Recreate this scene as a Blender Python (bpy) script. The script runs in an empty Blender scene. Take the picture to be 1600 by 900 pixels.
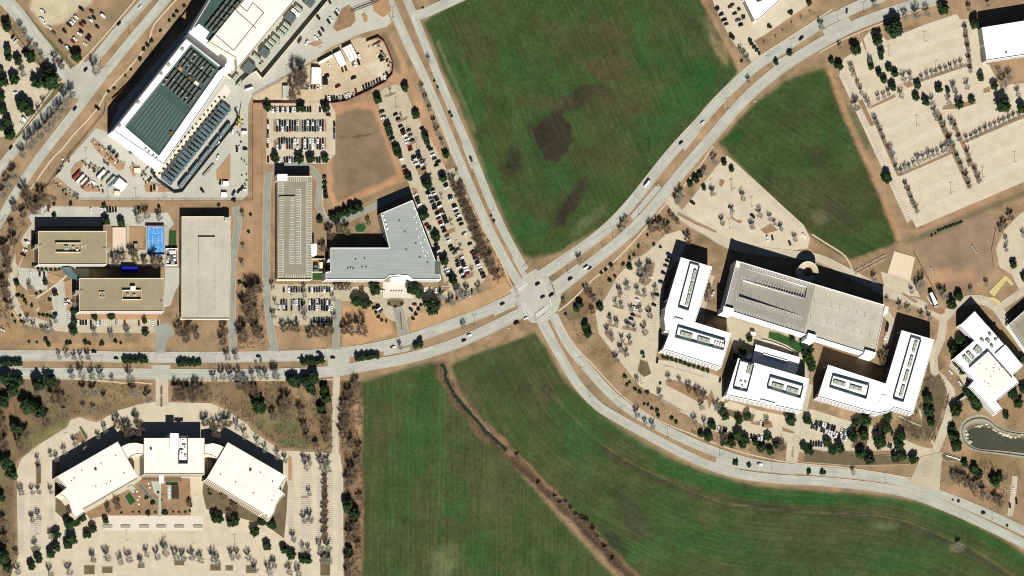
import bpy, math, random
import numpy as np
from mathutils import Vector, Matrix

# ------------------------------------------------------------------ camera, sky, sun, exposure
sc = bpy.context.scene
S = 0.6                                   # metres across one photograph pixel (960 m x 540 m in view)
TILT = math.radians(17.5)                 # the satellite looks from the west-south-west, 17.5 degrees off vertical
AX, AY = -0.841, -0.541
U = Vector((AX * math.sin(TILT), AY * math.sin(TILT), math.cos(TILT)))
ROT = Vector((0, 0, 1)).rotation_difference(U).to_matrix()
CX, CY = ROT @ Vector((1, 0, 0)), ROT @ Vector((0, 1, 0))


def G(x, y, z=0.0):
    """map position (x east, y south, in 0.6 m steps seen from the camera) at height z -> world point"""
    a, b = (x - 800) * S, (450 - y) * S
    t = (z - a * CX.z - b * CY.z) / U.z
    return CX * a + CY * b + U * t


cam = bpy.data.cameras.new('camera')
cam.type = 'ORTHO'
cam.ortho_scale = 1600 * S
cam.clip_start = 1.0
cam.clip_end = 6000.0
camo = bpy.data.objects.new('camera', cam)
sc.collection.objects.link(camo)
m = ROT.to_4x4()
m.translation = U * 900
camo.matrix_world = m
sc.camera = camo

SUN_EL = math.radians(41.0)
sh = (G(800, 400) - G(800, 450)).normalized()          # direction in which shadows fall (north)
TO_SUN = Vector((-sh.x * math.cos(SUN_EL), -sh.y * math.cos(SUN_EL), math.sin(SUN_EL)))
world = bpy.data.worlds.new('World')
sc.world = world
world.use_nodes = True
wn, wl = world.node_tree.nodes, world.node_tree.links
sky = wn.new('ShaderNodeTexSky')
sky.sky_type = 'NISHITA'
sky.sun_disc = False
sky.sun_elevation = SUN_EL
sky.sun_rotation = math.atan2(TO_SUN.x, TO_SUN.y)
sky.altitude = 1500
sky.air_density = 0.45
sky.dust_density = 0.5
sky.ozone_density = 0.0
wl.new(sky.outputs[0], wn['Background'].inputs[0])
wn['Background'].inputs[1].default_value = 0.05
sun = bpy.data.lights.new('sun', 'SUN')
sun.energy = 5.0
sun.angle = math.radians(0.5)
sun.color = (1.0, 0.985, 0.955)
suno = bpy.data.objects.new('sun', sun)
sc.collection.objects.link(suno)
suno.rotation_euler = TO_SUN.to_track_quat('Z', 'Y').to_euler()
suno.location = TO_SUN * 500
sc.view_settings.view_transform = 'Standard'
sc.view_settings.look = 'None'
sc.view_settings.gamma = 1.0
sc.view_settings.exposure = 0.6
sc.cycles.max_bounces = 4
sc.cycles.diffuse_bounces = 1
sc.cycles.filter_width = 1.1
sc.cycles.glossy_bounces = 2

# ------------------------------------------------------------------ helpers
rnd = random.Random(11)
COL = sc.collection


def lin(c, k=0.6):
    """sRGB 0-255 appearance -> linear base colour"""
    o = []
    for v in c:
        v /= 255
        o.append((v / 12.92 if v <= 0.04045 else ((v + 0.055) / 1.055) ** 2.4) * k)
    return tuple(o)


MATS = {}


def mat(name, rgb, rough=0.9, var=0.12, scale=0.15, fine=1.2, bump=0.0, k=0.6, spec=0.2, kind=None, metal=0.0, rows=False, slab=None):
    """procedural surface: base colour broken by a broad and a fine noise in world space"""
    if name in MATS:
        return MATS[name]
    mt = bpy.data.materials.new(name)
    mt.use_nodes = True
    n, l = mt.node_tree.nodes, mt.node_tree.links
    b = n['Principled BSDF']
    b.inputs['Roughness'].default_value = rough
    b.inputs['Specular IOR Level'].default_value = spec
    b.inputs['Metallic'].default_value = metal
    geo = n.new('ShaderNodeNewGeometry')
    n1 = n.new('ShaderNodeTexNoise')
    n1.inputs['Scale'].default_value = scale
    n1.inputs['Detail'].default_value = 5
    n1.inputs['Roughness'].default_value = 0.62
    n2 = n.new('ShaderNodeTexNoise')
    n2.inputs['Scale'].default_value = fine
    n2.inputs['Detail'].default_value = 2
    l.new(geo.outputs['Position'], n1.inputs['Vector'])
    l.new(geo.outputs['Position'], n2.inputs['Vector'])
    add = n.new('ShaderNodeMath')
    add.operation = 'MULTIPLY_ADD'
    add.inputs[1].default_value = 0.45
    l.new(n2.outputs['Fac'], add.inputs[0])
    l.new(n1.outputs['Fac'], add.inputs[2])
    mr = n.new('ShaderNodeMapRange')
    mr.inputs['From Min'].default_value = 0.42
    mr.inputs['From Max'].default_value = 1.02
    mr.inputs['To Min'].default_value = 1 - var
    mr.inputs['To Max'].default_value = 1 + var
    l.new(add.outputs[0], mr.inputs['Value'])
    mul = n.new('ShaderNodeVectorMath')
    mul.operation = 'SCALE'
    l.new(mr.outputs[0], mul.inputs['Scale'])
    if kind == 'vcol':
        at = n.new('ShaderNodeAttribute')
        at.attribute_name = 'soil'
        l.new(at.outputs['Color'], mul.inputs[0])
    elif kind == 'objcol':
        oi = n.new('ShaderNodeObjectInfo')
        l.new(oi.outputs['Color'], mul.inputs[0])
    else:
        rgbn = n.new('ShaderNodeRGB')
        rgbn.outputs[0].default_value = (*lin(rgb, k), 1)
        l.new(rgbn.outputs[0], mul.inputs[0])
    out = mul.outputs[0]
    if kind == 'vcol' and rows:                          # streaks that follow the drilling rows
        ra = n.new('ShaderNodeAttribute')
        ra.attribute_name = 'rows'
        for sx, sy, amp, sd in ((0.012, 0.45, 0.34, 0.0), (0.03, 1.5, 0.34, 7.3), (0.3, 0.3, 0.42, 3.1)):
            mp = n.new('ShaderNodeVectorMath'); mp.operation = 'MULTIPLY_ADD'
            mp.inputs[1].default_value = (sx, sy, 1)
            mp.inputs[2].default_value = (sd, sd, sd)
            l.new(ra.outputs['Vector'], mp.inputs[0])
            tn = n.new('ShaderNodeTexNoise'); tn.inputs['Scale'].default_value = 1.0; tn.inputs['Detail'].default_value = 3
            l.new(mp.outputs[0], tn.inputs['Vector'])
            rr = n.new('ShaderNodeMapRange')
            rr.inputs['From Min'].default_value = 0.25; rr.inputs['From Max'].default_value = 0.75
            rr.inputs['To Min'].default_value = 1 - amp * 0.5; rr.inputs['To Max'].default_value = 1 + amp * 0.5
            l.new(tn.outputs['Fac'], rr.inputs['Value'])
            ms_ = n.new('ShaderNodeVectorMath'); ms_.operation = 'SCALE'
            l.new(out, ms_.inputs[0]); l.new(rr.outputs[0], ms_.inputs['Scale'])
            out = ms_.outputs[0]
    if slab:                                             # each cast slab a little lighter or darker
        src = geo.outputs['Position']
        if kind in ('road',):
            src = n.new('ShaderNodeUVMap').outputs[0]
        sn_ = n.new('ShaderNodeVectorMath'); sn_.operation = 'SNAP'
        sn_.inputs[1].default_value = (slab[0], slab[1], 100)
        l.new(src, sn_.inputs[0])
        wn_ = n.new('ShaderNodeTexWhiteNoise')
        l.new(sn_.outputs[0], wn_.inputs['Vector'])
        rr = n.new('ShaderNodeMapRange')
        rr.inputs['To Min'].default_value = 1 - slab[2]; rr.inputs['To Max'].default_value = 1 + slab[2]
        l.new(wn_.outputs['Value'], rr.inputs['Value'])
        ms_ = n.new('ShaderNodeVectorMath'); ms_.operation = 'SCALE'
        l.new(out, ms_.inputs[0]); l.new(rr.outputs[0], ms_.inputs['Scale'])
        out = ms_.outputs[0]
    if kind in ('road', 'seam', 'deck'):
        uv = n.new('ShaderNodeUVMap')
        sep = n.new('ShaderNodeSeparateXYZ')
        l.new(uv.outputs[0], sep.inputs[0])
        w = n.new('ShaderNodeMath')                     # lane / seam profile across the strip
        w.operation = 'SINE'
        ms = n.new('ShaderNodeMath')
        ms.operation = 'MULTIPLY'
        ms.inputs[1].default_value = 2 * math.pi / (1.75 if kind == 'road' else 1.6)
        l.new(sep.outputs['Y'], ms.inputs[0])
        l.new(ms.outputs[0], w.inputs[0])
        st = n.new('ShaderNodeTexNoise')                # streaks along the strip
        st.inputs['Scale'].default_value = 1.0
        st.inputs['Detail'].default_value = 4
        cm = n.new('ShaderNodeCombineXYZ')
        m1 = n.new('ShaderNodeMath'); m1.operation = 'MULTIPLY'; m1.inputs[1].default_value = 0.03
        m2 = n.new('ShaderNodeMath'); m2.operation = 'MULTIPLY'; m2.inputs[1].default_value = 0.75
        l.new(sep.outputs['X'], m1.inputs[0]); l.new(sep.outputs['Y'], m2.inputs[0])
        l.new(m1.outputs[0], cm.inputs[0]); l.new(m2.outputs[0], cm.inputs[1])
        l.new(cm.outputs[0], st.inputs['Vector'])
        a1 = n.new('ShaderNodeMath'); a1.operation = 'MULTIPLY_ADD'
        a1.inputs[1].default_value = 0.06 if kind == 'road' else 0.06
        a1.inputs[2].default_value = 0.77
        l.new(w.outputs[0], a1.inputs[0])
        a2 = n.new('ShaderNodeMath'); a2.operation = 'MULTIPLY_ADD'; a2.inputs[1].default_value = 0.46
        l.new(st.outputs['Fac'], a2.inputs[0]); l.new(a1.outputs[0], a2.inputs[2])
        mul2 = n.new('ShaderNodeVectorMath'); mul2.operation = 'SCALE'
        l.new(out, mul2.inputs[0]); l.new(a2.outputs[0], mul2.inputs['Scale'])
        out = mul2.outputs[0]
    l.new(out, b.inputs['Base Color'])
    if bump:
        bp = n.new('ShaderNodeBump')
        bp.inputs['Strength'].default_value = bump
        bp.inputs['Distance'].default_value = 0.5
        l.new(n2.outputs['Fac'], bp.inputs['Height'])
        l.new(bp.outputs[0], b.inputs['Normal'])
    MATS[name] = mt
    return mt


USED = {}


def tag(o, label=None, cat=None, group=None, kind=None):
    if label:
        o['label'] = label
    if cat:
        o['category'] = cat
    if group:
        o['group'] = group
    if kind:
        o['kind'] = kind
    return o


def empty(name, loc, label, cat, group=None):
    o = bpy.data.objects.new(name, None)
    o.empty_display_size = 1
    o.location = loc
    COL.objects.link(o)
    return tag(o, label, cat, group)


def mk(name, verts, faces, mats, parent=None, fm=None, smooth=False, uv=None, base=None):
    """one mesh object; verts in world space, origin at its parent's base (or at base)"""
    me = bpy.data.meshes.new(name)
    off = parent.location if parent is not None else (base or Vector((0, 0, 0)))
    if parent is not None and parent.parent is not None:
        off = parent.parent.location
    me.from_pydata([(v[0] - off[0], v[1] - off[1], v[2] - off[2]) for v in verts], [], faces)
    if not isinstance(mats, (list, tuple)):
        mats = [mats]
    for q in mats:
        me.materials.append(q)
    if fm:
        me.polygons.foreach_set('material_index', fm)
    if smooth:
        me.polygons.foreach_set('use_smooth', [True] * len(me.polygons))
    if uv:
        ul = me.uv_layers.new(name='UVMap')
        idx = np.zeros(len(me.loops), dtype=np.int32)
        me.loops.foreach_get('vertex_index', idx)
        ul.data.foreach_set('uv', np.asarray(uv, dtype=np.float32)[idx].ravel())
    me.update()
    o = bpy.data.objects.new(name, me)
    COL.objects.link(o)
    if parent is not None:
        o.parent = parent
    elif base is not None:
        o.location = base
    return o


def ccw(p):
    a = sum(p[i][0] * p[(i + 1) % len(p)][1] - p[(i + 1) % len(p)][0] * p[i][1] for i in range(len(p)))
    return list(p) if a > 0 else list(p)[::-1]


def prism(p, z0, z1, V, F, cap=True, bottom=False):
    """walls (and lid) over a world-space outline, appended to V, F"""
    p = ccw(p)
    n, b = len(p), len(V)
    V += [(q[0], q[1], z0) for q in p] + [(q[0], q[1], z1) for q in p]
    F += [(b + i, b + (i + 1) % n, b + n + (i + 1) % n, b + n + i) for i in range(n)]
    if cap:
        F.append(tuple(b + n + i for i in range(n)))
    if bottom:
        F.append(tuple(b + i for i in reversed(range(n))))


def inset(p, d):
    """outline moved inwards by d metres (negative: outwards)"""
    p = ccw(p)
    n, o = len(p), []
    for i in range(n):
        a, b, c = Vector(p[i - 1][:2]), Vector(p[i][:2]), Vector(p[(i + 1) % n][:2])
        e1, e2 = (b - a).normalized(), (c - b).normalized()
        n1, n2 = Vector((-e1.y, e1.x)), Vector((-e2.y, e2.x))
        s = n1 + n2
        q = s.length_squared
        s = n1 if q < 0.05 else s * (2 / q)
        if s.length > 2.5:
            s = s.normalized() * 2.5
        o.append((b.x + s.x * d, b.y + s.y * d))
    return o


def ring(p, q, z0, z1, V, F):
    """wall between outlines p (outer) and q (inner) with a flat top"""
    n, b = len(p), len(V)
    V += [(v[0], v[1], z0) for v in p] + [(v[0], v[1], z1) for v in p] + [(v[0], v[1], z1) for v in q] + [(v[0], v[1], z0) for v in q]
    for i in range(n):
        j = (i + 1) % n
        F += [(b + i, b + j, b + n + j, b + n + i), (b + n + i, b + n + j, b + 2 * n + j, b + 2 * n + i),
              (b + 2 * n + i, b + 2 * n + j, b + 3 * n + j, b + 3 * n + i)]


def obox(c, ax, L, W, z0, z1, V, F, bev=0.0):
    """box centred at c, long axis ax (world xy), with an optional chamfered top"""
    ax = Vector((ax[0], ax[1])).normalized()
    ay = Vector((-ax.y, ax.x))
    b = len(V)
    lv = [(z0, 0.0), (z1 - bev, 0.0), (z1, bev)] if bev else [(z0, 0.0), (z1, 0.0)]
    for z, d in lv:
        for sx, sy in ((-1, -1), (1, -1), (1, 1), (-1, 1)):
            v = Vector(c[:2]) + ax * sx * (L / 2 - d) + ay * sy * (W / 2 - d)
            V.append((v.x, v.y, z))
    for k in range(len(lv) - 1):
        for i in range(4):
            j = (i + 1) % 4
            F.append((b + 4 * k + i, b + 4 * k + j, b + 4 * k + 4 + j, b + 4 * k + 4 + i))
    t = b + 4 * (len(lv) - 1)
    F.append((t, t + 1, t + 2, t + 3))
    F.append((b + 3, b + 2, b + 1, b))


def tube(p, q, r0, r1, V, F, n=5):
    p, q = Vector(p), Vector(q)
    d = (q - p).normalized()
    a = d.orthogonal().normalized()
    c = d.cross(a)
    b = len(V)
    for pt, r in ((p, r0), (q, r1)):
        for i in range(n):
            w = 2 * math.pi * i / n
            V.append(tuple(pt + (a * math.cos(w) + c * math.sin(w)) * r))
    F += [(b + i, b + (i + 1) % n, b + n + (i + 1) % n, b + n + i) for i in range(n)]
    F.append(tuple(b + n + i for i in range(n)))


def curve(pts, step=12):
    """Catmull-Rom through the points"""
    pts = [Vector(p) for p in pts]
    if len(pts) < 3:
        return pts
    o = []
    ext = [pts[0] * 2 - pts[1]] + pts + [pts[-1] * 2 - pts[-2]]
    for i in range(1, len(ext) - 2):
        a, b, c, d = ext[i - 1:i + 3]
        n = max(1, int((c - b).length / step))
        for k in range(n):
            t = k / n
            o.append(0.5 * (2 * b + (c - a) * t + (2 * a - 5 * b + 4 * c - d) * t * t + (3 * b - a - 3 * c + d) * t ** 3))
    o.append(pts[-1])
    return o


def strip(pts, w, step=12, widths=None):
    """left and right edges (world xy) of a ribbon along map points, width in map steps"""
    c = curve(pts, step)
    L, R, D, d = [], [], [], 0
    for i, p in enumerate(c):
        t = (c[min(i + 1, len(c) - 1)] - c[max(i - 1, 0)]).normalized()
        nn = Vector((t.y, -t.x))
        L.append(G(*(p + nn * w / 2)).xy)
        R.append(G(*(p - nn * w / 2)).xy)
        if i:
            d += (p - c[i - 1]).length * S
        D.append(d)
    return L, R, D


ZN = [0.03]


def nz(d=0.004):
    ZN[0] += d
    return ZN[0]


def P(s):
    """'x y, x y' -> [(x, y)]"""
    return [tuple(float(v) for v in t.split()) for t in s.replace('\n', ' ').split(',') if t.strip()]


def W(s, z=0.0):
    return [G(x, y, z).xy for x, y in (P(s) if isinstance(s, str) else s)]


ORD = 'first second third fourth fifth sixth seventh eighth ninth tenth eleventh twelfth thirteenth fourteenth fifteenth sixteenth seventeenth eighteenth nineteenth twentieth'.split()


def ordinal(i):
    if i < 20:
        return ORD[i]
    i += 1
    return '%d%s' % (i, {1: 'st', 2: 'nd', 3: 'rd'}.get(i % 10, 'th'))
# ------------------------------------------------------------------ materials
M = dict(
    ground=mat('soil', (0, 0, 0), 1.0, 0.30, 0.05, 0.7, 0.5, kind='vcol', spec=0.05),
    field=mat('crop', (0, 0, 0), 1.0, 0.28, 0.05, 0.7, 0.4, kind='vcol', spec=0.05, rows=True),
    road=mat('road_concrete', (196, 195, 178), 0.9, 0.14, 0.06, 0.8, kind='road', slab=(14, 3.3, 0.07)),
    road2=mat('drive_concrete', (212, 198, 170), 0.9, 0.15, 0.06, 0.8, kind='road', slab=(7, 3.5, 0.06)),
    asphalt=mat('drive_asphalt', (165, 165, 150), 0.9, 0.15, 0.08, 0.8, kind='road', slab=(9, 3.5, 0.06)),
    lot=mat('lot_concrete', (218, 202, 172), 0.9, 0.16, 0.09, 0.5, slab=(9, 7, 0.03)),
    lotp=mat('lot_pale', (224, 208, 178), 0.9, 0.14, 0.09, 0.5, slab=(9, 7, 0.03)),
    lotd=mat('lot_worn', (205, 191, 160), 0.9, 0.18, 0.06, 0.5, slab=(9, 7, 0.03)),
    loty=mat('yard_concrete', (206, 202, 184), 0.9, 0.13, 0.05, 0.4, slab=(9, 7, 0.03)),
    bright=mat('bright_paving', (240, 228, 205), 0.9, 0.06, 0.1, 0.7),
    sand=mat('sand', (244, 222, 190), 1.0, 0.05, 0.3, 1.0),
    path=mat('path_concrete', (226, 205, 170), 0.9, 0.10, 0.1, 0.8),
    kerb=mat('kerb_concrete', (215, 195, 165), 0.9, 0.10, 0.2, 0.8),
    bed=mat('mulch_bed', (164, 132, 98), 1.0, 0.28, 0.15, 1.0, 0.3),
    bedd=mat('dark_mulch', (120, 104, 78), 1.0, 0.3, 0.15, 1.0, 0.3),
    bedo=mat('orange_soil', (190, 150, 110), 1.0, 0.18, 0.1, 0.9, 0.2),
    lawn=mat('lawn', (62, 84, 42), 1.0, 0.25, 0.2, 1.0, 0.4),
    turf=mat('bright_turf', (54, 90, 44), 1.0, 0.2, 0.2, 1.2, 0.3),
    paint=mat('road_paint', (240, 236, 224), 0.7, 0.10, 0.5, 2.0),
    white=mat('white_wall', (250, 248, 240), 0.8, 0.05, 0.1, 0.6, k=0.8),
    whiter=mat('white_roof', (255, 255, 250), 0.8, 0.03, 0.05, 0.4, k=0.82),
    cream=mat('cream_roof', (255, 245, 232), 0.85, 0.13, 0.12, 0.5, k=0.67),
    creamw=mat('cream_wall', (244, 228, 196), 0.85, 0.08, 0.2, 0.8, k=0.7),
    tan=mat('tan_roof', (174, 159, 126), 0.95, 0.16, 0.04, 0.4),
    deckl=mat('deck_beige', (206, 198, 176), 0.9, 0.16, 0.05, 0.4),
    deckd=mat('deck_olive', (160, 155, 130), 0.9, 0.14, 0.05, 0.4),
    deckg=mat('deck_grey', (168, 164, 148), 0.9, 0.13, 0.05, 0.4),
    metal=mat('grey_metal_roof', (176, 182, 172), 0.6, 0.08, 0.05, 0.4, kind='seam'),
    teal=mat('teal_membrane', (74, 98, 92), 0.8, 0.16, 0.06, 0.5),
    deckline=mat('worn_deck_paint', (226, 218, 198), 0.8, 0.1, 0.3, 1.0),
    tealp=mat('pale_teal_duct', (102, 120, 110), 0.8, 0.2, 0.15, 0.5),
    grille=mat('dark_grille', (106, 112, 100), 0.8, 0.2, 0.3, 2.0),
    steel=mat('blue_grey_steel', (98, 120, 126), 0.6, 0.1, 0.2, 1.0, spec=0.4),
    pale=mat('pale_green_steel', (196, 204, 184), 0.6, 0.07, 0.2, 1.0),
    dark=mat('dark_concrete', (70, 72, 66), 0.9, 0.15, 0.2, 1.0),
    black=mat('black_steel', (28, 32, 32), 0.6, 0.1, 0.2, 1.0),
    screen=mat('louvre_screen', (96, 112, 98), 0.8, 0.1, 0.2, 1.5),
    glass=mat('window_glass', (30, 42, 48), 0.15, 0.15, 0.2, 0.7, spec=0.6),
    brick=mat('red_brown_wall', (132, 62, 48), 0.9, 0.18, 0.4, 2.0),
    wood=mat('brown_timber', (120, 92, 66), 0.9, 0.2, 0.4, 2.0),
    fence=mat('fence_mesh', (96, 78, 56), 0.9, 0.2, 0.4, 2.0),
    court=mat('blue_court', (84, 166, 230), 0.8, 0.05, 0.2, 1.0),
    courtd=mat('dark_blue_court', (22, 70, 150), 0.8, 0.05, 0.2, 1.0),
    awning=mat('blue_awning', (24, 26, 180), 0.7, 0.06, 0.3, 1.0),
    redm=mat('red_steel', (150, 62, 60), 0.6, 0.1, 0.3, 1.0),
    yellowp=mat('yellow_paving', (226, 206, 138), 0.9, 0.1, 0.2, 0.8),
    yellow=mat('yellow_steel', (222, 196, 84), 0.6, 0.08, 0.3, 1.0),
    greenm=mat('green_tarp', (40, 104, 76), 0.7, 0.15, 0.4, 1.5),
    stone=mat('pale_stone', (178, 172, 148), 1.0, 0.2, 0.2, 1.0, 0.3),
    rock=mat('cream_rock', (220, 208, 178), 1.0, 0.2, 0.3, 1.2, 0.3),
    pond=mat('pond_water', (84, 86, 72), 0.12, 0.2, 0.05, 0.4, spec=0.3),
    creek=mat('creek_water', (46, 60, 46), 0.12, 0.2, 0.1, 0.5, spec=0.3),
    paint_car=mat('car_paint', (0, 0, 0), 0.3, 0.02, 0.3, 1.0, kind='objcol', spec=0.5),
    carglass=mat('car_glass', (22, 28, 32), 0.08, 0.05, 0.3, 1.0, spec=0.7),
    tyre=mat('tyre_rubber', (24, 24, 24), 0.9, 0.1, 0.3, 1.0),
    pole=mat('pole_steel', (96, 96, 88), 0.5, 0.1, 0.5, 2.0),
    bark=mat('bark', (118, 108, 94), 1.0, 0.2, 1.0, 3.0),
    twig=mat('twigs', (176, 172, 156), 1.0, 0.2, 0.2, 1.5),
    twigb=mat('brown_twigs', (140, 120, 98), 1.0, 0.2, 0.2, 1.5),
    brush=mat('dry_brush', (128, 112, 86), 1.0, 0.35, 0.2, 1.5),
    leaf=mat('evergreen_leaves', (58, 80, 42), 0.9, 0.35, 0.25, 1.2, spec=0.1),
    leaf2=mat('deep_green_leaves', (40, 60, 36), 0.9, 0.35, 0.25, 1.2, spec=0.1),
    leafd=mat('hedge_leaves', (54, 74, 40), 0.9, 0.35, 0.3, 1.4, spec=0.1),
)
# ------------------------------------------------------------------ ground, fields, creek bed (one sheet cut into pieces)
STEP = 2.4
xs = np.concatenate([[-4200, -1500, -500, -150], np.arange(-40, 1641, STEP), [1750, 2100, 3100, 5800]])
ys = np.concatenate([[-4500, -1800, -600, -150], np.arange(-40, 941, STEP), [1050, 1500, 2700, 5400]])
X, Y = np.meshgrid(xs, ys)
rs = np.random.RandomState(5)


def vnoise(x, y, cell, seed):
    r = np.random.RandomState(seed).rand(64, 64)
    fx, fy = x / cell, y / cell
    ix, iy = np.floor(fx).astype(int), np.floor(fy).astype(int)
    tx, ty = fx - ix, fy - iy
    tx, ty = tx * tx * (3 - 2 * tx), ty * ty * (3 - 2 * ty)
    a, b = r[iy % 64, ix % 64], r[iy % 64, (ix + 1) % 64]
    c, d = r[(iy + 1) % 64, ix % 64], r[(iy + 1) % 64, (ix + 1) % 64]
    return (a * (1 - tx) + b * tx) * (1 - ty) + (c * (1 - tx) + d * tx) * ty


def fbm(x, y, cell, seed, o=4):
    s, a, t = 0, 1.0, 0
    for i in range(o):
        s = s + a * vnoise(x, y, cell / 2 ** i, seed + i)
        t += a
        a *= 0.55
    return s / t


def sdist(poly, x, y):
    """signed distance to an outline (negative inside)"""
    d = np.full(x.shape, 1e9)
    ins = np.zeros(x.shape, bool)
    n = len(poly)
    for i in range(n):
        (x0, y0), (x1, y1) = poly[i], poly[(i + 1) % n]
        ex, ey = x1 - x0, y1 - y0
        t = np.clip(((x - x0) * ex + (y - y0) * ey) / (ex * ex + ey * ey + 1e-9), 0, 1)
        d = np.minimum(d, (x - x0 - t * ex) ** 2 + (y - y0 - t * ey) ** 2)
        c = ((y0 > y) != (y1 > y)) & (x < ex * (y - y0) / (ey + 1e-12) + x0)
        ins ^= c
    d = np.sqrt(d)
    return np.where(ins, -d, d)


def ldist(pts, x, y):
    d = np.full(x.shape, 1e9)
    for (x0, y0), (x1, y1) in zip(pts[:-1], pts[1:]):
        ex, ey = x1 - x0, y1 - y0
        t = np.clip(((x - x0) * ex + (y - y0) * ey) / (ex * ex + ey * ey + 1e-9), 0, 1)
        d = np.minimum(d, (x - x0 - t * ex) ** 2 + (y - y0 - t * ey) ** 2)
    return np.sqrt(d)


def L3(c):
    return np.array(lin(c))


N1, N2, N3 = fbm(X, Y, 60, 1), fbm(X, Y, 22, 9), fbm(X, Y, 9, 23, 3)
Nw = (fbm(X, Y, 14, 41, 3) - 0.5)
C = np.zeros(X.shape + (3,))


def mix(c, f):
    global C
    C = C * (1 - f[..., None]) + np.asarray(c) * f[..., None]


def sm(v, a, b):
    t = np.clip((v - a) / (b - a), 0, 1)
    return t * t * (3 - 2 * t)


C[:] = L3((170, 140, 104))
mix(L3((190, 154, 114)), sm(N1 + 0.4 * N2, 0.62, 0.9) * 0.8)
mix(L3((136, 116, 82)), sm(N2 + 0.3 * N3, 0.62, 0.9) * 0.7)


def patch(poly, c, feather=6, jit=8, amt=1.0):
    p = P(poly)
    d = sdist(p, X, Y) + Nw * jit
    mix(L3(c), sm(-d, -feather / 2, feather / 2) * amt)
    return d


def streak(line, c, w, feather=4, amt=1.0, jit=4):
    d = ldist(P(line), X, Y) + Nw * jit
    mix(L3(c), sm(w / 2 - d, -feather / 2, feather / 2) * amt)


def blob(x, y, rx, ry, c, amt=1.0, rot=0.0):
    cs, sn = math.cos(rot), math.sin(rot)
    dx, dy = X - x, Y - y
    u, v = dx * cs + dy * sn, -dx * sn + dy * cs
    d = np.sqrt((u / rx) ** 2 + (v / ry) ** 2) + Nw * 0.9
    mix(L3(c), sm(-d, -1.25, -0.45) * amt)


FIELDS = [
    ('north', '664 36,690 16,735 -8,760 -60,1088 -60,1098 0,1118 40,1138 78,1150 112,1122 158,1088 200,1040 248,992 300,955 342,905 374,868 394,835 402,818 398,802 368,778 312,754 250,731 190,706 135,682 80'),
    ('east', '1126 222,1180 162,1230 127,1284 108,1300 116,1318 180,1334 215,1358 265,1377 310,1396 352,1402 378,1370 396,1340 409,1312 396,1262 364,1200 304,1160 262'),
    ('southwest', '564 597,600 588,640 576,672 568,688 570,704 604,732 642,757 676,784 706,816 746,848 782,878 816,918 860,958 902,1000 960,566 960'),
    ('south', '706 572,728 560,764 548,800 537,834 522,852 545,872 582,902 617,938 652,985 686,1040 716,1100 742,1180 762,1280 770,1380 778,1440 790,1500 812,1560 842,1600 868,1690 925,1690 980,1060 980,1000 906,962 866,925 828,892 796,862 765,828 732,797 703,768 670,742 642,722 614'),
]
fd = [None]
for nm, poly in FIELDS:
    fd.append(sdist(P(poly), X, Y) - 1.5)
field_d = np.minimum.reduce(fd[1:])
fdj = field_d + Nw * 7
inside = sm(-fdj, -3, 5)
# olive turning to bare soil at the rim, darker and lighter drifts inside
g0 = L3((72, 90, 47))
mix(L3((126, 118, 78)), sm(-field_d + Nw * 8, -6, 3) * 0.8)
mix(g0, inside)
mix(L3((86, 82, 54)), inside * sm(N1 * 0.8 + N2 * 0.35, 0.5, 0.8) * 0.65)
mix(L3((58, 90, 50)), inside * sm(fbm(X * 1.0, Y * 1.0, 70, 77) + 0.25 * N3, 0.55, 0.9) * 0.65)
mix(L3((70, 70, 48)), inside * sm(fbm(X, Y, 40, 55), 0.54, 0.8) * 0.55)
mix(L3((64, 74, 46)), inside * sm(fbm(X, Y, 7, 155, 2), 0.55, 0.85) * 0.35)
for ang, seed in ((-1.15, 3),):                                   # drilling rows
    u = X * math.cos(ang) + Y * math.sin(ang)
    v = -X * math.sin(ang) + Y * math.cos(ang)
    rows = vnoise(u / 14, v / 2.6, 1.0, 61)
    mix(L3((56, 92, 46)), inside * sm(rows, 0.6, 0.95) * 0.35)
    mix(L3((96, 92, 60)), inside * sm(rows, 0.4, 0.05) * 0.25)
mix(L3((88, 94, 58)), sm(-np.minimum(fd[3], fd[4]) + Nw * 7, -3, 5) * sm(N2 + 0.4 * N1, 0.35, 0.95) * 0.6)
# north field
patch('828 203,838 192,852 184,866 177,880 182,890 195,897 210,886 236,868 252,853 248,842 228', (62, 57, 44), 6, 12, 0.97)
blob(908, 150, 26, 16, (58, 56, 42), 0.9, -0.5); blob(934, 142, 16, 12, (58, 56, 42), 0.85); blob(870, 178, 34, 8, (66, 62, 46), 0.8, -0.5)
blob(800, 252, 14, 26, (60, 58, 44), 0.9, 0.2); blob(890, 320, 52, 13, (64, 58, 46), 0.97, -0.95); blob(812, 262, 9, 9, (60, 60, 44), 0.7)
blob(955, 105, 40, 26, (92, 78, 56), 0.6); blob(860, 160, 60, 12, (88, 80, 54), 0.5); blob(930, 60, 60, 30, (84, 82, 52), 0.5)
blob(745, 75, 40, 30, (88, 82, 54), 0.5); blob(1122, 72, 9, 36, (160, 142, 104), 0.75, -0.45); blob(1112, 45, 10, 22, (140, 128, 92), 0.6, -0.4)
blob(800, 100, 20, 40, (56, 96, 50), 0.5, -0.4); blob(1000, 60, 14, 60, (56, 96, 50), 0.6); blob(1095, 115, 26, 30, (42, 92, 44), 0.7, 0.3)
blob(1020, 200, 40, 26, (56, 96, 50), 0.6, -0.6); blob(825, 360, 30, 26, (56, 96, 50), 0.7); blob(880, 200, 0.1, 0.1, (0, 0, 0), 0)
blob(920, 345, 40, 10, (120, 122, 84), 0.4, -0.7); streak('684 66,700 105,722 155,742 205', (138, 132, 94), 5, 5, 0.6)
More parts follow.
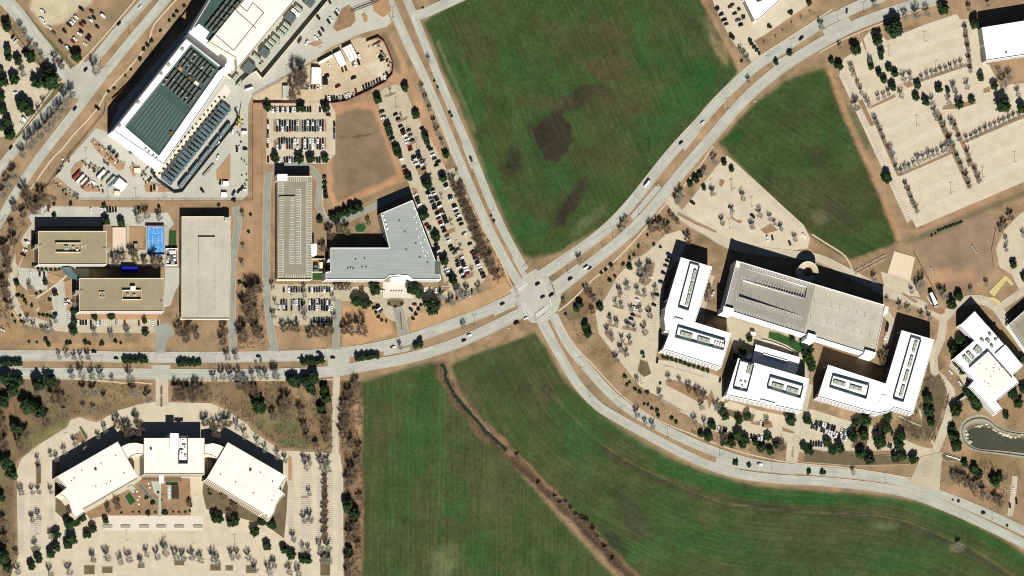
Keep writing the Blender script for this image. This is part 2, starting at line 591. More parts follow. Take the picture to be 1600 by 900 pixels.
# east field
blob(1310, 330, 34, 34, (74, 74, 50), 0.6, 0.6); blob(1340, 205, 14, 50, (56, 96, 50), 0.6, -0.4); blob(1235, 175, 50, 18, (70, 84, 44), 0.5, -0.5)
blob(1150, 214, 20, 12, (38, 88, 36), 0.7, -0.6); blob(1345, 385, 40, 12, (56, 84, 44), 0.7, 0.3); blob(1280, 340, 14, 12, (150, 146, 112), 0.25, 0.7)
streak('1297 112,1318 170,1345 232,1376 300,1404 372', (196, 150, 108), 9, 8, 0.85)
streak('1150 258,1200 306,1262 366', (190, 142, 102), 6, 6, 0.7)
# south-west field
for x in (640, 690, 614, 585):
    streak('%d 600,%d 760,%d 930' % (x, x - 2, x), (74, 110, 58) if x > 600 else (92, 92, 60), 10, 12, 0.3, 14)
blob(700, 872, 34, 24, (120, 124, 82), 0.4); blob(690, 885, 18, 22, (140, 138, 98), 0.35); blob(775, 790, 30, 40, (96, 96, 64), 0.5)
blob(665, 640, 20, 60, (56, 96, 50), 0.55); blob(715, 800, 24, 22, (56, 96, 50), 0.6); blob(745, 860, 30, 40, (56, 96, 50), 0.5); blob(600, 780, 18, 60, (64, 84, 46), 0.5)
blob(745, 630, 10, 40, (100, 96, 70), 0.5, -0.6)
# south field
streak('850 605,876 640,922 686,965 716', (70, 66, 52), 12, 12, 0.75)
streak('965 716,1040 755,1120 784,1260 800,1360 806,1420 822,1490 850,1560 890,1610 925', (70, 66, 52), 13, 12, 0.6)
streak('853 606,880 636,926 682,968 714,1040 748,1080 768,1130 786,1190 795,1250 800,1320 803,1372 806,1420 816,1470 836,1520 858,1570 890,1610 918', (136, 126, 84), 2.4, 3, 0.55, 4)
streak('885 560,900 585,925 605,960 640', (156, 150, 116), 6, 8, 0.45)
streak('1030 724,1090 746,1180 770,1290 777,1390 782,1450 796,1520 828,1600 878', (54, 98, 48), 15, 16, 0.7)
streak('1030 736,1100 756,1190 778,1300 784', (40, 92, 42), 9, 8, 0.6)
streak('905 620,950 662,1010 700,1080 734,1150 760', (56, 98, 50), 12, 14, 0.6)
blob(905, 690, 40, 40, (56, 100, 50), 0.55); blob(1120, 850, 90, 26, (54, 100, 50), 0.55, 0.2); blob(1300, 830, 120, 14, (84, 86, 56), 0.6, 0.08); blob(1400, 875, 60, 20, (54, 102, 52), 0.5)
blob(1000, 860, 50, 20, (58, 104, 52), 0.5); blob(830, 620, 40, 18, (84, 84, 54), 0.7, 0.6)
blob(640, 700, 26, 70, (58, 100, 52), 0.5); blob(600, 660, 20, 40, (90, 90, 58), 0.6); blob(730, 730, 40, 26, (92, 90, 60), 0.6, 0.7); blob(640, 850, 40, 40, (80, 84, 52), 0.6); blob(1170, 40, 0.1, 0.1, (0, 0, 0), 0)
blob(730, 140, 18, 70, (54, 100, 50), 0.5, -0.4); blob(775, 290, 16, 60, (58, 104, 52), 0.6, -0.4); blob(970, 150, 60, 30, (88, 86, 54), 0.5); blob(1060, 160, 40, 30, (52, 100, 48), 0.6, -0.7); blob(960, 250, 50, 26, (84, 86, 52), 0.5, -0.7)
blob(1384, 822, 20, 8, (124, 128, 92), 0.4); blob(1040, 800, 60, 40, (62, 98, 50), 0.4); blob(985, 800, 20, 60, (72, 70, 54), 0.55, -0.5)
blob(1280, 860, 160, 30, (74, 84, 52), 0.45); blob(800, 590, 40, 30, (70, 76, 48), 0.6); blob(880, 640, 26, 16, (56, 96, 50), 0.5)
blob(1497, 856, 14, 8, (130, 124, 96), 0.6); blob(960, 850, 14, 30, (52, 62, 42), 0.7, -0.7)
# creek banks
streak('690 568,697 590,712 620,735 647,757 673,785 698,800 716,830 742,860 772,890 802,915 826,942 853,975 888,1020 930', (132, 104, 78), 19, 8, 0.88, 14)
streak('800 716,830 742,860 772,890 802,915 826,942 853,975 888,1020 930', (92, 74, 56), 12, 7, 0.85, 14)
streak('760 660,790 690,830 730,870 775,905 805', (170, 126, 92), 3, 4, 0.5, 5)
# bare plots and verges elsewhere
patch('514 168,560 160,586 160,602 208,633 282,600 296,560 312,520 324,512 300,512 230', (206, 152, 108), 5, 5, 0.9)
patch('524 180,560 168,584 172,600 214,622 272,598 286,560 300,528 316,520 300,518 240', (144, 122, 92), 8, 6, 0.95)
streak('524 213,548 214,572 212,592 205', (84, 72, 56), 1.6, 2, 0.7, 3)
streak('592 205,566 192,540 182', (96, 82, 62), 1.2, 2, 0.6, 3)
patch('396 162,424 162,416 250,414 440,420 560,370 560,362 320,394 316', (186, 146, 106), 5, 4, 0.8)
for x in (398, 403, 409):
    streak('%d 170,%d 320,%d 440' % (x, x, x), (150, 118, 86), 1.6, 2, 0.5, 2)
patch('205 330,375 315,395 320,396 300,120 312,30 320', (176, 142, 102), 5, 5, 0.8)
patch('600 62,612 56,640 110,660 160,700 250,690 268,655 190,640 140,612 130,600 122,618 108', (198, 154, 112), 4, 4, 0.9)
patch('575 58,604 52,624 95,628 118,614 110,606 80', (128, 110, 84), 8, 6, 0.85)
patch('700 285,722 318,750 372,790 420,800 445,770 452,755 400,730 350', (206, 154, 108), 4, 4, 0.8)
patch('640 525,645 490,700 478,760 455,790 442,806 452,760 480,700 500', (208, 166, 118), 4, 4, 0.9)
patch('535 480,590 478,612 500,615 520,560 540,535 545', (212, 164, 114), 4, 4, 0.9)
patch('1425 372,1480 350,1545 338,1566 352,1552 385,1556 418,1530 440,1490 458,1470 450,1440 420', (168, 138, 108), 6, 6, 0.9)
blob(1480, 430, 44, 16, (208, 160, 118), 0.75, -0.2); blob(1500, 405, 40, 22, (144, 130, 100), 0.6, -0.2)
streak('1418 378,1455 366,1500 350', (110, 112, 76), 7, 7, 0.6)
streak('1404 360,1440 362,1520 322,1600 280', (196, 150, 112), 8, 6, 0.7); streak('1440 368,1530 330,1610 298', (112, 102, 72), 8, 8, 0.7)
patch('1268 372,1320 410,1400 380,1404 400,1386 426,1320 440,1290 410', (160, 132, 98), 5, 5, 0.9)
patch('0 590,235 600,222 630,150 655,110 652,60 690,20 730,24 900,-40 900,-40 590', (132, 112, 80), 8, 14, 0.85)
patch('268 598,522 596,524 704,500 704,440 698,390 660,340 630,268 624', (142, 116, 82), 8, 14, 0.8)
patch('532 596,566 598,566 940,538 940,536 720', (146, 116, 84), 6, 10, 0.8)
for x, y, a, b, c in ((175, 615, 60, 20, (160, 134, 88)), (70, 680, 50, 14, (128, 122, 76)), (95, 665, 30, 10, (122, 122, 74)), (448, 668, 20, 12, (92, 116, 62)), (462, 692, 30, 10, (104, 116, 66)), (430, 655, 40, 20, (128, 122, 80)), (200, 640, 30, 8, (150, 136, 90)), (470, 615, 30, 16, (170, 140, 98)), (560, 660, 8, 50, (196, 154, 114)), (563, 820, 6, 80, (180, 132, 98)), (15, 640, 40, 40, (150, 116, 84)), (10, 520, 60, 22, (184, 150, 100)), (140, 540, 130, 6, (196, 156, 108)), (40, 475, 30, 30, (176, 146, 98)), (1000, 440, 0.1, 0.1, (0, 0, 0)), (895, 480, 30, 26, (130, 116, 80)), (915, 470, 20, 20, (150, 110, 78)), (940, 560, 30, 16, (150, 122, 86)), (1460, 600, 24, 40, (122, 104, 78)), (1440, 670, 30, 20, (110, 100, 74)), (1540, 720, 60, 18, (150, 124, 80)), (1510, 600, 20, 30, (110, 100, 72)), (1580, 640, 30, 18, (170, 136, 96)), (1500, 770, 60, 12, (190, 150, 110))):
    blob(x, y, a, b, c, 0.75)
patch('28 -20,60 10,124 100,206 0,215 -20', (176, 146, 108), 5, 5, 0.9)
patch('58 -20,46 14,72 42,100 36,118 18,142 6,150 -20', (218, 200, 164), 8, 6, 0.95)
blob(185, 20, 24, 16, (146, 126, 92), 0.7, -0.7)
patch('470 96,500 86,560 58,600 62,612 98,604 120,575 140,520 160,400 160,394 150,440 126', (222, 198, 160), 4, 4, 0.95)
blob(588, 108, 16, 12, (238, 222, 192), 0.8)
streak('40 20,66 52,122 112', (96, 104, 62), 5, 3, 0.85, 2); streak('56 52,92 104', (100, 108, 64), 3, 3, 0.6, 2)
streak('110 105,70 168,28 214', (98, 106, 60), 7, 4, 0.85, 2)
streak('1098 0,1142 82,1160 112', (190, 146, 108), 6, 5, 0.8)

# soil is a greyer tan than pure ochre
lum = (C * np.array([0.3, 0.59, 0.11])).sum(-1, keepdims=True)
ds = (0.10 * (1 - inside))[..., None]
C = C * (1 - ds) + (lum * np.array([1.06, 1.0, 0.86])) * ds
# row directions: across-row distance in v, along-row in u (metres)
RU, RV = np.zeros(X.shape), np.zeros(X.shape)
for i, ang in ((1, math.atan2(0.92, 0.40)), (2, math.atan2(0.55, 0.83)), (3, math.pi / 2)):
    k = fd[i] < 4
    RU[k] = ((X * math.cos(ang) + Y * math.sin(ang)) * S)[k]
    RV[k] = ((-X * math.sin(ang) + Y * math.cos(ang)) * S)[k]
rl = P('838 488,866 540,902 600,934 634,966 654,1020 684,1080 715,1120 731,1160 742,1220 749,1280 752,1360 760,1420 771,1480 793,1540 820,1600 850,1680 894')
k = fd[4] < 4
RV[k] = (ldist(rl, X, Y) * S)[k]
RU[k] = ((X * 0.9 + Y * 0.43) * S)[k]
# relief: the creek bed and the pond are real hollows
cd = ldist(P('690 566,697 590,712 620,735 647,757 673,785 698,800 716,830 742,860 772,890 802,915 826,942 853,975 888,1020 930'), X, Y)
PONDP = P('1508 668,1520 664,1545 666,1560 674,1580 683,1605 684,1640 690,1640 715,1600 708,1560 703,1530 701,1514 693')
pd = sdist(PONDP, X, Y)
Z = -1.6 * sm(8 - cd, 0, 6) - 1.2 * sm(-pd, -6, 1)
Z = Z + inside * (N3 - 0.5) * 0.18 * (Z > -0.05) - 0.10 * inside * 0

a, b = (X - 800) * S, (450 - Y) * S
t = (Z - a * CX.z - b * CY.z) / U.z
WX, WY = a * CX.x + b * CY.x + t * U.x, a * CX.y + b * CY.y + t * U.y
VW = np.stack([WX, WY, Z], -1).reshape(-1, 3)
VC = np.clip(C, 0.004, 1).reshape(-1, 3)
ny, nx = X.shape
qi, qj = np.meshgrid(np.arange(ny - 1), np.arange(nx - 1), indexing='ij')
q0 = qi * nx + qj
Q = np.stack([q0 + nx, q0 + nx + 1, q0 + 1, q0], -1).reshape(-1, 4)
cls = np.zeros(X.shape, int)
for i in range(1, 5):
    cls[(fd[i] + Nw * 7) < 0] = i
qc = cls[:-1, :-1].reshape(-1)


def grid_piece(name, sel, label, cat, kind):
    q = Q[sel]
    ids, inv = np.unique(q, return_inverse=True)
    me = bpy.data.meshes.new(name)
    me.vertices.add(len(ids))
    me.vertices.foreach_set('co', VW[ids].astype(np.float32).ravel())
    me.loops.add(q.size)
    me.loops.foreach_set('vertex_index', inv.reshape(-1).astype(np.int32))
    me.polygons.add(len(q))
    me.polygons.foreach_set('loop_start', np.arange(0, q.size, 4, dtype=np.int32))
    me.polygons.foreach_set('loop_total', np.full(len(q), 4, dtype=np.int32))
    at = me.color_attributes.new('soil', 'FLOAT_COLOR', 'POINT')
    at.data.foreach_set('color', np.concatenate([VC[ids], np.ones((len(ids), 1))], 1).astype(np.float32).ravel())
    ar = me.attributes.new('rows', 'FLOAT_VECTOR', 'POINT')
    ar.data.foreach_set('vector', np.stack([RU.reshape(-1)[ids], RV.reshape(-1)[ids], np.zeros(len(ids))], 1).astype(np.float32).ravel())
    me.materials.append(M['ground'] if name == 'ground' else M['field'])
    me.update()
    me.validate()
    me.polygons.foreach_set('use_smooth', [True] * len(me.polygons))
    o = bpy.data.objects.new(name, me)
    COL.objects.link(o)
    tag(o, label, cat, None, kind)
    return o


grid_piece('ground', qc == 0, 'bare tan and brown soil of verges, plots and verge strips', 'ground', 'structure')
grid_piece('grass', qc == 1, 'large dark green field with a muddy hollow, north of the crossroads', 'grass field', 'stuff')
grid_piece('grass', qc == 2, 'green triangular field beside the big empty car park', 'grass field', 'stuff')
grid_piece('grass', qc == 3, 'green field left of the winding creek', 'grass field', 'stuff')
grid_piece('grass', qc == 4, 'green field between the creek and the curving road', 'grass field', 'stuff')


# ------------------------------------------------------------------ sheets: car parks, yards, roads, islands, paths
def sheet(name, poly, m, label, cat='car park', kind='structure'):
    z = nz()
    w = ccw(W(poly))
    o = mk(name, [(p[0], p[1], z) for p in w], [tuple(range(len(w)))], m)
    return tag(o, label, cat, None, kind)


def island(poly, m, label, h=0.13, cat='planting bed', name='planting_bed'):
    """raised bed with a concrete kerb round it"""
    w = ccw(W(poly)) if isinstance(poly, str) else ccw(poly)
    z = ZN[0] + 0.01
    V, F = [], []
    prism(inset(w, 0.25), -0.05, z + h, V, F)
    o = mk(name, V, F, m)
    V, F = [], []
    ring(w, inset(w, 0.25), -0.05, z + h + 0.02, V, F)
    mk('kerb', V, F, M['kerb'], o)
    return tag(o, label, cat, None, 'structure')


def road(name, pts, w, m, label, kerbs=True, lanes=0, cat='road', dash=True, step=12):
    z = nz()
    L, R, D = strip(P(pts), w, step)
    n = len(L)
    V, F, UV = [], [], []
    for i in range(n):
        V += [(L[i].x, L[i].y, z), (R[i].x, R[i].y, z)]
        UV += [(D[i], 0), (D[i], w * S)]
    F = [(2 * i, 2 * i + 2, 2 * i + 3, 2 * i + 1) for i in range(n - 1)]
    if n > 1:
        a, b, c = Vector(V[0]), Vector(V[2]), Vector(V[1])
        if (b - a).cross(c - a).z < 0:
            F = [f[::-1] for f in F]
    o = mk(name, V, F, m, uv=UV)
    tag(o, label, cat, None, 'structure')
    if lanes:
        V, F = [], []
        for k in range(1, lanes):
            f = k / lanes
            for i in range(n - 1):
                p, q = L[i].lerp(R[i], f), L[i + 1].lerp(R[i + 1], f)
                seg = (q - p).length
                if seg < 0.5:
                    continue
                d = (q - p) / seg
                e = Vector((-d.y, d.x)) * 0.06
                s = 0.0
                while s + 3 < seg:
                    aa, bb = p + d * s, p + d * (s + 3)
                    v = len(V)
                    V += [(*(aa + e), z + 0.004), (*(aa - e), z + 0.004), (*(bb - e), z + 0.004), (*(bb + e), z + 0.004)]
                    F.append((v, v + 1, v + 2, v + 3))
                    s += 9
        if F:
            mk('lane_marking', V, F, M['paint'], o)
    if kerbs:
        for side, E, O in (('kerb', L, R), ('kerb', R, L)):
            V, F = [], []
            for i in range(n):
                d = (E[i] - O[i]).normalized()
                p, q = E[i] - d * 0.05, E[i] + d * 0.32
                V += [(p.x, p.y, z - 0.1), (p.x, p.y, z + 0.12), (q.x, q.y, z + 0.12), (q.x, q.y, z - 0.1)]
            for i in range(n - 1):
                for j in range(3):
                    F.append((4 * i + j, 4 * i + j + 1, 4 * i + 5 + j, 4 * i + 4 + j))
            mk(side, V, F, M['kerb'], o)
    return o


def stalls(segs, z=None, parent=None, wdt=0.34, name='parking_markings', label='white painted parking bay lines', m=None, zf=None):
    """painted bay lines: each seg (x0, y0, x1, y1, n, dx, dy)"""
    V, F = [], []
    for x0, y0, x1, y1, n, dx, dy in segs:
        for i in range(n + 1):
            f = i / n
            x, y = x0 + (x1 - x0) * f, y0 + (y1 - y0) * f
            zz = z if z is not None else 0
            p, q = G(x, y, zz), G(x + dx, y + dy, zz)
            d = (q - p).xy.normalized()
            e = Vector((-d.y, d.x)) * wdt / 2
            v = len(V)
            zs = zz + 0.02 if parent is not None else ZN[0] + 0.004
            if zf:
                zs += zf(y)
            V += [(p.x + e.x, p.y + e.y, zs), (p.x - e.x, p.y - e.y, zs), (q.x - e.x, q.y - e.y, zs), (q.x + e.x, q.y + e.y, zs)]
            F.append((v, v + 1, v + 2, v + 3))
    o = mk(name, V, F, m or M['paint'], parent)
    if parent is None:
        tag(o, label, 'road marking', None, 'structure')
    else:
        o['kind'] = 'stuff'
    return o


lot = M['lot']
sheet('car_park', '-30 18,8 46,44 88,76 116,86 130,78 146,62 166,46 188,26 212,-30 216', M['lot'], 'pale concrete car park under dark trees in the top left corner')
sheet('yard', '186 164,168 206,150 200,90 268,84 285,126 313,378 313,387 304,388 165,394 150,440 124,520 72,566 52,604 42,612 34,604 16,580 4,560 -30,352 -30,302 30', M['loty'], 'grey concrete yard around the data centre')
sheet('car_park', '417 160,516 160,524 176,524 240,516 250,510 256,416 256', lot, 'car park with five full rows north of the narrow garage')
sheet('car_park', '586 150,600 138,618 131,632 137,646 172,666 205,696 262,706 290,721 325,737 362,753 395,763 428,754 442,735 453,712 463,690 471,666 480,640 476,560 470,520 470,520 448,690 448,694 438,652 332,640 290', M['lotd'], 'long car park along the right side of the grey roofed office')
sheet('car_park', '428 444,524 444,527 506,424 509,421 462', M['lotd'], 'car park south of the narrow garage')
sheet('car_park', '44 338,66 322,214 324,216 334,262 332,272 350,262 360,224 354,165 352,62 353,50 350', M['loty'], 'paved drive and bays above the upper tan office')
road('drive', '62 344,42 372,30 400,20 430,18 458,30 486,52 502,90 511,150 513,246 513', 13, M['road2'], 'curving lane left of the lower tan office', False, cat='drive')
sheet('car_park', '30 418,74 422,74 452,44 456,28 440', M['loty'], 'upper bays left of the lower tan office')
sheet('car_park', '82 450,98 438,113 450,113 504,80 512', M['loty'], 'middle bays left of the lower tan office')
sheet('car_park', '112 499,250 499,250 520,112 520', M['lotd'], 'bay row below the lower tan office')
sheet('driveway', '240 508,264 504,273 519,260 534,258 552,244 552,244 530', M['asphalt'], 'flared drive from the office bays to the main road', 'drive')
sheet('car_park', '26 735,34 716,60 695,105 667,110 656,124 652,142 658,152 660,182 642,216 632,240 628,330 630,352 640,388 664,392 672,440 704,500 707,531 709,536 740,537 930,12 930,18 895,28 872', M['lotp'], 'huge pale car park wrapped around the three-winged office')
sheet('paving', '164 806,318 806,318 829,164 829', M['bright'], 'bright paved strip with bench islands south of the garden', 'paving')
sheet('car_park', '1118 262,1136 243,1150 255,1256 352,1266 372,1262 388,1232 392,1200 402,1140 380,1060 334,1076 316', M['lotp'], 'half empty car park north of the large garage')
sheet('car_park', '1010 395,1040 366,1062 360,1078 368,1064 400,1040 430,1034 480,1032 520,1024 562,1050 564,1130 590,1132 628,1105 652,1070 642,1000 604,956 548,936 522,930 488,948 462,966 430,990 405', M['lot'], 'curving tree dotted car park left of the white offices')
sheet('car_park', '1060 640,1106 650,1140 626,1182 640,1236 652,1262 640,1270 640,1334 660,1330 690,1352 664,1380 668,1382 690,1398 690,1404 676,1420 690,1440 698,1462 702,1470 716,1446 740,1438 716,1400 704,1330 704,1248 706,1246 722,1228 720,1230 690,1180 690,1110 672', M['lot'], 'car parks south of the white offices')
sheet('car_park', '1311 118,1318 92,1336 80,1352 56,1362 46,1376 52,1386 64,1412 52,1440 40,1495 22,1500 30,1528 30,1532 96,1546 102,1562 134,1680 120,1680 250,1432 356,1424 342,1418 349', M['lotp'], 'vast empty car park with tree lined islands in the upper right')
sheet('car_park', '1640 320,1596 332,1570 358,1556 388,1562 418,1580 428,1592 452,1640 440', M['lot'], 'car park at the right edge beside the dusty lawn')
sheet('car_park', '1104 -30,1118 14,1140 58,1150 72,1162 84,1176 98,1192 86,1178 64,1196 54,1262 8,1290 -30', M['lotp'], 'paved car park around the white building at the top edge')
sheet('paving', '1376 424,1388 428,1424 438,1432 452,1438 464,1418 462,1386 462,1380 440', M['lot'], 'small concrete forecourt below the sand court', 'paving')
sheet('paving', '1130 490,1180 496,1260 528,1270 560,1260 600,1240 600,1150 560,1140 520', M['lotd'], 'courtyard paving between the white offices', 'paving')

sheet('car_park', '692 268,708 262,726 272,718 292,702 286', M['lotd'], 'mouth of the long car park on the upper road')
sheet('drive', '588 470,600 464,648 464,654 478,644 490,634 502,614 502,602 494', M['lotd'], 'turning circle in front of the grey roofed office', 'drive')
RD = M['road']
DR = M['road2']
road('drive', '253 588,253 608,253 634', 20, DR, 'short entrance drive of the three-winged office', False, cat='drive')
road('drive', '526 588,524 640,524 710', 10, DR, 'straight pale drive between bare trees', cat='drive')
road('drive', '420 268,417 300,416 360,416 440,421 500,430 552', 11, M['asphalt'], 'grey service drive left of the narrow garage', cat='drive')
road('drive', '428 264,460 258,488 264,500 282,497 322,508 342,530 346,590 320,640 296', 9, M['asphalt'], 'curving service drive right of the narrow garage', cat='drive')
road('drive', '368 322,372 350,364 400,362 470,364 552', 11, M['asphalt'], 'service drive right of the wide garage', cat='drive')
road('drive', '528 468,526 510,524 552', 10, M['asphalt'], 'straight drive down to the main road', cat='drive')
road('drive', '620 478,626 500,632 528', 16, M['asphalt'], 'entrance drive of the grey roofed office', cat='drive')
road('drive', '1042 308,1068 340,1104 362,1150 386,1240 398,1280 404,1330 428,1392 460,1440 476,1474 498', 12, DR, 'campus drive behind the large garage', cat='drive')
road('drive', '1474 498,1470 530,1458 558,1460 580,1478 600,1488 622,1478 662,1462 704,1448 742', 12, DR, 'winding campus drive right of the white offices', cat='drive')
road('drive', '1474 498,1498 474,1530 468,1556 480,1572 502,1600 540', 14, DR, 'drive looping over the top of the angled white building', cat='drive')
road('drive', '1556 484,1580 468,1620 440', 12, DR, 'side drive at the right edge', False, cat='drive')
road('drive', '1498 560,1486 570,1502 586,1510 600,1508 616', 8, DR, 'drop-off lane by the angled white building', False, cat='drive')
road('drive', '1264 600,1252 650,1238 722', 13, DR, 'drive between the two lower white offices', False, cat='drive')
road('drive', '1112 430,1100 470,1094 510,1112 512', 10, DR, 'service lane beside the large garage', False, cat='drive')
road('drive', '1368 476,1392 500,1386 540', 12, DR, 'service lane right of the large garage', False, cat='drive')
road('drive', '1586 744,1582 780,1578 806', 9, DR, 'short drive at the bottom right edge', False, cat='drive')
# arterial roads
road('road', '-60 262,-20 8,26 22,60 66,108 122', 20, RD, 'two-lane street in the top left corner', lanes=2) if False else road('road', '-30 -40,0 -8,28 22,60 64,110 124', 20, RD, 'two-lane street in the top left corner', lanes=4)
road('road', '262 -40,228 0,186 46,152 88,120 124,92 154,60 188,30 224,0 264,-30 308', 13.5, RD, 'left carriageway of the diagonal avenue beside the data centre', lanes=3)
road('road', '292 -40,258 0,226 38,196 74,162 116,136 150,104 192,62 246,31 292,5 336,-20 384', 13.5, RD, 'right carriageway of the diagonal avenue beside the data centre', lanes=3)
sheet('junction', '96 128,112 106,128 96,146 98,170 118,152 140,132 156,112 152', RD, 'junction of the street and the diagonal avenue', 'road')
road('road', '-40 556,100 556,200 558,320 558,420 557,500 554,560 548,602 540,640 530,700 509,760 486,815 460', 16, RD, 'north carriageway of the main road, left of the crossroads', lanes=3)
road('road', '-40 583,100 583,200 584,320 585,440 584,520 580,580 570,640 559,700 541,740 525,780 506,820 486', 16, RD, 'south carriageway of the main road, left of the crossroads', lanes=3)
road('road', '832 440,880 407,920 380,958 348,990 313,1010 288,1040 250,1066 220,1096 188,1120 160,1165 116,1192 95,1236 67,1280 38,1310 24,1345 8,1400 -14,1460 -34', 16, RD, 'north carriageway of the main road, right of the crossroads', lanes=3)
road('road', '852 470,891 437,918 416,945 395,980 366,1010 336,1037 304,1070 263,1101 227,1130 193,1160 159,1190 131,1220 107,1250 87,1280 69,1320 47,1360 30,1400 16,1445 2,1510 -20', 16, RD, 'south carriageway of the main road, right of the crossroads', lanes=3)
road('road', '588 -40,600 -16,616 20,640 74,664 124,688 180,716 248,740 304,764 358,788 404,812 444', 13, RD, 'left carriageway of the road running up from the crossroads', lanes=3)
road('road', '620 -40,632 -10,650 34,666 74,688 128,710 180,730 226,748 270,767 318,788 364,820 422', 11.5, RD, 'right carriageway of the road running up from the crossroads', lanes=2)
road('road', '864 492,889 540,920 578,960 621,1000 650,1040 672,1080 691,1120 707,1160 720,1200 728,1280 736,1360 744,1420 756,1480 777,1540 802,1600 830,1680 870', 13.5, RD, 'upper carriageway of the road curving away to the lower right', lanes=3)
road('road', '838 488,866 540,902 600,934 634,966 654,1020 684,1080 715,1120 731,1160 742,1220 749,1280 752,1360 760,1420 771,1480 793,1540 820,1600 850,1680 894', 13.5, RD, 'lower carriageway of the road curving away to the lower right', lanes=3)
road('road', '646 26,664 20,700 4,740 -14', 15, RD, 'side road leaving the top of the picture', lanes=2)
sheet('junction', '796 452,818 432,836 420,850 426,866 446,878 462,872 484,852 506,830 504,812 488', RD, 'pale concrete crossroads', 'road')
for poly in ('806 478,800 470,770 484,772 494', '824 430,806 398,800 404,818 436', '862 452,908 418,902 412,856 446', '846 500,862 528,868 526,852 496',
             '1070 236,1094 206,1086 202,1066 228', '990 344,1034 292,1024 290,984 338', '732 222,746 262,736 264,722 228', '1116 728,1240 742,1240 736,1120 714', '1430 762,1470 780,1472 788,1428 770',
             '238 570,266 570,266 578,238 578', '512 560,546 556,546 574,512 574', '0 564,34 566,34 578,0 578', '640 548,600 556,600 548,640 542', '1210 104,1240 88,1236 82,1206 98', '1288 54,1330 34,1326 26,1284 46'):
    sheet('crossover', poly, RD, 'paved gap in the median', 'road')
# side mouths
for poly, lb in (('414 548,428 536,438 550', 'left'), ('518 546,524 532,534 546', 'middle'), ('356 550,364 536,372 550', 'garage'), ('242 552,250 536,258 552', 'office')):
    sheet('driveway_mouth', poly, M['asphalt'], 'flared mouth of the %s drive on the main road' % lb, 'road')

# footpaths
for pts, w, lb in (
    ('-30 591,40 591,110 592,180 597,195 599,205 597,238 600', 2.2, 'pale footpath along the main road, left part'),
    ('270 594,330 595,420 594,520 593', 2.2, 'pale footpath along the main road past the evergreen clump'),
    ('47 296,80 250,98 232,112 214,150 172,168 142,196 112,220 84,232 66,240 40,262 14,284 -10', 2.6, 'winding tan footpath between the avenue and the data centre'),
    ('872 486,878 482,895 468,925 438,960 408,1000 366,1044 314', 2.6, 'tan footpath along the right side of the main road'),
    ('1056 306,1090 264,1114 228', 2.2, 'tan footpath continuing past the half empty car park'),
    ('872 500,898 540,930 574,972 618,1020 652,1080 678,1150 704,1230 722,1330 732,1440 750', 2.0, 'tan footpath above the curving road'),
    ('638 70,664 130,692 195,705 240', 1.8, 'tan footpath beside the road, upper part'), ('716 282,745 340,776 396,800 448', 1.8, 'tan footpath beside the road, lower part'),
    ('120 104,160 60,196 18,214 -4', 2.4, 'pale footpath along the dirt parking field'),
    ('1164 108,1190 86,1240 54,1300 14', 2.0, 'pale footpath under the saplings'), ('1280 82,1330 56,1400 28,1470 4', 2.0, 'pale footpath above the empty car park'),
    ('1436 640,1444 664,1452 684,1464 702', 2.6, 'tan garden footpath beside the winding drive'), ('1404 650,1424 660,1446 668', 1.6, 'thin path crossing the dark lawn'),
    ('1268 366,1290 380,1320 400,1334 426', 2.4, 'tan path behind the round ramp'),
    ('34 205,90 130,98 126', 2.0, 'pale path along the green verge in the top left'), ('0 262,30 214,70 168', 1.6, 'pale path left of the avenue trees'),
    ('504 276,504 320,507 334,512 340', 1.4, 'pale path right of the garage hedge'), ('56 512,30 500,16 478,12 452', 1.6, 'pale path around the left car park')):
    road('path', pts, w, M['path'], lb, False, cat='path', step=8)
road('path', '56 466,80 450,96 438,110 424', 3.0, M['path'], 'pale path up to the curved entrance', False, cat='path')
road('path', '56 486,80 462', 3.0, M['path'], 'pale path across the triangular garden', False, cat='path')

# zebra crossings and stop lines at the crossroads
V, F = [], []
zc = ZN[0] + 0.008


def bar(p, q, w):
    p, q = G(*p), G(*q)
    d = (q - p).xy.normalized()
    e = Vector((-d.y, d.x)) * w / 2
    v = len(V)
    V.extend([(p.x + e.x, p.y + e.y, zc), (p.x - e.x, p.y - e.y, zc), (q.x - e.x, q.y - e.y, zc), (q.x + e.x, q.y + e.y, zc)])
    F.append((v, v + 1, v + 2, v + 3))


for (x0, y0, x1, y1, n, dx, dy) in ((809, 451, 822, 441, 9, 2.5, 4.5), (816, 474, 828, 494, 9, 5, -2.5), (840, 495, 858, 481, 11, -2.2, -4.5), (845, 438, 861, 480, 0, 0, 0)):
    for i in range(n):
        f = i / max(1, n - 1)
        x, y = x0 + (x1 - x0) * f, y0 + (y1 - y0) * f
        bar((x, y), (x + dx, y + dy), 0.85)
for p, q in (((841, 434), (848, 444)), ((850, 449), (858, 466)), ((859, 468), (862, 480)), ((846, 436), (852, 446)), ((806, 449), (822, 438)), ((814, 474), (823, 493)), ((842, 499), (861, 485)), ((862, 488), (844, 503))):
    bar(p, q, 0.7)
for x, y, dx, dy in ((894, 396, 3, -2), (871, 413, 3, -2), (787, 395, 2, 4), (846, 430, 4, -3), (803, 488, 4, -2), (793, 514, 3, -1), (775, 502, 4, -1.5), (761, 529, 3, -1), (28, 547, 4, 2), (1028, 288, 2, 2), (1178, 160, 3, -2)):
    bar((x, y), (x + dx, y + dy), 0.8)
tag(mk('crossing_markings', V, F, M['paint']), 'white zebra bars, stop lines and arrows at the crossroads', 'road marking', None, 'structure')
# ------------------------------------------------------------------ buildings
ZB = 0.02


def cen(w):
    return Vector((sum(p[0] for p in w) / len(w), sum(p[1] for p in w) / len(w), 0.0))


def wdir(x, y, dx, dy):
    return (G(x + dx, y + dy) - G(x, y)).xy.normalized()


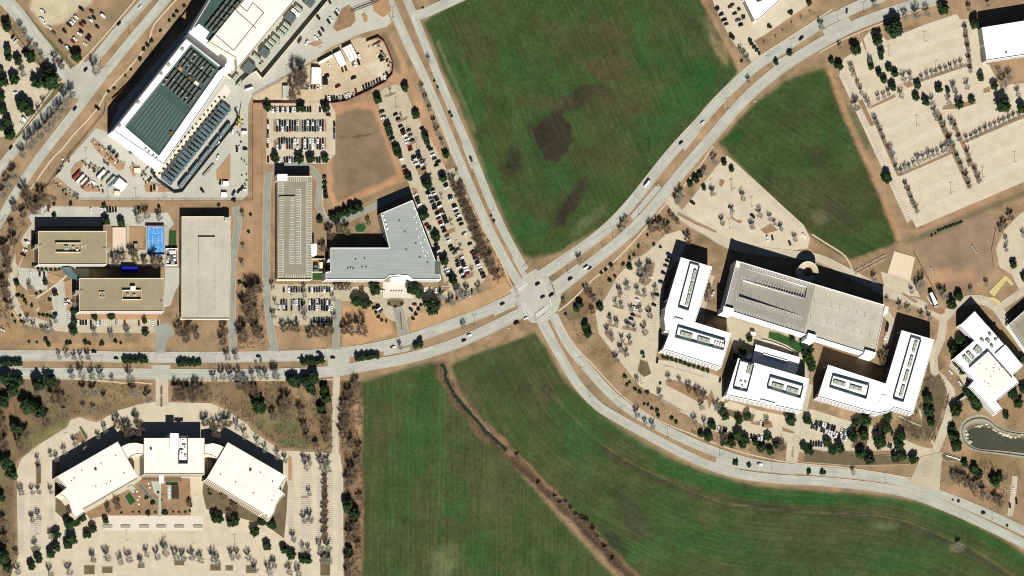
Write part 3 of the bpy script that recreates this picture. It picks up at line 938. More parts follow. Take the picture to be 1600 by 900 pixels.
def bands(root, w, H, floors, m=None, minlen=8, h=1.5, name='window_band', tall=True):
    """a glazed band per storey on every long side"""
    w = ccw(w)
    n = len(w)
    fh = H / floors
    for i in range(n):
        p, q = Vector(w[i]), Vector(w[(i + 1) % n])
        Lg = (q - p).length
        if Lg < minlen:
            continue
        d = (q - p) / Lg
        o = Vector((d.y, -d.x))
        for k in range(floors):
            V, F = [], []
            hh = min(h, fh * 0.5) if o.y < -0.55 or not tall else fh * 0.78  # taller dark glass off the south sides also stands in for their shade
            z = k * fh + (fh * 0.38 if hh < fh * 0.6 else fh * 0.12)
            c = (p + q) / 2 + o * 0.04
            obox(c, d, Lg - 1.6, 0.2, z, z + hh, V, F)
            mk(name, V, F, m or M['glass'], root)


def building(name, label, roof, H, roofm, wallm, floors=3, par=0.8, cat='building', parm=None, z0=0.0, glass=True, uvdir=None, group=None):
    w = ccw(W(roof, H + par))
    root = empty(name, cen(w) + Vector((0, 0, z0)), label, cat, group)
    V, F = [], []
    prism(w, z0 - 0.1 if z0 == 0 else z0, H, V, F, cap=False)
    mk('wall', V, F, wallm, root)
    uv = None
    if uvdir:
        d = Vector(uvdir).normalized()
        uv = [(p[0] * d.x + p[1] * d.y, -p[0] * d.y + p[1] * d.x) for p in w]
    mk('roof', [(p[0], p[1], H) for p in w], [tuple(range(len(w)))], roofm, root, uv=uv)
    if par > 0:
        V, F = [], []
        ring(w, inset(w, 0.45), H - 0.02, H + par, V, F)
        mk('parapet', V, F, parm or wallm, root)
    if glass:
        bands(root, w, H, floors)
    root['H'] = H
    return root


def unit(root, x, y, L, Wd, dx, dy, z, h, m, name='rooftop_unit', fans=0, bev=0.12, fm=None):
    """box of plant on a roof (L, Wd in map steps along dx, dy), with fan hoods on top"""
    c = G(x, y, z + h)
    ax = wdir(x, y, dx, dy)
    V, F = [], []
    obox(c, ax, L * S, Wd * S, z, z + h, V, F, bev)
    o = mk(name, V, F, m, root)
    for i in range(fans):
        t = (i + 0.5) / fans - 0.5
        p = Vector(c.xy) + ax * t * L * S * 0.9
        V, F = [], []
        tube((p.x, p.y, z + h - 0.02), (p.x, p.y, z + h + 0.25), Wd * S * 0.2, Wd * S * 0.18, V, F, 10)
        mk('fan', V, F, fm or M['grille'], o)
    return o


def block(root, poly, z0, z1, m, name, zt=None):
    V, F = [], []
    prism(W(poly, z1), z0, z1, V, F)
    return mk(name, V, F, m, root)


def screen(root, poly, z, h=2.8, m=None, name='plant_screen', t=0.3):
    w = ccw(W(poly, z + h))
    V, F = [], []
    ring(w, inset(w, t), z - 0.02, z + h, V, F)
    return mk(name, V, F, m or M['screen'], root)


def bl(q, u, v):
    (ax, ay), (bx, by), (cx, cy), (dx, dy) = q
    return ((ax * (1 - u) + bx * u) * (1 - v) + (dx * (1 - u) + cx * u) * v,
            (ay * (1 - u) + by * u) * (1 - v) + (dy * (1 - u) + cy * u) * v)


def garage(label, quad, H, levels, deckm, wallm, holes=(), extra=None, par=1.1, group=None):
    q = P(quad)
    w = ccw(W(quad, H + par))
    root = empty('parking_garage', cen(w), label, 'parking garage', group)
    us = sorted({0, 1} | {h[0] for h in holes} | {h[2] for h in holes} | ({extra[0]} if extra else set()))
    vs = sorted({0, 1} | {h[1] for h in holes} | {h[3] for h in holes})
    VA, FA, VB, FB = [], [], [], []
    for i in range(len(us) - 1):
        for j in range(len(vs) - 1):
            u, v = (us[i] + us[i + 1]) / 2, (vs[j] + vs[j + 1]) / 2
            if any(h[0] < u < h[2] and h[1] < v < h[3] for h in holes):
                continue
            V, F = (VB, FB) if extra and u > extra[0] else (VA, FA)
            b = len(V)
            V += [tuple(G(*bl(q, a, c), H)) for a, c in ((us[i], vs[j + 1]), (us[i + 1], vs[j + 1]), (us[i + 1], vs[j]), (us[i], vs[j]))]
            F.append((b, b + 1, b + 2, b + 3))
    mk('deck', VA, FA, deckm, root)
    if VB:
        mk('deck', VB, FB, extra[1], root)
    for u0, v0, u1, v1, low in holes:
        zz = {(u0, v0): H, (u1, v0): H, (u1, v1): H, (u0, v1): H}
        for k in zz:
            if (low == 'w' and k[0] == u0) or (low == 'e' and k[0] == u1) or (low == 'n' and k[1] == v0) or (low == 's' and k[1] == v1):
                zz[k] = H - 3.0
            elif low == 'N' and k[1] == v0:
                zz[k] = H + 1.3
        cs = [(u0, v1), (u1, v1), (u1, v0), (u0, v0)]
        V = []
        for k in cs:
            g = G(*bl(q, *k), H)
            V.append((g.x, g.y, zz[k] - 0.02))
        mk('ramp', V, [(0, 1, 2, 3)], deckm, root)
        V, F = [], []
        for a, b in zip(cs, cs[1:] + cs[:1]):
            ga, gb = G(*bl(q, *a), H), G(*bl(q, *b), H)
            n = len(V)
            V += [(ga.x, ga.y, H - 3.2), (gb.x, gb.y, H - 3.2), (gb.x, gb.y, H + 0.5), (ga.x, ga.y, H + 0.5)]
            if low == 'N':
                V[-4:] = [(ga.x, ga.y, H - 0.02), (gb.x, gb.y, H - 0.02), (gb.x, gb.y, max(H, zz[b] + 0.5)), (ga.x, ga.y, max(H, zz[a] + 0.5))]
            if zz[a] != H or zz[b] != H:
                F.append((n, n + 1, n + 2, n + 3))
        mk('ramp_wall', V, F, wallm, root)
    fh = H / levels
    for k in range(1, levels + 1):
        V, F = [], []
        top = H + par if k == levels else k * fh + 0.9
        ring(w, inset(w, 0.4), k * fh - 0.7, top, V, F)
        mk('spandrel', V, F, wallm, root)
    V, F = [], []
    prism(inset(w, 2.2), -0.1, H - 3.4, V, F)
    mk('shade_core', V, F, M['dark'], root)  # dark solid block stands in for the shaded depth of the open levels
    return root, q


# ---- upper and lower tan offices on the left
b = building('office_building', 'flat tan roofed office left of the blue court', '60 361,167 361,167 413.5,60 413.5', 13, M['tan'], M['white'], 3, parm=M['creamw'])
screen(b, '87 379,127 379,127 394,87 394', 13, 2.4, M['creamw'])
unit(b, 104, 387, 7, 6, 1, 0, 13, 1.9, M['pale'], fans=2)
unit(b, 115, 386, 4, 3, 1, 0, 13, 1.5, M['pale'], fans=1)
unit(b, 121, 390, 4, 2.5, 1, 0, 13, 1.4, M['white'])
unit(b, 129, 385, 1.6, 1.6, 1, 0, 13, 0.8, M['white'], 'roof_vent')
unit(b, 133, 384, 1.6, 1.6, 1, 0, 13, 0.8, M['white'], 'roof_vent')
block(b, '54.5 382,66 382,66 386.5,54.5 386.5', 0, 13.9, M['stone'], 'stair_tower')
block(b, '161 387,173 387,173 392,161 392', 0, 13.9, M['stone'], 'stair_tower')
b = building('office_building', 'flat tan roofed office nearest the main road', '124 434.5,256.5 434.5,256.5 487,124 487', 13, M['tan'], M['white'], 3, parm=M['creamw'])
screen(b, '191 453,221 453,221 468,191 468', 13, 2.4, M['creamw'])
block(b, '204 447,212 447,212 453,204 453', 13, 16.2, M['cream'], 'penthouse')
unit(b, 200, 460, 4, 3, 1, 0, 13, 1.6, M['pale'], fans=1)
unit(b, 210, 461, 5, 3, 1, 0, 13, 1.6, M['pale'], fans=1)
screen(b, '155 456,164 456,164 464,155 464', 13, 1.6, M['creamw'])
unit(b, 160, 460, 3, 3, 1, 0, 13, 1.2, M['pale'], fans=1)
block(b, '118 453.5,130 453.5,130 458.5,118 458.5', 0, 13.9, M['stone'], 'stair_tower')
unit(b, 252, 470, 2, 2, 1, 0, 13, 0.8, M['dark'], 'roof_vent')
pl = building('entrance_canopy', 'curved glazed entrance canopy linking the two tan offices', '98 417,110 417,114 424,122 431,125 435,117 436,108 430', 6, M['steel'], M['steel'], 1, 0.3, 'canopy', glass=False)
sheet('paving', '111 417,139 417,139 434,126 434,118 430,112 423', M['lotd'], 'paved forecourt between the two tan offices', 'paving')
a = empty('awning', G(203, 421), 'bright blue awning between the tan offices', 'awning')
V, F = [], []
obox(G(203, 421, 5), (1, 0), 15.6, 5, 4.9, 5.1, V, F)
mk('canvas', V, F, M['awning'], a)
for x in (190.5, 215.5):
    for y in (418.5, 424.5):
        V, F = [], []
        p = G(x, y, 5)
        tube((p.x, p.y, 0), (p.x, p.y, 4.95), 0.08, 0.08, V, F)
        mk('post', V, F, M['pole'], a)

# ---- garages
g, q = garage('wide beige topped garage right of the blue court', '284 338,361 338,359.5 498.5,283.5 498.5', 7.5, 2, M['deckl'], M['creamw'], [(0.335, 0.205, 0.675, 0.62, 'N')])
stalls([(284.5, 340, 284.5, 496, 56, 8, 1.6), (308.5, 342, 308.5, 490, 52, -7, 1.6), (337, 342, 337, 490, 52, 7, 1.6), (359.5, 346, 359, 496, 52, -8, 1.6), (287, 339, 350, 339, 22, 0.6, 7), (290, 497, 355, 497, 22, 0.6, -7)], 7.5, g, 0.36, 'bay_marking', m=M['deckline'])
stalls([(311, 374, 311, 432, 20, 7, 0), (334, 374, 334, 432, 20, -7, 0)], 7.5, g, 0.36, 'bay_marking', m=M['deckline'], zf=lambda y: 0.05 + 1.3 * (1 - ((y - 338) / 160.5 - 0.205) / 0.415))
block(g, '351 339.5,359 339.5,359 344.5,351 344.5', 7.5, 10.3, M['pale'], 'stair_tower')
for y in (347, 358, 371, 385, 400, 412, 425, 440, 455, 470, 485):
    for x in (309.5, 335.5, 360):
        if rnd.random() < 0.75:
            V, F = [], []
            p = G(x, y, 7.5)
            tube((p.x, p.y, 7.5), (p.x, p.y, 12.0), 0.09, 0.07, V, F)
            mk('lamp_post', V, F, M['pole'], g)
g, q = garage('narrow olive topped garage left of the grey roofed office', '434 275,487.5 275,487.5 437,434 437', 9, 3, M['deckd'], M['creamw'], [(0.02, 0.2, 0.5, 0.62, 'N')])
stalls([(435, 286, 435, 304, 5, 7.5, 0), (435, 378, 435, 432, 14, 7.5, 0), (460, 378, 460, 412, 9, -7, 0), (462, 296, 462, 412, 30, 8, 0), (487, 286, 487, 432, 38, -7.5, 0), (450, 276, 480, 276, 9, 0, 8), (448, 436, 476, 436, 8, 0, -7)], 9, g, 0.5, 'bay_marking')
stalls([(443, 286, 443, 428, 1, 0, 0.1), (469.5, 298, 469.5, 411, 1, 0, 0.1)], 9, g, 0.3, 'bay_marking')
stalls([(435.6, 310, 435.6, 374, 17, 7.5, 0), (460, 310, 460, 374, 17, -7, 0)], 9, g, 0.5, 'bay_marking', zf=lambda y: 0.05 + 1.3 * (1 - ((y - 275) / 162 - 0.2) / 0.42))
V, F = [], []
for x0, y0, x1, y1 in ((442.5, 286, 442.5, 428), (453, 312, 453, 412), (470, 296, 470, 412), (479.5, 286, 479.5, 430)):
    p, r = G(x0, y0, 9), G(x1, y1, 9)
    c = (p + r) / 2
    obox(c, (r - p).xy, (r - p).length, 0.45, 9.01, 9.03, V, F)
mk('aisle_line', V, F, M['paint'], g)
block(g, '433.5 272,449 272,449 282,433.5 282', 0, 11.5, M['whiter'], 'stair_tower')
block(g, '486.5 381,495 381,495 398,486.5 398', 0, 11, M['whiter'], 'stair_tower')
for y in (287, 295, 307, 330, 352, 374, 398, 420):
    for x in (461, 487):
        V, F = [], []
        p = G(x, y, 9)
        tube((p.x, p.y, 9), (p.x, p.y, 13.5), 0.09, 0.07, V, F)
        mk('lamp_post', V, F, M['pole'], g)
g, q = garage('large campus garage with two toned roof deck', '1151 407,1384 477,1367 556,1131.5 483', 20, 6, M['deckg'], M['white'],
              [(0.07, 0.10, 0.485, 0.325, 'e'), (0.07, 0.34, 0.485, 0.68, 'w'), (0.6, 0.3, 0.9, 0.36, 'w')][:2], (0.53, M['deckl']))
sg = []
for v, dv in ((0.01, 6.5), (0.985, -6.5), (0.095, -5.5), (0.69, 6), (0.335, -6)):
    (x0, y0), (x1, y1) = bl(q, 0.06, v), bl(q, 0.97, v)
    if v in (0.095, 0.69, 0.335):
        x1, y1 = bl(q, 0.49, v)
    n = int(math.hypot(x1 - x0, y1 - y0) / 4.1)
    sg.append((x0, y0, x1, y1, n, -dv * 0.26, dv * 0.97))
for v, dv in ((0.33, -5.5), (0.345, 5.5), (0.66, -5.5), (0.675, 5.5)):
    (x0, y0), (x1, y1) = bl(q, 0.57, v), bl(q, 0.9, v)
    sg.append((x0, y0, x1, y1, int(math.hypot(x1 - x0, y1 - y0) / 4.1), -dv * 0.26, dv * 0.97))
for u, du in ((0.006, 7), (0.994, -7)):
    (x0, y0), (x1, y1) = bl(q, u, 0.12), bl(q, u, 0.9)
    sg.append((x0, y0, x1, y1, 16, du * 0.96, du * 0.29))
stalls(sg, 20, g, 0.34, 'bay_marking')
for u in np.linspace(0.1, 0.94, 16):
    for v in (0.335, 0.67):
        V, F = [], []
        p = G(*bl(q, u, v), 20)
        tube((p.x, p.y, 20), (p.x, p.y, 24.0), 0.13, 0.1, V, F)
        mk('lamp_post', V, F, M['pole'], g)
block(g, '1131 478,1147 482.5,1145 491,1129.5 487', 0, 23, M['whiter'], 'stair_tower')
block(g, '1263 520,1276 524,1273 534,1260 530', 0, 23.5, M['whiter'], 'stair_tower')
block(g, '1352 546,1369 551,1367 558,1350 553', 0, 23, M['whiter'], 'stair_tower')
block(g, '1151 407,1157 409,1155 418,1149 416', 0, 22, M['cream'], 'stair_tower')
block(g, '1383 478,1389 480,1387 489,1381 487', 0, 22, M['cream'], 'stair_tower')
# round ramp
rp = empty('spiral_ramp', G(1257, 432), 'round spiral ramp with pale crescent deck beside the large garage', 'ramp')
c0 = G(1263, 424, 11).xy
for part in range(6):
    V, F = [], []
    N = 10
    for i in range(N + 1):
        t = math.radians(-10 + (part * N + i) / (6 * N) * 340)
        z = 11 - 4.5 * (part * N + i) / (6 * N)
        for r in (4.2, 9.6):
            V.append((c0.x + math.cos(t) * r, c0.y + math.sin(t) * r, z))
    for i in range(N):
        F.append((2 * i, 2 * i + 1, 2 * i + 3, 2 * i + 2))
    mk('ramp_slab', V, F, M['lotp'], rp)
    V, F = [], []
    for i in range(N + 1):
        t = math.radians(-10 + (part * N + i) / (6 * N) * 340)
        z = 11 - 4.5 * (part * N + i) / (6 * N)
        for r, zz in ((9.6, 0), (9.6, z + 1), (9.3, z + 1), (9.3, z)):
            V.append((c0.x + math.cos(t) * r, c0.y + math.sin(t) * r, zz))
    for i in range(N):
        for j in range(3):
            F.append((4 * i + j, 4 * i + 4 + j, 4 * i + 5 + j, 4 * i + 1 + j))
    mk('ramp_wall', V, F, M['creamw'], rp)
g, q = garage('olive topped garage cut by the right edge', '1575 508,1632 458,1668 506,1612 562', 10, 3, M['deckd'], M['white'])
stalls([(1576, 507, 1630, 460, 18, 4.5, 5), (1578, 512, 1610, 556, 14, 6, -5)], 10, g, 0.4, 'bay_marking')

# ---- grey roofed L-shaped office
b = building('office_building', 'grey metal roofed L-shaped office beside the crossroads', '595 333.5,644.5 312.5,687 424,689 437,645 437,638 431,622 429.5,608 431,602 437,509 437,509 425,516.5 424,516.5 387,608.5 387', 13, M['metal'], M['white'], 3, uvdir=(1, 0))
for x, y in ((556, 405), (570, 404), (544, 419), (548, 418), (552, 419), (566, 417), (572, 417), (635, 390), (650, 380), (624, 345), (633, 362), (656, 402), (668, 410)):
    unit(b, x, y, 1.8, 1.6, 1, 0, 13, 1.0, M['dark'], 'roof_vent', bev=0.1)
for x, y in ((599, 337), (601, 343), (603, 350), (605, 357)):
    unit(b, x, y, 3.5, 2.2, 0.3, 0.95, 13, 1.2, M['white'], 'rooftop_unit')
for i in range(16):
    unit(b, 648 + i * 1.5 + rnd.uniform(-8, 3), 326 + i * 5 + rnd.uniform(-2, 2), rnd.uniform(1.5, 3.5), 1.2, 0.35, 0.93, 13, 0.25, M['whiter'], 'roof_patch', bev=0.05)
block(b, '680 408,688 408,689 428,680 428', 13, 13.9, M['grille'], 'hatch_and_shade_block')  # dark block stands in for the shadow in a roof recess
block(b, '516 403,522 403,522 409,512 409,512 406', 5, 10, M['cream'], 'side_canopy')
cn = building('entrance_canopy', 'white curved entrance canopy of the grey roofed office', '610 434,616 432.5,628 432.5,634 434,633 441,611 441', 7, M['whiter'], M['white'], 1, 0.3, 'canopy', glass=False)

# ---- three-winged office lower left
b = building('office_building', 'central block of the cream roofed three-winged office', '225 684.5,319.5 684.5,319.5 741,225 741', 15, M['cream'], M['creamw'], 4)
block(b, '266 677,279 677,279 702,266 702', 0, 18, M['whiter'], 'tower')
screen(b, '279.5 681,293.5 681,293.5 724,279.5 724', 15, 3)
for x, y, L, Wd in ((286, 687, 7, 6), (288, 697, 6, 4), (284, 707, 6, 8), (289, 700, 4, 5), (290, 713, 2.5, 4)):
    unit(b, x, y, L, Wd, 1, 0, 15, 2.0, M['white'], fans=1)
unit(b, 236, 701, 3, 3.4, 1, 0, 15, 1.1, M['dark'], 'roof_vent')
b = building('office_wing', 'left wing of the cream roofed three-winged office', '88 745,184 690,216.5 747,131 796,133 800,119 811,113 801,108 786,101 777,92 772,104 762', 15, M['cream'], M['creamw'], 4)
unit(b, 149.5, 733, 3.4, 3.6, 1, 0, 15, 1.2, M['dark'], 'roof_vent')
for x, y in ((116, 747), (112, 751), (150, 760), (166, 756), (173, 752), (128, 735), (181, 712), (194, 739), (158, 724)):
    unit(b, x, y, 1.6, 1.6, 1, 0, 15, 0.5, M['dark'], 'roof_vent', bev=0.05)
b = building('office_wing', 'right wing of the cream roofed three-winged office', '322 749,356 691,449 745,436 764,446 773,438 780,432 790,428 803,421 813,410 803', 15, M['cream'], M['creamw'], 4)
unit(b, 391.5, 734, 3.4, 3.6, 1, 0, 15, 1.2, M['dark'], 'roof_vent')
for x, y in ((345, 741), (368, 753), (396, 770), (407, 738), (426, 752), (425, 782), (416, 805)):
    unit(b, x, y, 1.6, 1.6, 1, 0, 15, 0.5, M['dark'], 'roof_vent', bev=0.05)
building('office_link', 'left curved link roof beside the central cream block', '186 701,193 696,202 692.5,213 692,224.6 694.5,224.6 709,213 710,203 714.5,196 721,190 712', 14, M['cream'], M['creamw'], 3, 0.6)
building('office_link', 'right curved link roof beside the central cream block', '320 694.5,333 692.5,344 695.5,352 700,357 703,352 714,347 723,339 716,331 711.5,320 709.5', 14, M['cream'], M['creamw'], 3, 0.6)

# ---- white campus offices on the right
def plant(b, x, y, n, dx, dy, z, L=15, Wd=6.5, gap=18.5):
    d = Vector((dx, dy)).normalized()
    for i in range(n):
        p = Vector((x, y)) + d * gap * i
        unit(b, p.x, p.y, L, Wd, dx, dy, z, 1.9, M['pale'], fans=2)


b = building('office_building', 'white L-shaped office nearest the crossroads', '1064 402,1113 417,1093 483,1086 503.5,1143 521,1127 574.5,1036 546,1046 519.5,1040 517,1038 498,1040 481,1044 468', 17, M['whiter'], M['white'], 4)
screen(b, '1079 410.5,1094 415,1076 485,1060.5 480', 17)
plant(b, 1085, 430, 3, -16, 66, 17, 17, 5, 20)
screen(b, '1060 510,1134 532,1131 547,1056 527', 17)
plant(b, 1073, 523, 2, 74, 22, 17, 20, 6, 28)
for i in range(4):
    unit(b, 1118 + i * 4, 536 + i * 1.2, 3, 6, 74, 22, 17, 1.6, M['white'])
block(b, '1055 496,1068 500,1067 503,1054 499', 17, 18.6, M['white'], 'skylight')
b = building('office_building', 'white office with two plant enclosures beside the low courtyard roof', '1153.5 559.5,1265 592,1252.5 643,1135 617.5', 17, M['whiter'], M['white'], 4)
screen(b, '1157 563,1179 569,1168 612,1146 607', 17)
unit(b, 1171, 577, 14, 6, -16, 66, 17, 2, M['pale'], fans=3)
for x, y in ((1158, 597), (1165, 598), (1160, 604)):
    unit(b, x, y, 4, 3.6, 1, 0.3, 17, 1.6, M['white'], fans=1)
screen(b, '1204 588,1256 603,1251 622,1199 606', 17)
plant(b, 1216, 603, 2, 74, 22, 17, 19, 6, 24)
block(b, '1189 624,1212 630.5,1211 632.5,1188 626', 17, 18.3, M['white'], 'skylight')
b = building('office_building', 'white L-shaped office beside the winding drive', '1294 570,1384 599.5,1409 516,1460.5 531,1427 646,1398 637,1390 643,1374 646,1358 643,1278 620', 17, M['whiter'], M['white'], 4)
screen(b, '1302 586,1359 602,1354 623,1297 605', 17)
plant(b, 1312, 599, 2, 74, 22, 17, 20, 6, 27)
screen(b, '1424 526,1440 531,1412 628,1396 623', 17)
plant(b, 1430, 542, 4, -28, 97, 17, 18, 5, 24)
block(b, '1378 616,1386 618.5,1380 630,1374 628', 17, 17.8, M['white'], 'skylight')
b = building('low_building', 'low white courtyard building shaded by the office south of it', '1181 538,1250.5 558.5,1243 592,1173 571', 5, M['whiter'], M['white'], 1, 0.4)
block(b, '1193 552,1231 563.5,1230.5 566,1192.5 554.5', 5, 6.2, M['white'], 'skylight')
b = building('office_building', 'angled white building with stepped roofs above the pond', '1523 485.5,1598 572,1583 586,1592 598,1557 627,1566 639.5,1557 647,1515 603,1522 594.5,1491 559.5,1523 531.5,1499.5 507.5', 13, M['whiter'], M['white'], 3)
block(b, '1544 549,1583 593,1556 618.5,1515 574.5', 13, 16.5, M['cream'], 'raised_roof')
block(b, '1571 538.5,1597.5 570.5,1582 583,1555 553', 13, 15, M['whiter'], 'raised_roof')
block(b, '1523 486.5,1544 510.5,1525 528.5,1501 507.5', 13, 15, M['whiter'], 'raised_roof')
for x, y, L, Wd in ((1511, 562, 15, 5), (1517, 556, 15, 5), (1526, 549, 10, 4), (1530, 546, 13, 5), (1544, 533, 7, 5), (1550, 541, 5, 4), (1535, 532, 6, 4), (1556, 531, 4, 3), (1560, 528, 3, 3), (1547, 523, 5, 4)):
    unit(b, x, y, L, Wd, 0.66, 0.75, 13, 2.0, M['pale'], fans=2)
for i in range(9):
    unit(b, 1527 + i * 3.6, 600 + i * 4.2, 1.0, 1.0, 1, 0, 13, 0.4, M['dark'], 'roof_vent', bev=0.05)
for i in range(14):
    unit(b, 1550 + rnd.uniform(-22, 20), 585 + rnd.uniform(-20, 20), 1.2, 1.2, 1, 0, 16.5, 0.5, M['dark'], 'roof_vent', bev=0.05)
b = building('warehouse', 'white warehouse cut by the upper right edge', '1534 43,1640 26,1640 80,1542 95,1538 70', 15, M['whiter'], M['white'], 3)
unit(b, 1572.5, 82, 2.5, 2.5, 1, 0, 15, 1.2, M['dark'], 'roof_vent')
b = building('office_building', 'white building with a pointed end at the top edge', '1156 -15,1164 0,1180 33,1185.5 31,1224 -4,1232 -15', 10, M['whiter'], M['white'], 2)
block(b, '1182 0,1190 -2,1192 0,1184 3', 10, 11.5, M['dark'], 'hatch_and_shade_block')
b = building('pavilion', 'small white roofed pavilion above the campus drive', '1451.5 457.5,1457 455.5,1466.5 474.5,1460 478.5', 4.5, M['whiter'], M['dark'], 1, 0.2, 'pavilion', glass=False)
b = building('garden_pavilion', 'small white kiosk in the campus courtyard', '1173 518,1180 519,1181 523,1174 522', 4, M['whiter'], M['white'], 1, 0.2, 'pavilion', glass=False)
b = building('office_link', 'short white link beside the low courtyard building', '1169 552,1176 553,1173 562,1167 560', 8, M['whiter'], M['white'], 2, 0.3, glass=False)
b = building('canopy', 'thin angled canopy beside the drop-off lane', '1494 628,1508 618,1510 620,1496 631', 4, M['pale'], M['pale'], 1, 0.1, 'canopy', glass=False)

# ---- data centre
HA = 22
b = building('data_centre', 'long data centre hall with teal roof and rows of dark cooling units', '177.5 204.5,291 61,356 112,256 257.5', HA, M['whiter'], M['white'], 2, 1.0, 'data centre', glass=False)
ta = '196 199,299 71,343.5 107,248 243.5'
V, F = [], []
w = ccw(W(ta, HA + 0.2))
prism(w, HA - 0.2, HA + 0.12, V, F)
mk('roof_membrane', V, F, M['teal'], b)
V, F = [], []
ring(inset(w, -0.25), inset(w, 0.1), HA, HA + 1.2, V, F)
mk('upstand', V, F, M['pale'], b)
qa = [(196, 199), (299, 71), (343.5, 107), (248, 243.5)]       # u along the hall, v across it
for u in (0.60, 0.70, 0.84, 0.94):
    for k in range(8):
        if u in (0.585,) and k > 7:
            continue
        x, y = bl(qa, u - 0.012, 0.09 + 0.115 * k)
        unit(b, x, y, 13.8, 4.4, 103, -128, HA + 0.12, 2.6, M['grille'], 'cooling_unit', fans=0)
for u, v, c in ((0.765, 0.16, 'bedo'), (0.755, 0.52, 'wood'), (0.755, 0.72, 'creamw')):
    x, y = bl(qa, u, v)
    unit(b, x, y, 8, 5.5, 44, 36, HA + 0.12, 1.6, M[c], 'crate')
x, y = bl(qa, 0.24, 0.93)
unit(b, x, y, 6, 6, 1, 0, HA + 0.12, 1.4, M['wood'], 'crate')
for k in range(11):
    V, F = [], []
    p, r = G(*bl(qa, 0.05, 0.06 + 0.085 * k), HA), G(*bl(qa, 0.46, 0.06 + 0.085 * k), HA)
    obox((p + r) / 2, (r - p).xy, (r - p).length, 1.5, HA + 0.1, HA + 0.45, V, F)
    mk('roof_duct', V, F, M['tealp'], b)
for k in range(15):
    x, y = bl(qa, rnd.uniform(0.5, 0.98), rnd.uniform(0.03, 0.97))
    unit(b, x, y, 1.5, 1.2, 103, -128, HA + 0.12, 3.2, M['white'], 'roof_vent')
for x, y in ((285, 77), (264, 101), (252, 115), (216, 160), (187, 196)):
    unit(b, x, y, 5, 4, 103, -128, HA, 1.5, M['stone'], 'rooftop_unit')
for x, y in ((233, 237), (240, 243), (245, 247), (228, 232)):
    unit(b, x, y, 4, 2, 103, -128, HA, 1.2, M['pale'], 'rooftop_unit')
block(b, '343 110,351 104,360 112,352 118', HA, HA + 4, M['whiter'], 'stair_tower')
b2 = building('data_centre_annex', 'lower white annex along the end of the teal roofed hall', '193 220,198 212,258 256,251 264', 14, M['whiter'], M['white'], 2, 0.6, 'annex', glass=False)
b3 = building('data_centre_link', 'sunken white link roof in shade between the two data halls', '288 60,300 45,368 86,371 106,356 112', 13, M['whiter'], M['white'], 2, 0.4, 'annex', glass=False)
HB = 22
b = building('data_centre', 'second data hall with a cream panelled roof at the top edge', '326.5 66,404 -30,486 -30,371 108,369 91', HB, M['cream'], M['creamw'], 2, 0.8, 'data centre', glass=False)
V, F = [], []
for x0, y0, x1, y1 in ((336, 54, 365, 79), (365, 79, 412, 20), (412, 20, 395, 4), (395, 4, 386, 18), (386, 18, 372, 6), (368, 16, 400, 44), (369, 15, 382, 0)):
    p, r = G(x0, y0, HB), G(x1, y1, HB)
    obox((p + r) / 2, (r - p).xy, (r - p).length, 0.5, HB, HB + 0.35, V, F)
mk('expansion_joint', V, F, M['wood'], b)
b = building('data_centre_wing', 'teal strip of cooling plant left of the cream data hall', '299 47,346 -30,404 -30,326.5 65,312 55', 20, M['teal'], M['white'], 2, 0.6, 'annex', glass=False)
block(b, '299.5 47,311 37,327 50,320 62,312 57', 20, 20.9, M['whiter'], 'raised_roof')
qb = [(320, 42), (372, -24), (396, -20), (336, 52)]
for i in range(7):
    for k in range(3):
        x, y = bl(qb, 0.06 + 0.14 * i, 0.12 + 0.36 * k)
        unit(b, x, y, 10.5, 4.2, 66, -84, 20, 2.6, M['grille'], 'cooling_unit')
# plant yard beside the cream hall
k = 0
for x, y, m, L, Wd in ((402, 90, 'pale', 15, 5), (421, 72, 'pale', 15, 5), (426.5, 66.5, 'pale', 15, 5), (432, 60.5, 'pale', 15, 5), (440, 52.5, 'pale', 15, 5), (445, 46.5, 'pale', 15, 5), (449.5, 40, 'pale', 15, 5), (462, 19, 'whiter', 15, 5), (467.5, 14, 'pale', 15, 5)):
    r = empty('chiller', G(x, y), '%s pale chiller box, counted up from the lower end of the plant yard' % ordinal(k), 'chiller', 'chillers in the plant yard')
    unit(r, x, y, L, Wd, 0.77, 0.64, 0.1, 4, M[m], 'casing', fans=3)
    k += 1
for k, (x, y, L, Wd) in enumerate(((389, 105, 17, 17), (414, 81, 15, 12), (454, 26, 17, 12), (484, 2, 16, 12))):
    r = empty('cooling_tower', G(x, y), '%s dark grilled cooling tower, counted up from the lower end of the plant yard' % ordinal(k), 'cooling tower', 'cooling towers in the plant yard')
    unit(r, x, y, L, Wd, 0.77, 0.64, 0.1, 5, M['grille'], 'casing')
    for i in range(3):
        for j in range(3):
            d, e = Vector((0.77, 0.64)), Vector((0.64, -0.77))
            p = Vector((x, y)) + d * (i - 1) * L * 0.3 + e * (j - 1) * Wd * 0.3
            c = G(p.x, p.y, 5)
            V, F = [], []
            tube((c.x, c.y, 5), (c.x, c.y, 5.5), 1.0, 0.9, V, F, 10)
            mk('fan', V, F, M['steel'], r)


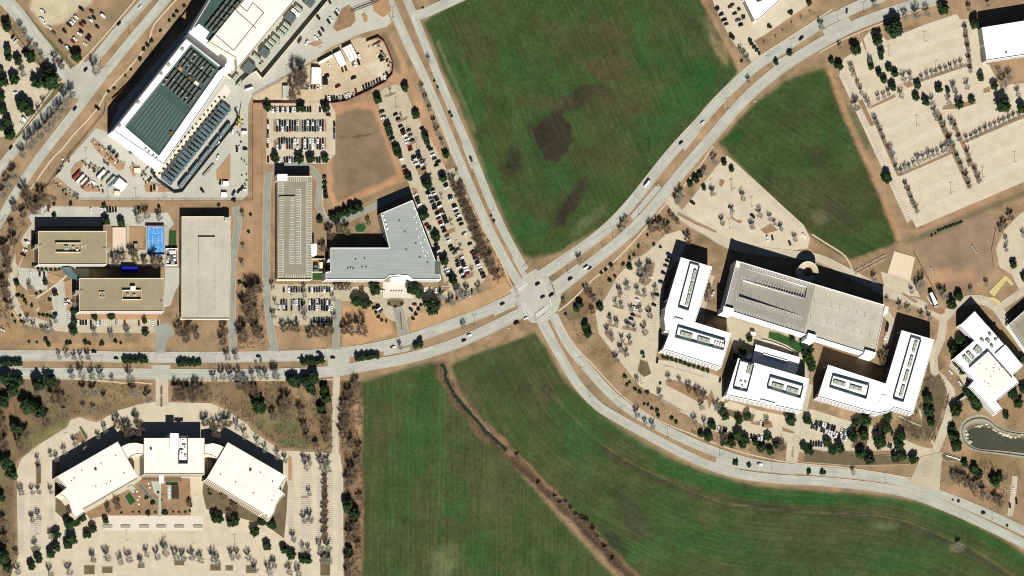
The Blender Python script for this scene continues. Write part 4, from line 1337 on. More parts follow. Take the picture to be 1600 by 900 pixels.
def wallrun(name, pts, h, t, m, label, cat='wall', posts=0, group=None, seg=None):
    """free-standing wall: a panel per bay, with piers"""
    pts = P(pts)
    root = empty(name, G(*pts[0]), label, cat, group)
    for a, b in zip(pts[:-1], pts[1:]):
        p, q = G(*a), G(*b)
        d = q - p
        n = max(1, int(d.length / (seg or 12)))
        for i in range(n):
            u, v = p + d * (i / n), p + d * ((i + 1) / n)
            V, F = [], []
            if m is M['fence']:                           # rails and pickets, open between
                for zr in (0.25, h * 0.55, h - 0.15):
                    obox((u + v) / 2, d.xy, d.length / n - 0.02, 0.07, zr, zr + 0.1, V, F)
                c_ = max(1, int(d.length / n / 0.45))
                for j in range(c_):
                    obox(u.lerp(v, (j + 0.5) / c_), d.xy, 0.07, 0.05, 0.05, h, V, F)
            else:
                obox((u + v) / 2, d.xy, d.length / n - 0.02, t, 0, h, V, F)
            mk('panel', V, F, m, root)
            if posts:
                V, F = [], []
                obox(u, d.xy, t + posts, t + posts, 0, h + 0.15, V, F)
                mk('post', V, F, m, root)
    return root


wallrun('screen_wall', '376 129,389 117,398 112,408 124,520 -10', 5.5, 0.3, M['creamw'], 'tall pale screen wall along the outer side of the plant yard', 'wall')
wallrun('screen_wall', '364 127,353 118,376 97', 4, 0.3, M['creamw'], 'short pale screen wall at the corner of the plant yard', 'wall')
for k, (x, y) in enumerate(((368, 122), (375.5, 130))):
    r = empty('transformer', G(x, y), '%s pale transformer box beside the stair tower' % ('left' if k == 0 else 'right'), 'transformer')
    unit(r, x, y, 13, 6, 0.64, -0.77, 0.1, 3.5, M['pale'], 'casing', fans=2)
# generator row beside the teal hall
n = 21
for i in range(n):
    x, y = 262 + (353 - 262) * i / (n - 1), 281 + (167 - 281) * i / (n - 1)
    r = empty('generator', G(x, y), '%s blue grey generator box, counting up the row beside the teal hall' % ordinal(i), 'generator', 'generators beside the teal hall')
    unit(r, x, y, 19, 4.9, 0.77, 0.64, 0.1, 4.2, M['steel'] if i % 7 in (0, 5, 6) else M['pale'] if False else M['steel'], 'casing', bev=0.2)
    if i % 7 not in (0, 5, 6):
        unit(r, x - 1.5, y - 1.2, 8, 3.0, 0.77, 0.64, 4.3, 1.4, M['grille'], 'exhaust_hood')
for i, (x, y) in enumerate(((287.5, 283), (304, 263), (320, 243), (336, 222.5), (352, 202))):
    r = empty('switchgear_box', G(x, y), '%s long switchgear box, counting up the outer row of the generator yard' % ordinal(i), 'switchgear', 'switchgear beside the generators')
    unit(r, x, y, 23, 5.6, 0.62, -0.78, 0.1, 3.6, M['steel'], 'casing', fans=6, fm=M['pale'])
wallrun('screen_wall', '236 270,247 284,272 302,284 300,366 196,372 182,366 172', 3.2, 0.3, M['dark'], 'dark screen wall around the generator yard', 'wall')
sheet('planting_strip', '238 264,258 256,352 130,362 142,272 262,246 282', M['bright'], 'pale gravel strip between the teal hall and the generators', 'gravel')

# ---- site cabins and containers
def cabin(name, label, poly, h, roofm, wallm, cat='site cabin', ridges=0, group=None):
    r = building(name, label, poly, h, roofm, wallm, 1, 0.12, cat, glass=False, group=group)
    w = ccw(W(poly, h))
    bands(r, w, h, 1, minlen=5, h=1.0, name='window', tall=False)
    return r


cabin('site_cabin', 'white upright site cabin at the left of the dirt compound', '487 105,502 105.5,502 131,486.5 131', 3.8, M['whiter'], M['creamw'])
cabin('site_cabin', 'long slanted white cabin under the compound fence', '497 97,519 85,521 89.5,500 101', 3.6, M['whiter'], M['creamw'])
cabin('site_cabin', 'middle tilted white cabin in the dirt compound', '521 84,532 78.5,542 100.5,532 105.5', 3.8, M['whiter'], M['creamw'])
for i in range(3):
    f = [0, 1 / 3, 2 / 3, 1]
    a0, a1 = (535 + 14 * f[i], 75 - 7 * f[i]), (535 + 14 * f[i + 1] - 0.4, 75 - 7 * f[i + 1] + 0.2)
    c0_, c1_ = (547 + 13 * f[i], 98 - 8 * f[i]), (547 + 13 * f[i + 1] - 0.4, 98 - 8 * f[i + 1] + 0.2)
    cabin('site_cabin', '%s of the three joined white cabins in the dirt compound' % ('leftmost', 'middle', 'rightmost')[i], '%f %f,%f %f,%f %f,%f %f' % (*a0, *a1, *c1_, *c0_), 3.8, M['whiter'], M['creamw'], group='joined site cabins')
cabin('site_cabin', 'small pale cabin behind the bare tree clump', '442 134,451 134,451 154,442 154', 3.2, M['pale'], M['creamw'])
CONT = ((120, 273.5, 17, 4, 0.69, -0.72, 'redm', 'red shipping container at the left of the works yard', 2.7), (125.5, 279, 17, 4.2, 0.69, -0.72, 'cream', 'cream container beside the red container', 2.7),
        (131.5, 283, 14, 3.6, 0.69, -0.72, 'cream', 'short cream container between the two red ones', 2.7), (134, 287.5, 18, 2.6, 0.69, -0.72, 'redm', 'narrow dark red container right of the cream ones', 2.7),
        (158.5, 272, 17, 5, 0.69, -0.72, 'cream', 'pale container left of the green one in the works yard', 2.8), (166, 277, 17, 4.4, 0.69, -0.72, 'pale', 'pale green container in the middle of the works yard', 2.8),
        (173.5, 282, 17, 3.4, 0.69, -0.72, 'pale', 'pale container next to the blue grey one', 2.8), (177, 284.5, 17, 3.4, 0.69, -0.72, 'steel', 'blue grey container beside the white works cabin', 2.8),
        (189, 288, 17, 14, 0.77, 0.64, 'whiter', 'square white cabin at the end of the container row', 3.4), (183.5, 301, 10, 5, 1, 0.15, 'creamw', 'small cream shed below the white works cabin', 2.4),
        (214.5, 266, 10.5, 7, 1, -0.1, 'creamw', 'open cream skip on the small dirt island', 2.0), (326, 266, 24, 4, 0.66, -0.75, 'stone', 'long grey flatbed trailer on the data centre drive', 1.6),
        (353, 286, 9.5, 6, 1, 0.1, 'whiter', 'white box body parked at the yard bend', 2.8), (350.5, 303.5, 9.5, 6, 1, 0.05, 'whiter', 'white box body nearest the yard fence', 2.8),
        (508.5, 127.5, 8, 9, 1, 0.05, 'black', 'black container beside the upright cabin', 2.6), (382, 206, 9, 3.2, 1, 0.05, 'whiter', 'white box beside the yellow crane', 2.6),
        (145.5, 260.5, 11, 6, 0.75, 0.66, 'stone', 'grey stack of formwork in the works yard', 1.2), (166, 254, 12, 5, 0.75, 0.66, 'grille', 'dark stack of steel in the works yard', 1.4), (107, 299, 14, 7, 0.72, 0.69, 'pale', 'pale stack of pipes at the yard fence', 1.3), (119, 304, 9, 6, 0.8, 0.6, 'steel', 'blue grey stack of panels at the yard fence', 1.3),
        (136, 257, 8, 4, 0.72, 0.69, 'rock', 'cream pallet stack beside the green tarp', 1.0), (141, 263, 12, 3, 0.72, 0.69, 'rock', 'long cream pallet row in the works yard', 0.9), (145, 285, 9, 4, 0.9, 0.44, 'white', 'white pallet stack right of the dark red container', 1.0), (92, 268, 12, 3, 0.64, -0.77, 'dark', 'dark pipe rack along the left yard fence', 1.5), (131, 253, 6, 4, 0.5, 0.86, 'greenm', 'green tarpaulin heap at the left of the works yard', 1.2), (238, 266, 6, 6, 0.5, 0.86, 'greenm', 'green tarpaulin heap beside the hall corner', 1.6),
        (157, 226, 12, 2.4, 0.78, 0.62, 'grille', 'dark rail stack on the dirt strip', 0.9), (183, 244, 7, 4, 0.5, -0.86, 'redm', 'red machine on the dirt strip', 2.0), (178, 238, 6, 4, 0.7, -0.7, 'black', 'black machine on the dirt strip', 2.2), (172, 232, 7, 5, 0.7, -0.7, 'steel', 'blue grey machine on the dirt strip', 2.2), (210, 238.5, 3.4, 8, 0.78, 0.62, 'pale', 'pale van body below the annex', 2.2), (165, 244, 10, 2.6, 0.78, 0.62, 'rock', 'cream rubble heap on the dirt strip', 0.8), (172, 250, 8, 4, 0.78, 0.62, 'wood', 'brown timber heap on the dirt strip', 1.0), (224, 270, 8, 3, 0.4, -0.9, 'brick', 'rust red steel bundle near the hall corner', 1.0), (230, 262, 9, 2, 0.7, -0.7, 'brick', 'rust red beam near the hall corner', 0.9), (600, 85, 9, 4, 0.6, 0.8, 'stone', 'grey rubble heap at the compound corner', 1.2), (605, 96, 7, 4, 0.2, 0.98, 'rock', 'pale rubble heap at the compound corner', 1.0), (590, 68, 16, 4, 0.88, -0.47, 'stone', 'long grey material heap under the compound fence', 1.2), (578, 73, 6, 4, 1, 0, 'rock', 'cream sand heap at the left end of the grey heap', 0.9), (487, 62, 0.1, 0.1, 1, 0, 'rock', '', 0))
sm_ = []
rq = random.Random(21)
for x0, y0, x1, y1, n_ in ((88, 284, 118, 308, 9), (90, 268, 108, 246, 6), (146, 222, 190, 258, 12), (136, 256, 160, 272, 7), (142, 288, 160, 298, 5), (204, 256, 232, 284, 7), (372, 168, 386, 300, 9), (588, 72, 610, 104, 8), (402, 100, 436, 66, 5)):
    n_ *= 2
    for i in range(n_):
        f = (i + rq.random()) / n_
        sm_.append((x0 + (x1 - x0) * f + rq.uniform(-5, 5), y0 + (y1 - y0) * f + rq.uniform(-5, 5)))
sm_.sort()
for i, (x, y) in enumerate(sm_):
    m_ = rq.choice(['rock', 'white', 'wood', 'steel', 'dark', 'stone', 'brick', 'black', 'pale'])
    r = empty('pallet', G(x, y), '%s small pallet load from left in the works and compound yards' % ordinal(i), 'pallet', 'small pallet loads in the yards')
    a_ = rq.uniform(0, 3.1)
    unit(r, x, y, rq.uniform(2, 4.5), rq.uniform(1.5, 2.8), math.cos(a_), math.sin(a_), 0.02, 0.25, M['wood'], 'base', bev=0.02)
    unit(r, x + rq.uniform(-0.3, 0.3), y, rq.uniform(1.6, 3.4), rq.uniform(1.2, 2.2), math.cos(a_), math.sin(a_), 0.27, rq.uniform(0.5, 1.6), M[m_], 'load', bev=0.06)
for x, y, L, Wd, dx, dy, m, lb, h in CONT:
    if not lb:
        continue
    nm = 'shipping_container' if 'container' in lb else lb.split()[-1] if False else ('material_stack' if any(k in lb for k in ('stack', 'heap', 'row', 'bundle', 'rack', 'beam')) else 'works_machine' if 'machine' in lb else 'works_cabin')
    r = empty(nm, G(x, y), lb, 'container' if 'container' in lb else 'stack' if nm == 'material_stack' else 'machine' if nm == 'works_machine' else 'cabin')
    if nm == 'material_stack':
        d, e = Vector((dx, dy)).normalized(), Vector((-dy, dx)).normalized()
        for k in range(7):
            p = Vector((x, y)) + d * rnd.uniform(-0.42, 0.42) * L + e * rnd.uniform(-0.4, 0.4) * Wd
            an = rnd.uniform(-0.5, 0.5)
            unit(r, p.x, p.y, L * rnd.uniform(0.2, 0.5), Wd * rnd.uniform(0.2, 0.5), dx + an * dy, dy - an * dx, 0.05, h * rnd.uniform(0.4, 1.0), M[m] if k < 5 else M['dark'], 'piece', bev=0.08)
    elif nm == 'works_machine':
        unit(r, x, y, L, Wd, dx, dy, 0.5, h * 0.5, M[m], 'chassis')
        unit(r, x - dx * L * 0.2, y - dy * L * 0.2, L * 0.4, Wd * 0.7, dx, dy, 0.5 + h * 0.5, h * 0.6, M['glass'], 'cab')
        unit(r, x + dx * L * 0.3, y + dy * L * 0.3, L * 0.5, Wd * 0.2, dx, dy, 0.5 + h * 0.5, h * 0.3, M[m], 'boom')
    else:
        unit(r, x, y, L, Wd, dx, dy, 0.1, h, M[m], 'shell', bev=0.08)
        d = Vector((dx, dy)).normalized()
        for s in (-1, 1):
            unit(r, x + d.x * s * L * 0.495, y + d.y * s * L * 0.495, 0.3, Wd * 0.9, dx, dy, 0.2, h * 0.9, M['stone'], 'end_door', bev=0.02)
# ------------------------------------------------------------------ trees and shrubs
def octa(c, r, V, F, rg, jag=0.25):
    """small lumpy ball"""
    c = Vector(c)
    dirs = []
    for zz, n, off in ((1, 1, 0), (0.6, 5, 0), (-0.1, 6, 0.5), (-0.75, 4, 0.2)):
        rr = math.sqrt(max(0, 1 - zz * zz))
        for i in range(n):
            a = 2 * math.pi * (i + off) / n
            dirs.append(Vector((rr * math.cos(a), rr * math.sin(a), zz)))
    b = len(V)
    for d in dirs:
        V.append(tuple(c + d * r * rg.uniform(1 - jag, 1 + jag)))
    for i in range(5):
        F.append((b, b + 1 + i, b + 1 + (i + 1) % 5))
        F.append((b + 1 + i, b + 6 + i, b + 1 + (i + 1) % 5))
        F.append((b + 1 + (i + 1) % 5, b + 6 + i, b + 6 + (i + 1) % 6))
    F.append((b + 1, b + 11, b + 6))
    for i in range(6):
        F.append((b + 6 + i, b + 12 + (i * 4 // 6), b + 6 + (i + 1) % 6))


def leafcard(p, nrm, s, V, F, rg):
    a = nrm.orthogonal().normalized()
    a.rotate(Matrix.Rotation(rg.uniform(0, 6.3), 3, nrm))
    c = nrm.cross(a)
    b = len(V)
    w = s * rg.uniform(0.5, 0.9)
    for x, y in ((-s, 0), (0, -w), (s, 0), (0, w)):
        V.append(tuple(p + a * x + c * y + nrm * rg.uniform(-0.02, 0.02)))
    F.append((b, b + 1, b + 2, b + 3))


def crown_mesh(name, seed, mats, n=11, flat=0.8, leaves=48, size=0.13):
    rg = random.Random(seed)
    V, F, fm = [], [], []
    for i in range(n):
        a = i * 2.4 + rg.uniform(-0.4, 0.4)
        rr = 0.62 * math.sqrt((i + 0.3) / n)
        zc = 0.78 + flat * (0.42 * (1 - rr * 1.3) + rg.uniform(-0.34, 0.22))
        c = Vector((rr * math.cos(a), rr * math.sin(a), zc))
        cr = rg.uniform(0.3, 0.46)
        f0 = len(F)
        octa(c, cr * 0.82, V, F, rg)
        fm += [rg.randint(0, 1)] * (len(F) - f0)
        for k in range(leaves):
            d = Vector((rg.gauss(0, 1), rg.gauss(0, 1), rg.gauss(0.25, 1))).normalized()
            nn = (d + Vector((rg.gauss(0, 0.5), rg.gauss(0, 0.5), rg.gauss(0.2, 0.5)))).normalized()
            leafcard(c + d * cr * rg.uniform(0.75, 1.12), nn, size * rg.uniform(0.6, 1.3), V, F, rg)
            fm.append(rg.randint(0, 1))
    me = bpy.data.meshes.new(name)
    me.from_pydata(V, [], F)
    for q in mats:
        me.materials.append(q)
    me.polygons.foreach_set('material_index', fm)
    me.update()
    return me


def trunk_mesh(name, seed, h=0.9, r=0.075):
    rg = random.Random(seed)
    V, F = [], []
    tube((0, 0, -0.05), (0.03, 0.02, h), r, r * 0.6, V, F, 6)
    for k in range(5):
        a = k * 1.3 + rg.uniform(-0.3, 0.3)
        tube((0.02, 0.01, h * 0.75), (0.45 * math.cos(a), 0.45 * math.sin(a), h + 0.3), r * 0.45, r * 0.15, V, F, 4)
    me = bpy.data.meshes.new(name)
    me.from_pydata(V, [], F)
    me.materials.append(M['bark'])
    me.update()
    return me


def bare_meshes(seed, tm, up=1.0, dens=1.0, tall=2.0):
    """trunk with limbs, and the twigs they carry"""
    rg = random.Random(seed)
    V, F, TV, TF = [], [], [], []
    tube((0, 0, -0.05), (0.02, 0.02, tall * 0.34), 0.045, 0.03, V, F, 5)
    tips = []
    nl = 8
    for k in range(nl):
        a = k * 2.4 + rg.uniform(-0.3, 0.3)
        rr = rg.uniform(0.3, 0.62)
        p = Vector((0.02, 0.02, tall * rg.uniform(0.22, 0.36)))
        q = Vector((rr * math.cos(a), rr * math.sin(a), tall * rg.uniform(0.5, 0.72) * (1.12 - 0.3 * rr)))
        tube(p, q, 0.017, 0.009, V, F, 4)
        for j in range(8):
            f = rg.uniform(0.35, 1.0)
            s = p.lerp(q, f)
            b = a + rg.gauss(0, 0.9)
            e = s + Vector((math.cos(b) * rg.uniform(0.12, 0.38), math.sin(b) * rg.uniform(0.12, 0.38), rg.uniform(0.12, 0.5) * up))
            tube(s, e, 0.008, 0.005, V, F, 3)
            for t in range(int(13 * dens)):
                g = s.lerp(e, rg.uniform(0.25, 1.0))
                d = Vector((rg.gauss(0, 0.7), rg.gauss(0, 0.7), rg.uniform(0.1, 1.1) * up)).normalized() * rg.uniform(0.16, 0.36)
                sd = d.orthogonal().normalized()
                sd.rotate(Matrix.Rotation(rg.uniform(0, 3.1), 3, d.normalized()))
                sd *= 0.0082
                n = len(TV)
                TV += [tuple(g - sd), tuple(g + sd), tuple(g + d + sd * 0.5), tuple(g + d - sd * 0.5)]
                TF.append((n, n + 1, n + 2, n + 3))
    out = []
    for nm, v, f, m in (('trunk', V, F, M['bark']), ('crown', TV, TF, tm)):
        me = bpy.data.meshes.new(nm)
        me.from_pydata(v, [], f)
        me.materials.append(m)
        me.update()
        out.append(me)
    return out


EV = [(trunk_mesh('trunk', 100 + i), crown_mesh('crown', 200 + i, (M['leaf'], M['leaf2']), n=10 + i % 4, flat=0.7 + 0.12 * (i % 3))) for i in range(7)]
BR = [bare_meshes(300 + i, M['twig'], 1.0, 1.15 + 0.15 * (i % 3)) for i in range(7)]
BB = [bare_meshes(400 + i, M['twigb'], 0.9, 1.6, 1.7) for i in range(5)]
BC = [bare_meshes(500 + i, M['twig'], 1.6, 0.9, 2.6) for i in range(3)]
SH = [crown_mesh('shrub', 600 + i, (M['leafd'], M['leaf2']), n=6, flat=0.5, leaves=40, size=0.17) for i in range(4)]
rt = random.Random(77)


def thing_tree(kind, x, y, r, label, group):
    R = r * S
    if kind == 'S':
        p = G(x, y + 0.3 * r, R * 0.8)
        o = bpy.data.objects.new('shrub', rt.choice(SH))
        COL.objects.link(o)
        o.location = (p.x, p.y, -R * 0.42)
        o.rotation_euler = (0, 0, rt.uniform(0, 6.3))
        o.scale = (R, R, R * rt.uniform(0.8, 1.1))
        return tag(o, label, 'shrub', group)
    tm, cm = rt.choice({'E': EV, 'B': BR, 'N': BB, 'C': BC}[kind])
    sc_ = {'E': 1.18, 'B': 1.22, 'N': 1.35, 'C': 0.9}[kind]
    p = G(x, y + (0.35 if kind == 'E' else 0.5) * r, R * (1.0 if kind == 'E' else 1.15))
    o = bpy.data.objects.new({'E': 'evergreen_tree', 'B': 'bare_tree' if r > 5.7 else 'young_bare_tree', 'N': 'brown_bare_tree', 'C': 'slender_tree'}[kind], None)
    o.empty_display_size = 0.5
    o.location = (p.x, p.y, 0)
    o.rotation_euler = (0, 0, rt.uniform(0, 6.3))
    k = R * sc_ * rt.uniform(0.96, 1.05)
    o.scale = (k, k, k * rt.uniform(0.9, 1.15))
    COL.objects.link(o)
    tag(o, label, 'tree', group)
    for nm, me in (('trunk', tm), ('crown', cm)):
        c = bpy.data.objects.new(nm, me)
        COL.objects.link(c)
        c.parent = o
    return o


ADJ = {'E': 'dark evergreen tree', 'B': 'bare grey tree', 'N': 'bare brown tree', 'C': 'slender bare tree', 'S': 'small green shrub'}
SEEN = {}


def trees(kind, where, data, axis='x'):
    """a cluster of one kind: each labelled by its place in the cluster"""
    t = [tuple(float(v) for v in s.split()) for s in data.replace('\n', ' ').split(',') if s.strip()]
    t.sort(key=lambda v: v[0] if axis == 'x' else v[1])
    side = 'left' if axis == 'x' else 'top'
    for i, (x, y, r) in enumerate(t):
        lb = '%s, %s from %s %s' % (ADJ[kind], ordinal(i), side, where) if len(t) > 1 else '%s %s' % (ADJ[kind], where)
        thing_tree(kind, x, y, r, lb, '%ss %s' % (ADJ[kind], where))


trees('E', 'in the top left car park', '10 38 9,12 76 6.5,13 88 6.5,28 92 7.5,47 86 9,22 122 8,56 127 8.5,78 120 15,4 126 8.5,34 161 9.5,46 170 9,3 168 8,2 106 4,2 150 6,12 188 7,15 207 9,3 196 6')
trees('B', 'along the top left street', '32 42 6,39 55 6,48 70 6.5,57 76 6,65 88 5,35 112 7,68 158 6,60 172 5', 'y')
trees('N', 'in the small street median', '86 90 6.5,95 100 6.5')
trees('E', 'at the corner of the dirt parking field', '120 86 8')
trees('B', 'down the median of the diagonal avenue', '148 107 9.5,112 144 9,103 155 11,95 168 9,88 178 10,80 188 9,72 197 10,62 207 10,52 216 9,44 224 10,35 238 9,20 272 8.5,12 286 9,4 302 8', 'y')
trees('S', 'on the slope above the data centre', '170 142 3.2,179 137 3.2,219 91 4.2,225 76 4,231 69 4.5,237 62 4.5,251 47 3.2,265 31 3.2,272 24 3.6,277 17 3.6,288 8 3.6,196 117 2.6,205 108 2.6')
trees('N', 'in the brown corner left of the works yard', '38 298 10,44 316 9.5,65 303 9.5,60 318 8,22 322 7,35 332 7,52 326 7')
trees('N', 'down the left edge beside the offices', '20 374 8,10 400 9.5,8 384 8.5,8 452 9,15 474 8.5,5 438 7.5,18 350 6,12 418 8', 'y')
trees('S', 'below the works yard fence', '85 318 3.4,111 317 4,163 320 5,217 324 3.2,249 322 3.6,342 319 3.6,366 311 4.5')
trees('E', 'above the upper tan office', '85 337 4,165 343 6.5,190 346 6.5')
trees('B', 'above the blue court', '216 340 8.5,228 335 7.5,248 337 7')
trees('N', 'in the courtyard between the tan offices', '180 404 8,190 399 7,210 400 8,204 392 6,240 405 9.5,226 406 7,250 410 6')
trees('S', 'under the south wall of the upper tan office', '52 413 3.5,60 419 3.6,66 420 3.6,73 420 3.6,80 420 3.6,87 420 3.6,93 419 3')
trees('E', 'around the left office car park', '26 441 4.5,71 440 4.5,86 457 4.5,115 515 6.5,148 494 5,174 493 5.5,227 518 5.5,226 500 4.5,116 500 5,115 486 5')
trees('B', 'around the left office car park', '46 447 5,38 508 5,43 498 5.5,53 509 5.5,66 514 5,73 516 5,80 513 5,86 500 5,115 474 5,147 519 6.5,173 521 6,199 519 7')
trees('S', 'in the triangular garden left of the lower office', '36 462 3.6,39 468 3.6,41 472 3.4,62 490 3.6,68 491 3.8,74 492 3.8,80 493 3.6,50 476 3.6,78 467 4,57 458 3.4,64 455 3,20 492 3,24 502 3,33 501 3,32 492 3,46 533 3,58 534 2.6,72 529 4.5,76 536 5,105 534 4.5,110 534 4,134 533 5,140 535 4,160 535 5,181 532 4,189 535 3')
trees('N', 'around the foot of the wide garage', '280 514 8.5,290 524 9.5,297 511 8.5,306 521 7,350 515 7.5,347 530 8')
trees('N', 'in the big clump beside the garage drive', '392 456 13,402 448 10,384 478 11,396 484 9,388 496 7', 'y')
trees('N', 'where the garage drive meets the main road', '378 520 13,398 514 9,406 522 7')
trees('S', 'on the bare strip between the garages', '389 361 3.4,375 439 4.5,392 334 3.4')
trees('B', 'on the bare strip between the garages', '378 412 5,380 385 4,379 334 5', 'y')
trees('E', 'at the upper edge of the five-row car park', '418 165 6.5,470 167 7,509 166 7')
trees('E', 'at the lower edge of the five-row car park', '430 246 7,468 246 7.5,486 246 7.5,508 247 6')
trees('N', 'in the clump left of the dirt compound', '465 118 13,460 138 11,472 106 9,456 152 7,474 130 9')
trees('S', 'in the hedge right of the narrow garage', '507 275 4.5,508 284 5,508 292 5,509 299 5,510 306 4.6', 'y')
trees('E', 'behind the grey roofed office', '500 342 5.5,520 338 6.5,530 334 6.5,540 330 7,551 326 7.5,560 322 7')
trees('N', 'behind the grey roofed office', '515 362 9,528 354 9,540 358 8,575 346 4.5,504 385 7')
trees('E', 'in the long car park beside the grey roofed office', '590 154 6.5,633 135 6.5,650 177 6.5,606 197 6,609 206 5.5,619 229 6,622 238 6.5,665 212 6,667 220 5,638 274 6.5,692 276 6.5,667 286 8.5,662 334 8,681 368 7.5,694 406 7.5,708 436 7.5,697 240 5.5', 'y')
trees('C', 'in the long car park beside the grey roofed office', '610 143 4.5,627 181 4.5,714 269 5,673 277 5,664 256 5,690 307 4.5,705 348 5,720 388 5,738 424 5.5', 'y')
trees('B', 'on the verge beside the upper road', '659 138 5.5,665 154 5.5,671 169 5,678 190 5.5,683 206 5.5,690 221 5', 'y')
trees('N', 'in the thicket between the long car park and road', '707 284 7.5,715 298 8.5,722 310 9,727 324 9,733 337 9.5,738 351 9.5,742 365 9,748 379 9,755 392 9.5,762 405 9.5,768 418 8.5,775 430 7.5,720 288 6,748 398 7', 'y')
trees('S', 'in the median of the upper road', '679 125 2.8,684 135 2.8,703 175 3.2,706 180 3,768 336 2.8,772 344 3.2,661 11 2.4')
trees('B', 'in the median of the upper road', '669 92 4.5')
trees('E', 'in front of the grey roofed office', '586 450 8.5,646 449 10,655 456 8,675 474 13,557 468 8.5,570 470 9.5')
trees('B', 'at the lower end of the long car park', '715 455 7,730 455 7,748 450 7,690 462 7,706 470 7,722 462 6')
trees('S', 'around the flag circle', '580 472 3.5,584 480 3.6,588 487 3.6,592 494 3.6,597 499 3.4,604 500 3,650 490 3.6,654 482 3.6,646 497 3.4,658 476 3.2,608 474 3,628 474 3,618 478 3')
trees('B', 'in the car park south of the narrow garage', '430 472 4.5,427 491 6.5,475 459 5.5,475 450 5,475 480 6,476 494 5.5,520 465 5.5,522 494 5.5,425 446 5.5', 'y')
trees('N', 'along the lower edge of the south car park', '443 510 7,452 510 6,463 511 7,483 520 7,494 515 9,505 516 9,516 512 8')
trees('N', 'against the south wall of the grey roofed office', '524 447 5,531 447 5.5,538 447 5.5,545 447 5')
trees('N', 'on the orange lawn beside the entrance drive', '537 514 7,546 512 9.5,564 511 11')
for nm, d in (('first clump', '4 565 5.2,11 565 5.2,18 566 5.2,25 566 5.2,31 566 5'), ('second clump', '196 562 5.2,204 562 5.2,212 561 5.2,220 561 5.2,227 561 5'), ('third clump', '281 566 5.2,289 566 5.2,297 566 5.2,304 566 5.2,311 565 5'), ('fourth clump', '473 564 5.2,481 564 5.2,488 563 5.2,496 563 5.2,503 562 5'), ('fifth clump', '559 558 5.2,566 557 5.2,574 556 5.2,581 555 5.2,589 554 5'), ('sixth clump', '650 539 4.8,657 536 5.4')):
    trees('E', 'in the %s along the main road median' % nm, d)
trees('B', 'in the main road median', '92 556 5.5,104 552 6,116 557 6,126 556 6,137 556 6.5,355 556 7,368 555 7,400 567 3,408 566 3.2,724 509 6,905 403 6,625 540 5.5')
trees('E', 'in the wood at the left edge', '10 588 10.5,28 592 9.5,60 598 10.5,78 591 9.5,20 606 10.5,5 624 10.5,44 630 13,60 640 10.5,24 664 9.5,9 720 11,17 735 11,5 868 11,0 775 8,12 885 7', 'y')
trees('N', 'in the wood at the left edge', '85 619 10,96 622 8.5,70 655 9.5,30 690 9.5,40 675 8.5,3 658 10,5 690 10,90 604 7,6 840 8,4 810 8,25 862 4.5', 'y')
trees('B', 'south of the main road, left of the entrance drive', '112 585 6.5,127 582 9,143 584 8,157 584 8,175 591 4.5,202 587 8,130 608 8,146 610 8,207 610 9,231 620 8,163 620 6,130 635 5,146 637 5,100 640 5')
trees('N', 'in the shrubbery right of the entrance drive', '276 605 8,290 610 9,300 617 9,311 608 9,284 619 7,305 602 7')
trees('B', 'in the row south of the main road', '334 590 7,347 586 8,360 587 8,372 585 8,379 590 7,394 586 7,405 585 7,415 585 7,430 583 10')
trees('E', 'in the copse south of the main road', '454 590 8.5,463 596 8.5,477 592 9.5,490 588 9.5,484 602 8.5,405 631 11.5,399 620 8.5,506 605 7.5,510 619 8.5,502 634 7.5,490 612 4.5')
trees('N', 'in the copse south of the main road', '385 604 9,374 600 8,398 609 8,447 625 11,440 637 8.5,470 640 8,475 665 7,480 681 7,426 648 7,505 651 8.5,510 666 8.5,508 681 8.5,494 693 6')
trees('N', 'along the right side of the pale drive', '545 611 8,549 624 8,540 630 8.5,536 642 8.5,555 599 8,540 655 8.5,535 675 8.5,546 690 8.5,560 700 7.5,558 716 7.5,537 661 8,550 735 9.5,545 750 8.5,562 775 6.5,555 819 8.5,548 835 9.5,558 850 6,546 875 9.5,543 892 8', 'y')
trees('E', 'among the bare trees below the pale drive', '544 786 10.5,553 800 9.5,546 858 6', 'y')
trees('B', 'along the left arc of the three-winged office', '79 709 5,88 715 5,100 704 5.5,117 690 7,132 700 6,153 680 5.5,163 669 5.5')
trees('N', 'in the shade left of the cream central block', '182 660 7.5,192 666 7,213 655 8,199 672 8.5,206 676 8,218 670 8')
trees('N', 'in the shade right of the cream central block', '320 656 8.5,332 663 7,345 660 8,355 658 8,336 676 8')
trees('B', 'along the right arc of the three-winged office', '370 664 7,382 679 7,402 691 6,414 700 6,433 711 6,445 717 6,475 717 6.5,484 720 6,500 717 7,512 719 7')
trees('B', 'in the right part of the huge car park', '478 728 7,502 728 8,511 730 8,483 769 5.5,475 811 7,484 809 7.5,500 854 7.5,512 854 7.5,505 872 8,514 873 8,473 856 6,482 857 6,458 840 6.5', 'y')
trees('N', 'in the hedge column of the huge car park', '507 745 5,507 758 5.5,508 770 5.5,508 782 6,507 795 6.5,508 808 6.5,507 820 6.5,507 834 6', 'y')
trees('E', 'around the huge car park, right of the garden', '472 873 6,481 873 6.5,444 857 6.5,455 865 7.5,418 852 7,398 828 8,366 812 8,360 813 7,335 806 8,343 809 7,425 818 7,416 810 7,409 815 6')
trees('B', 'in the left part of the huge car park', '60 731 5.5,59 718 5,33 766 7,50 767 6,60 766 6,79 766 5.5,50 810 6,60 806 6,55 852 6.5,79 836 6', 'y')
trees('E', 'around the huge car park, left of the garden', '88 834 7,88 852 7,80 863 7,60 871 7,49 882 7,113 841 8.5,106 849 7,136 834 6,145 824 6.5,118 810 9,108 816 8.5,128 806 7,165 812 5')
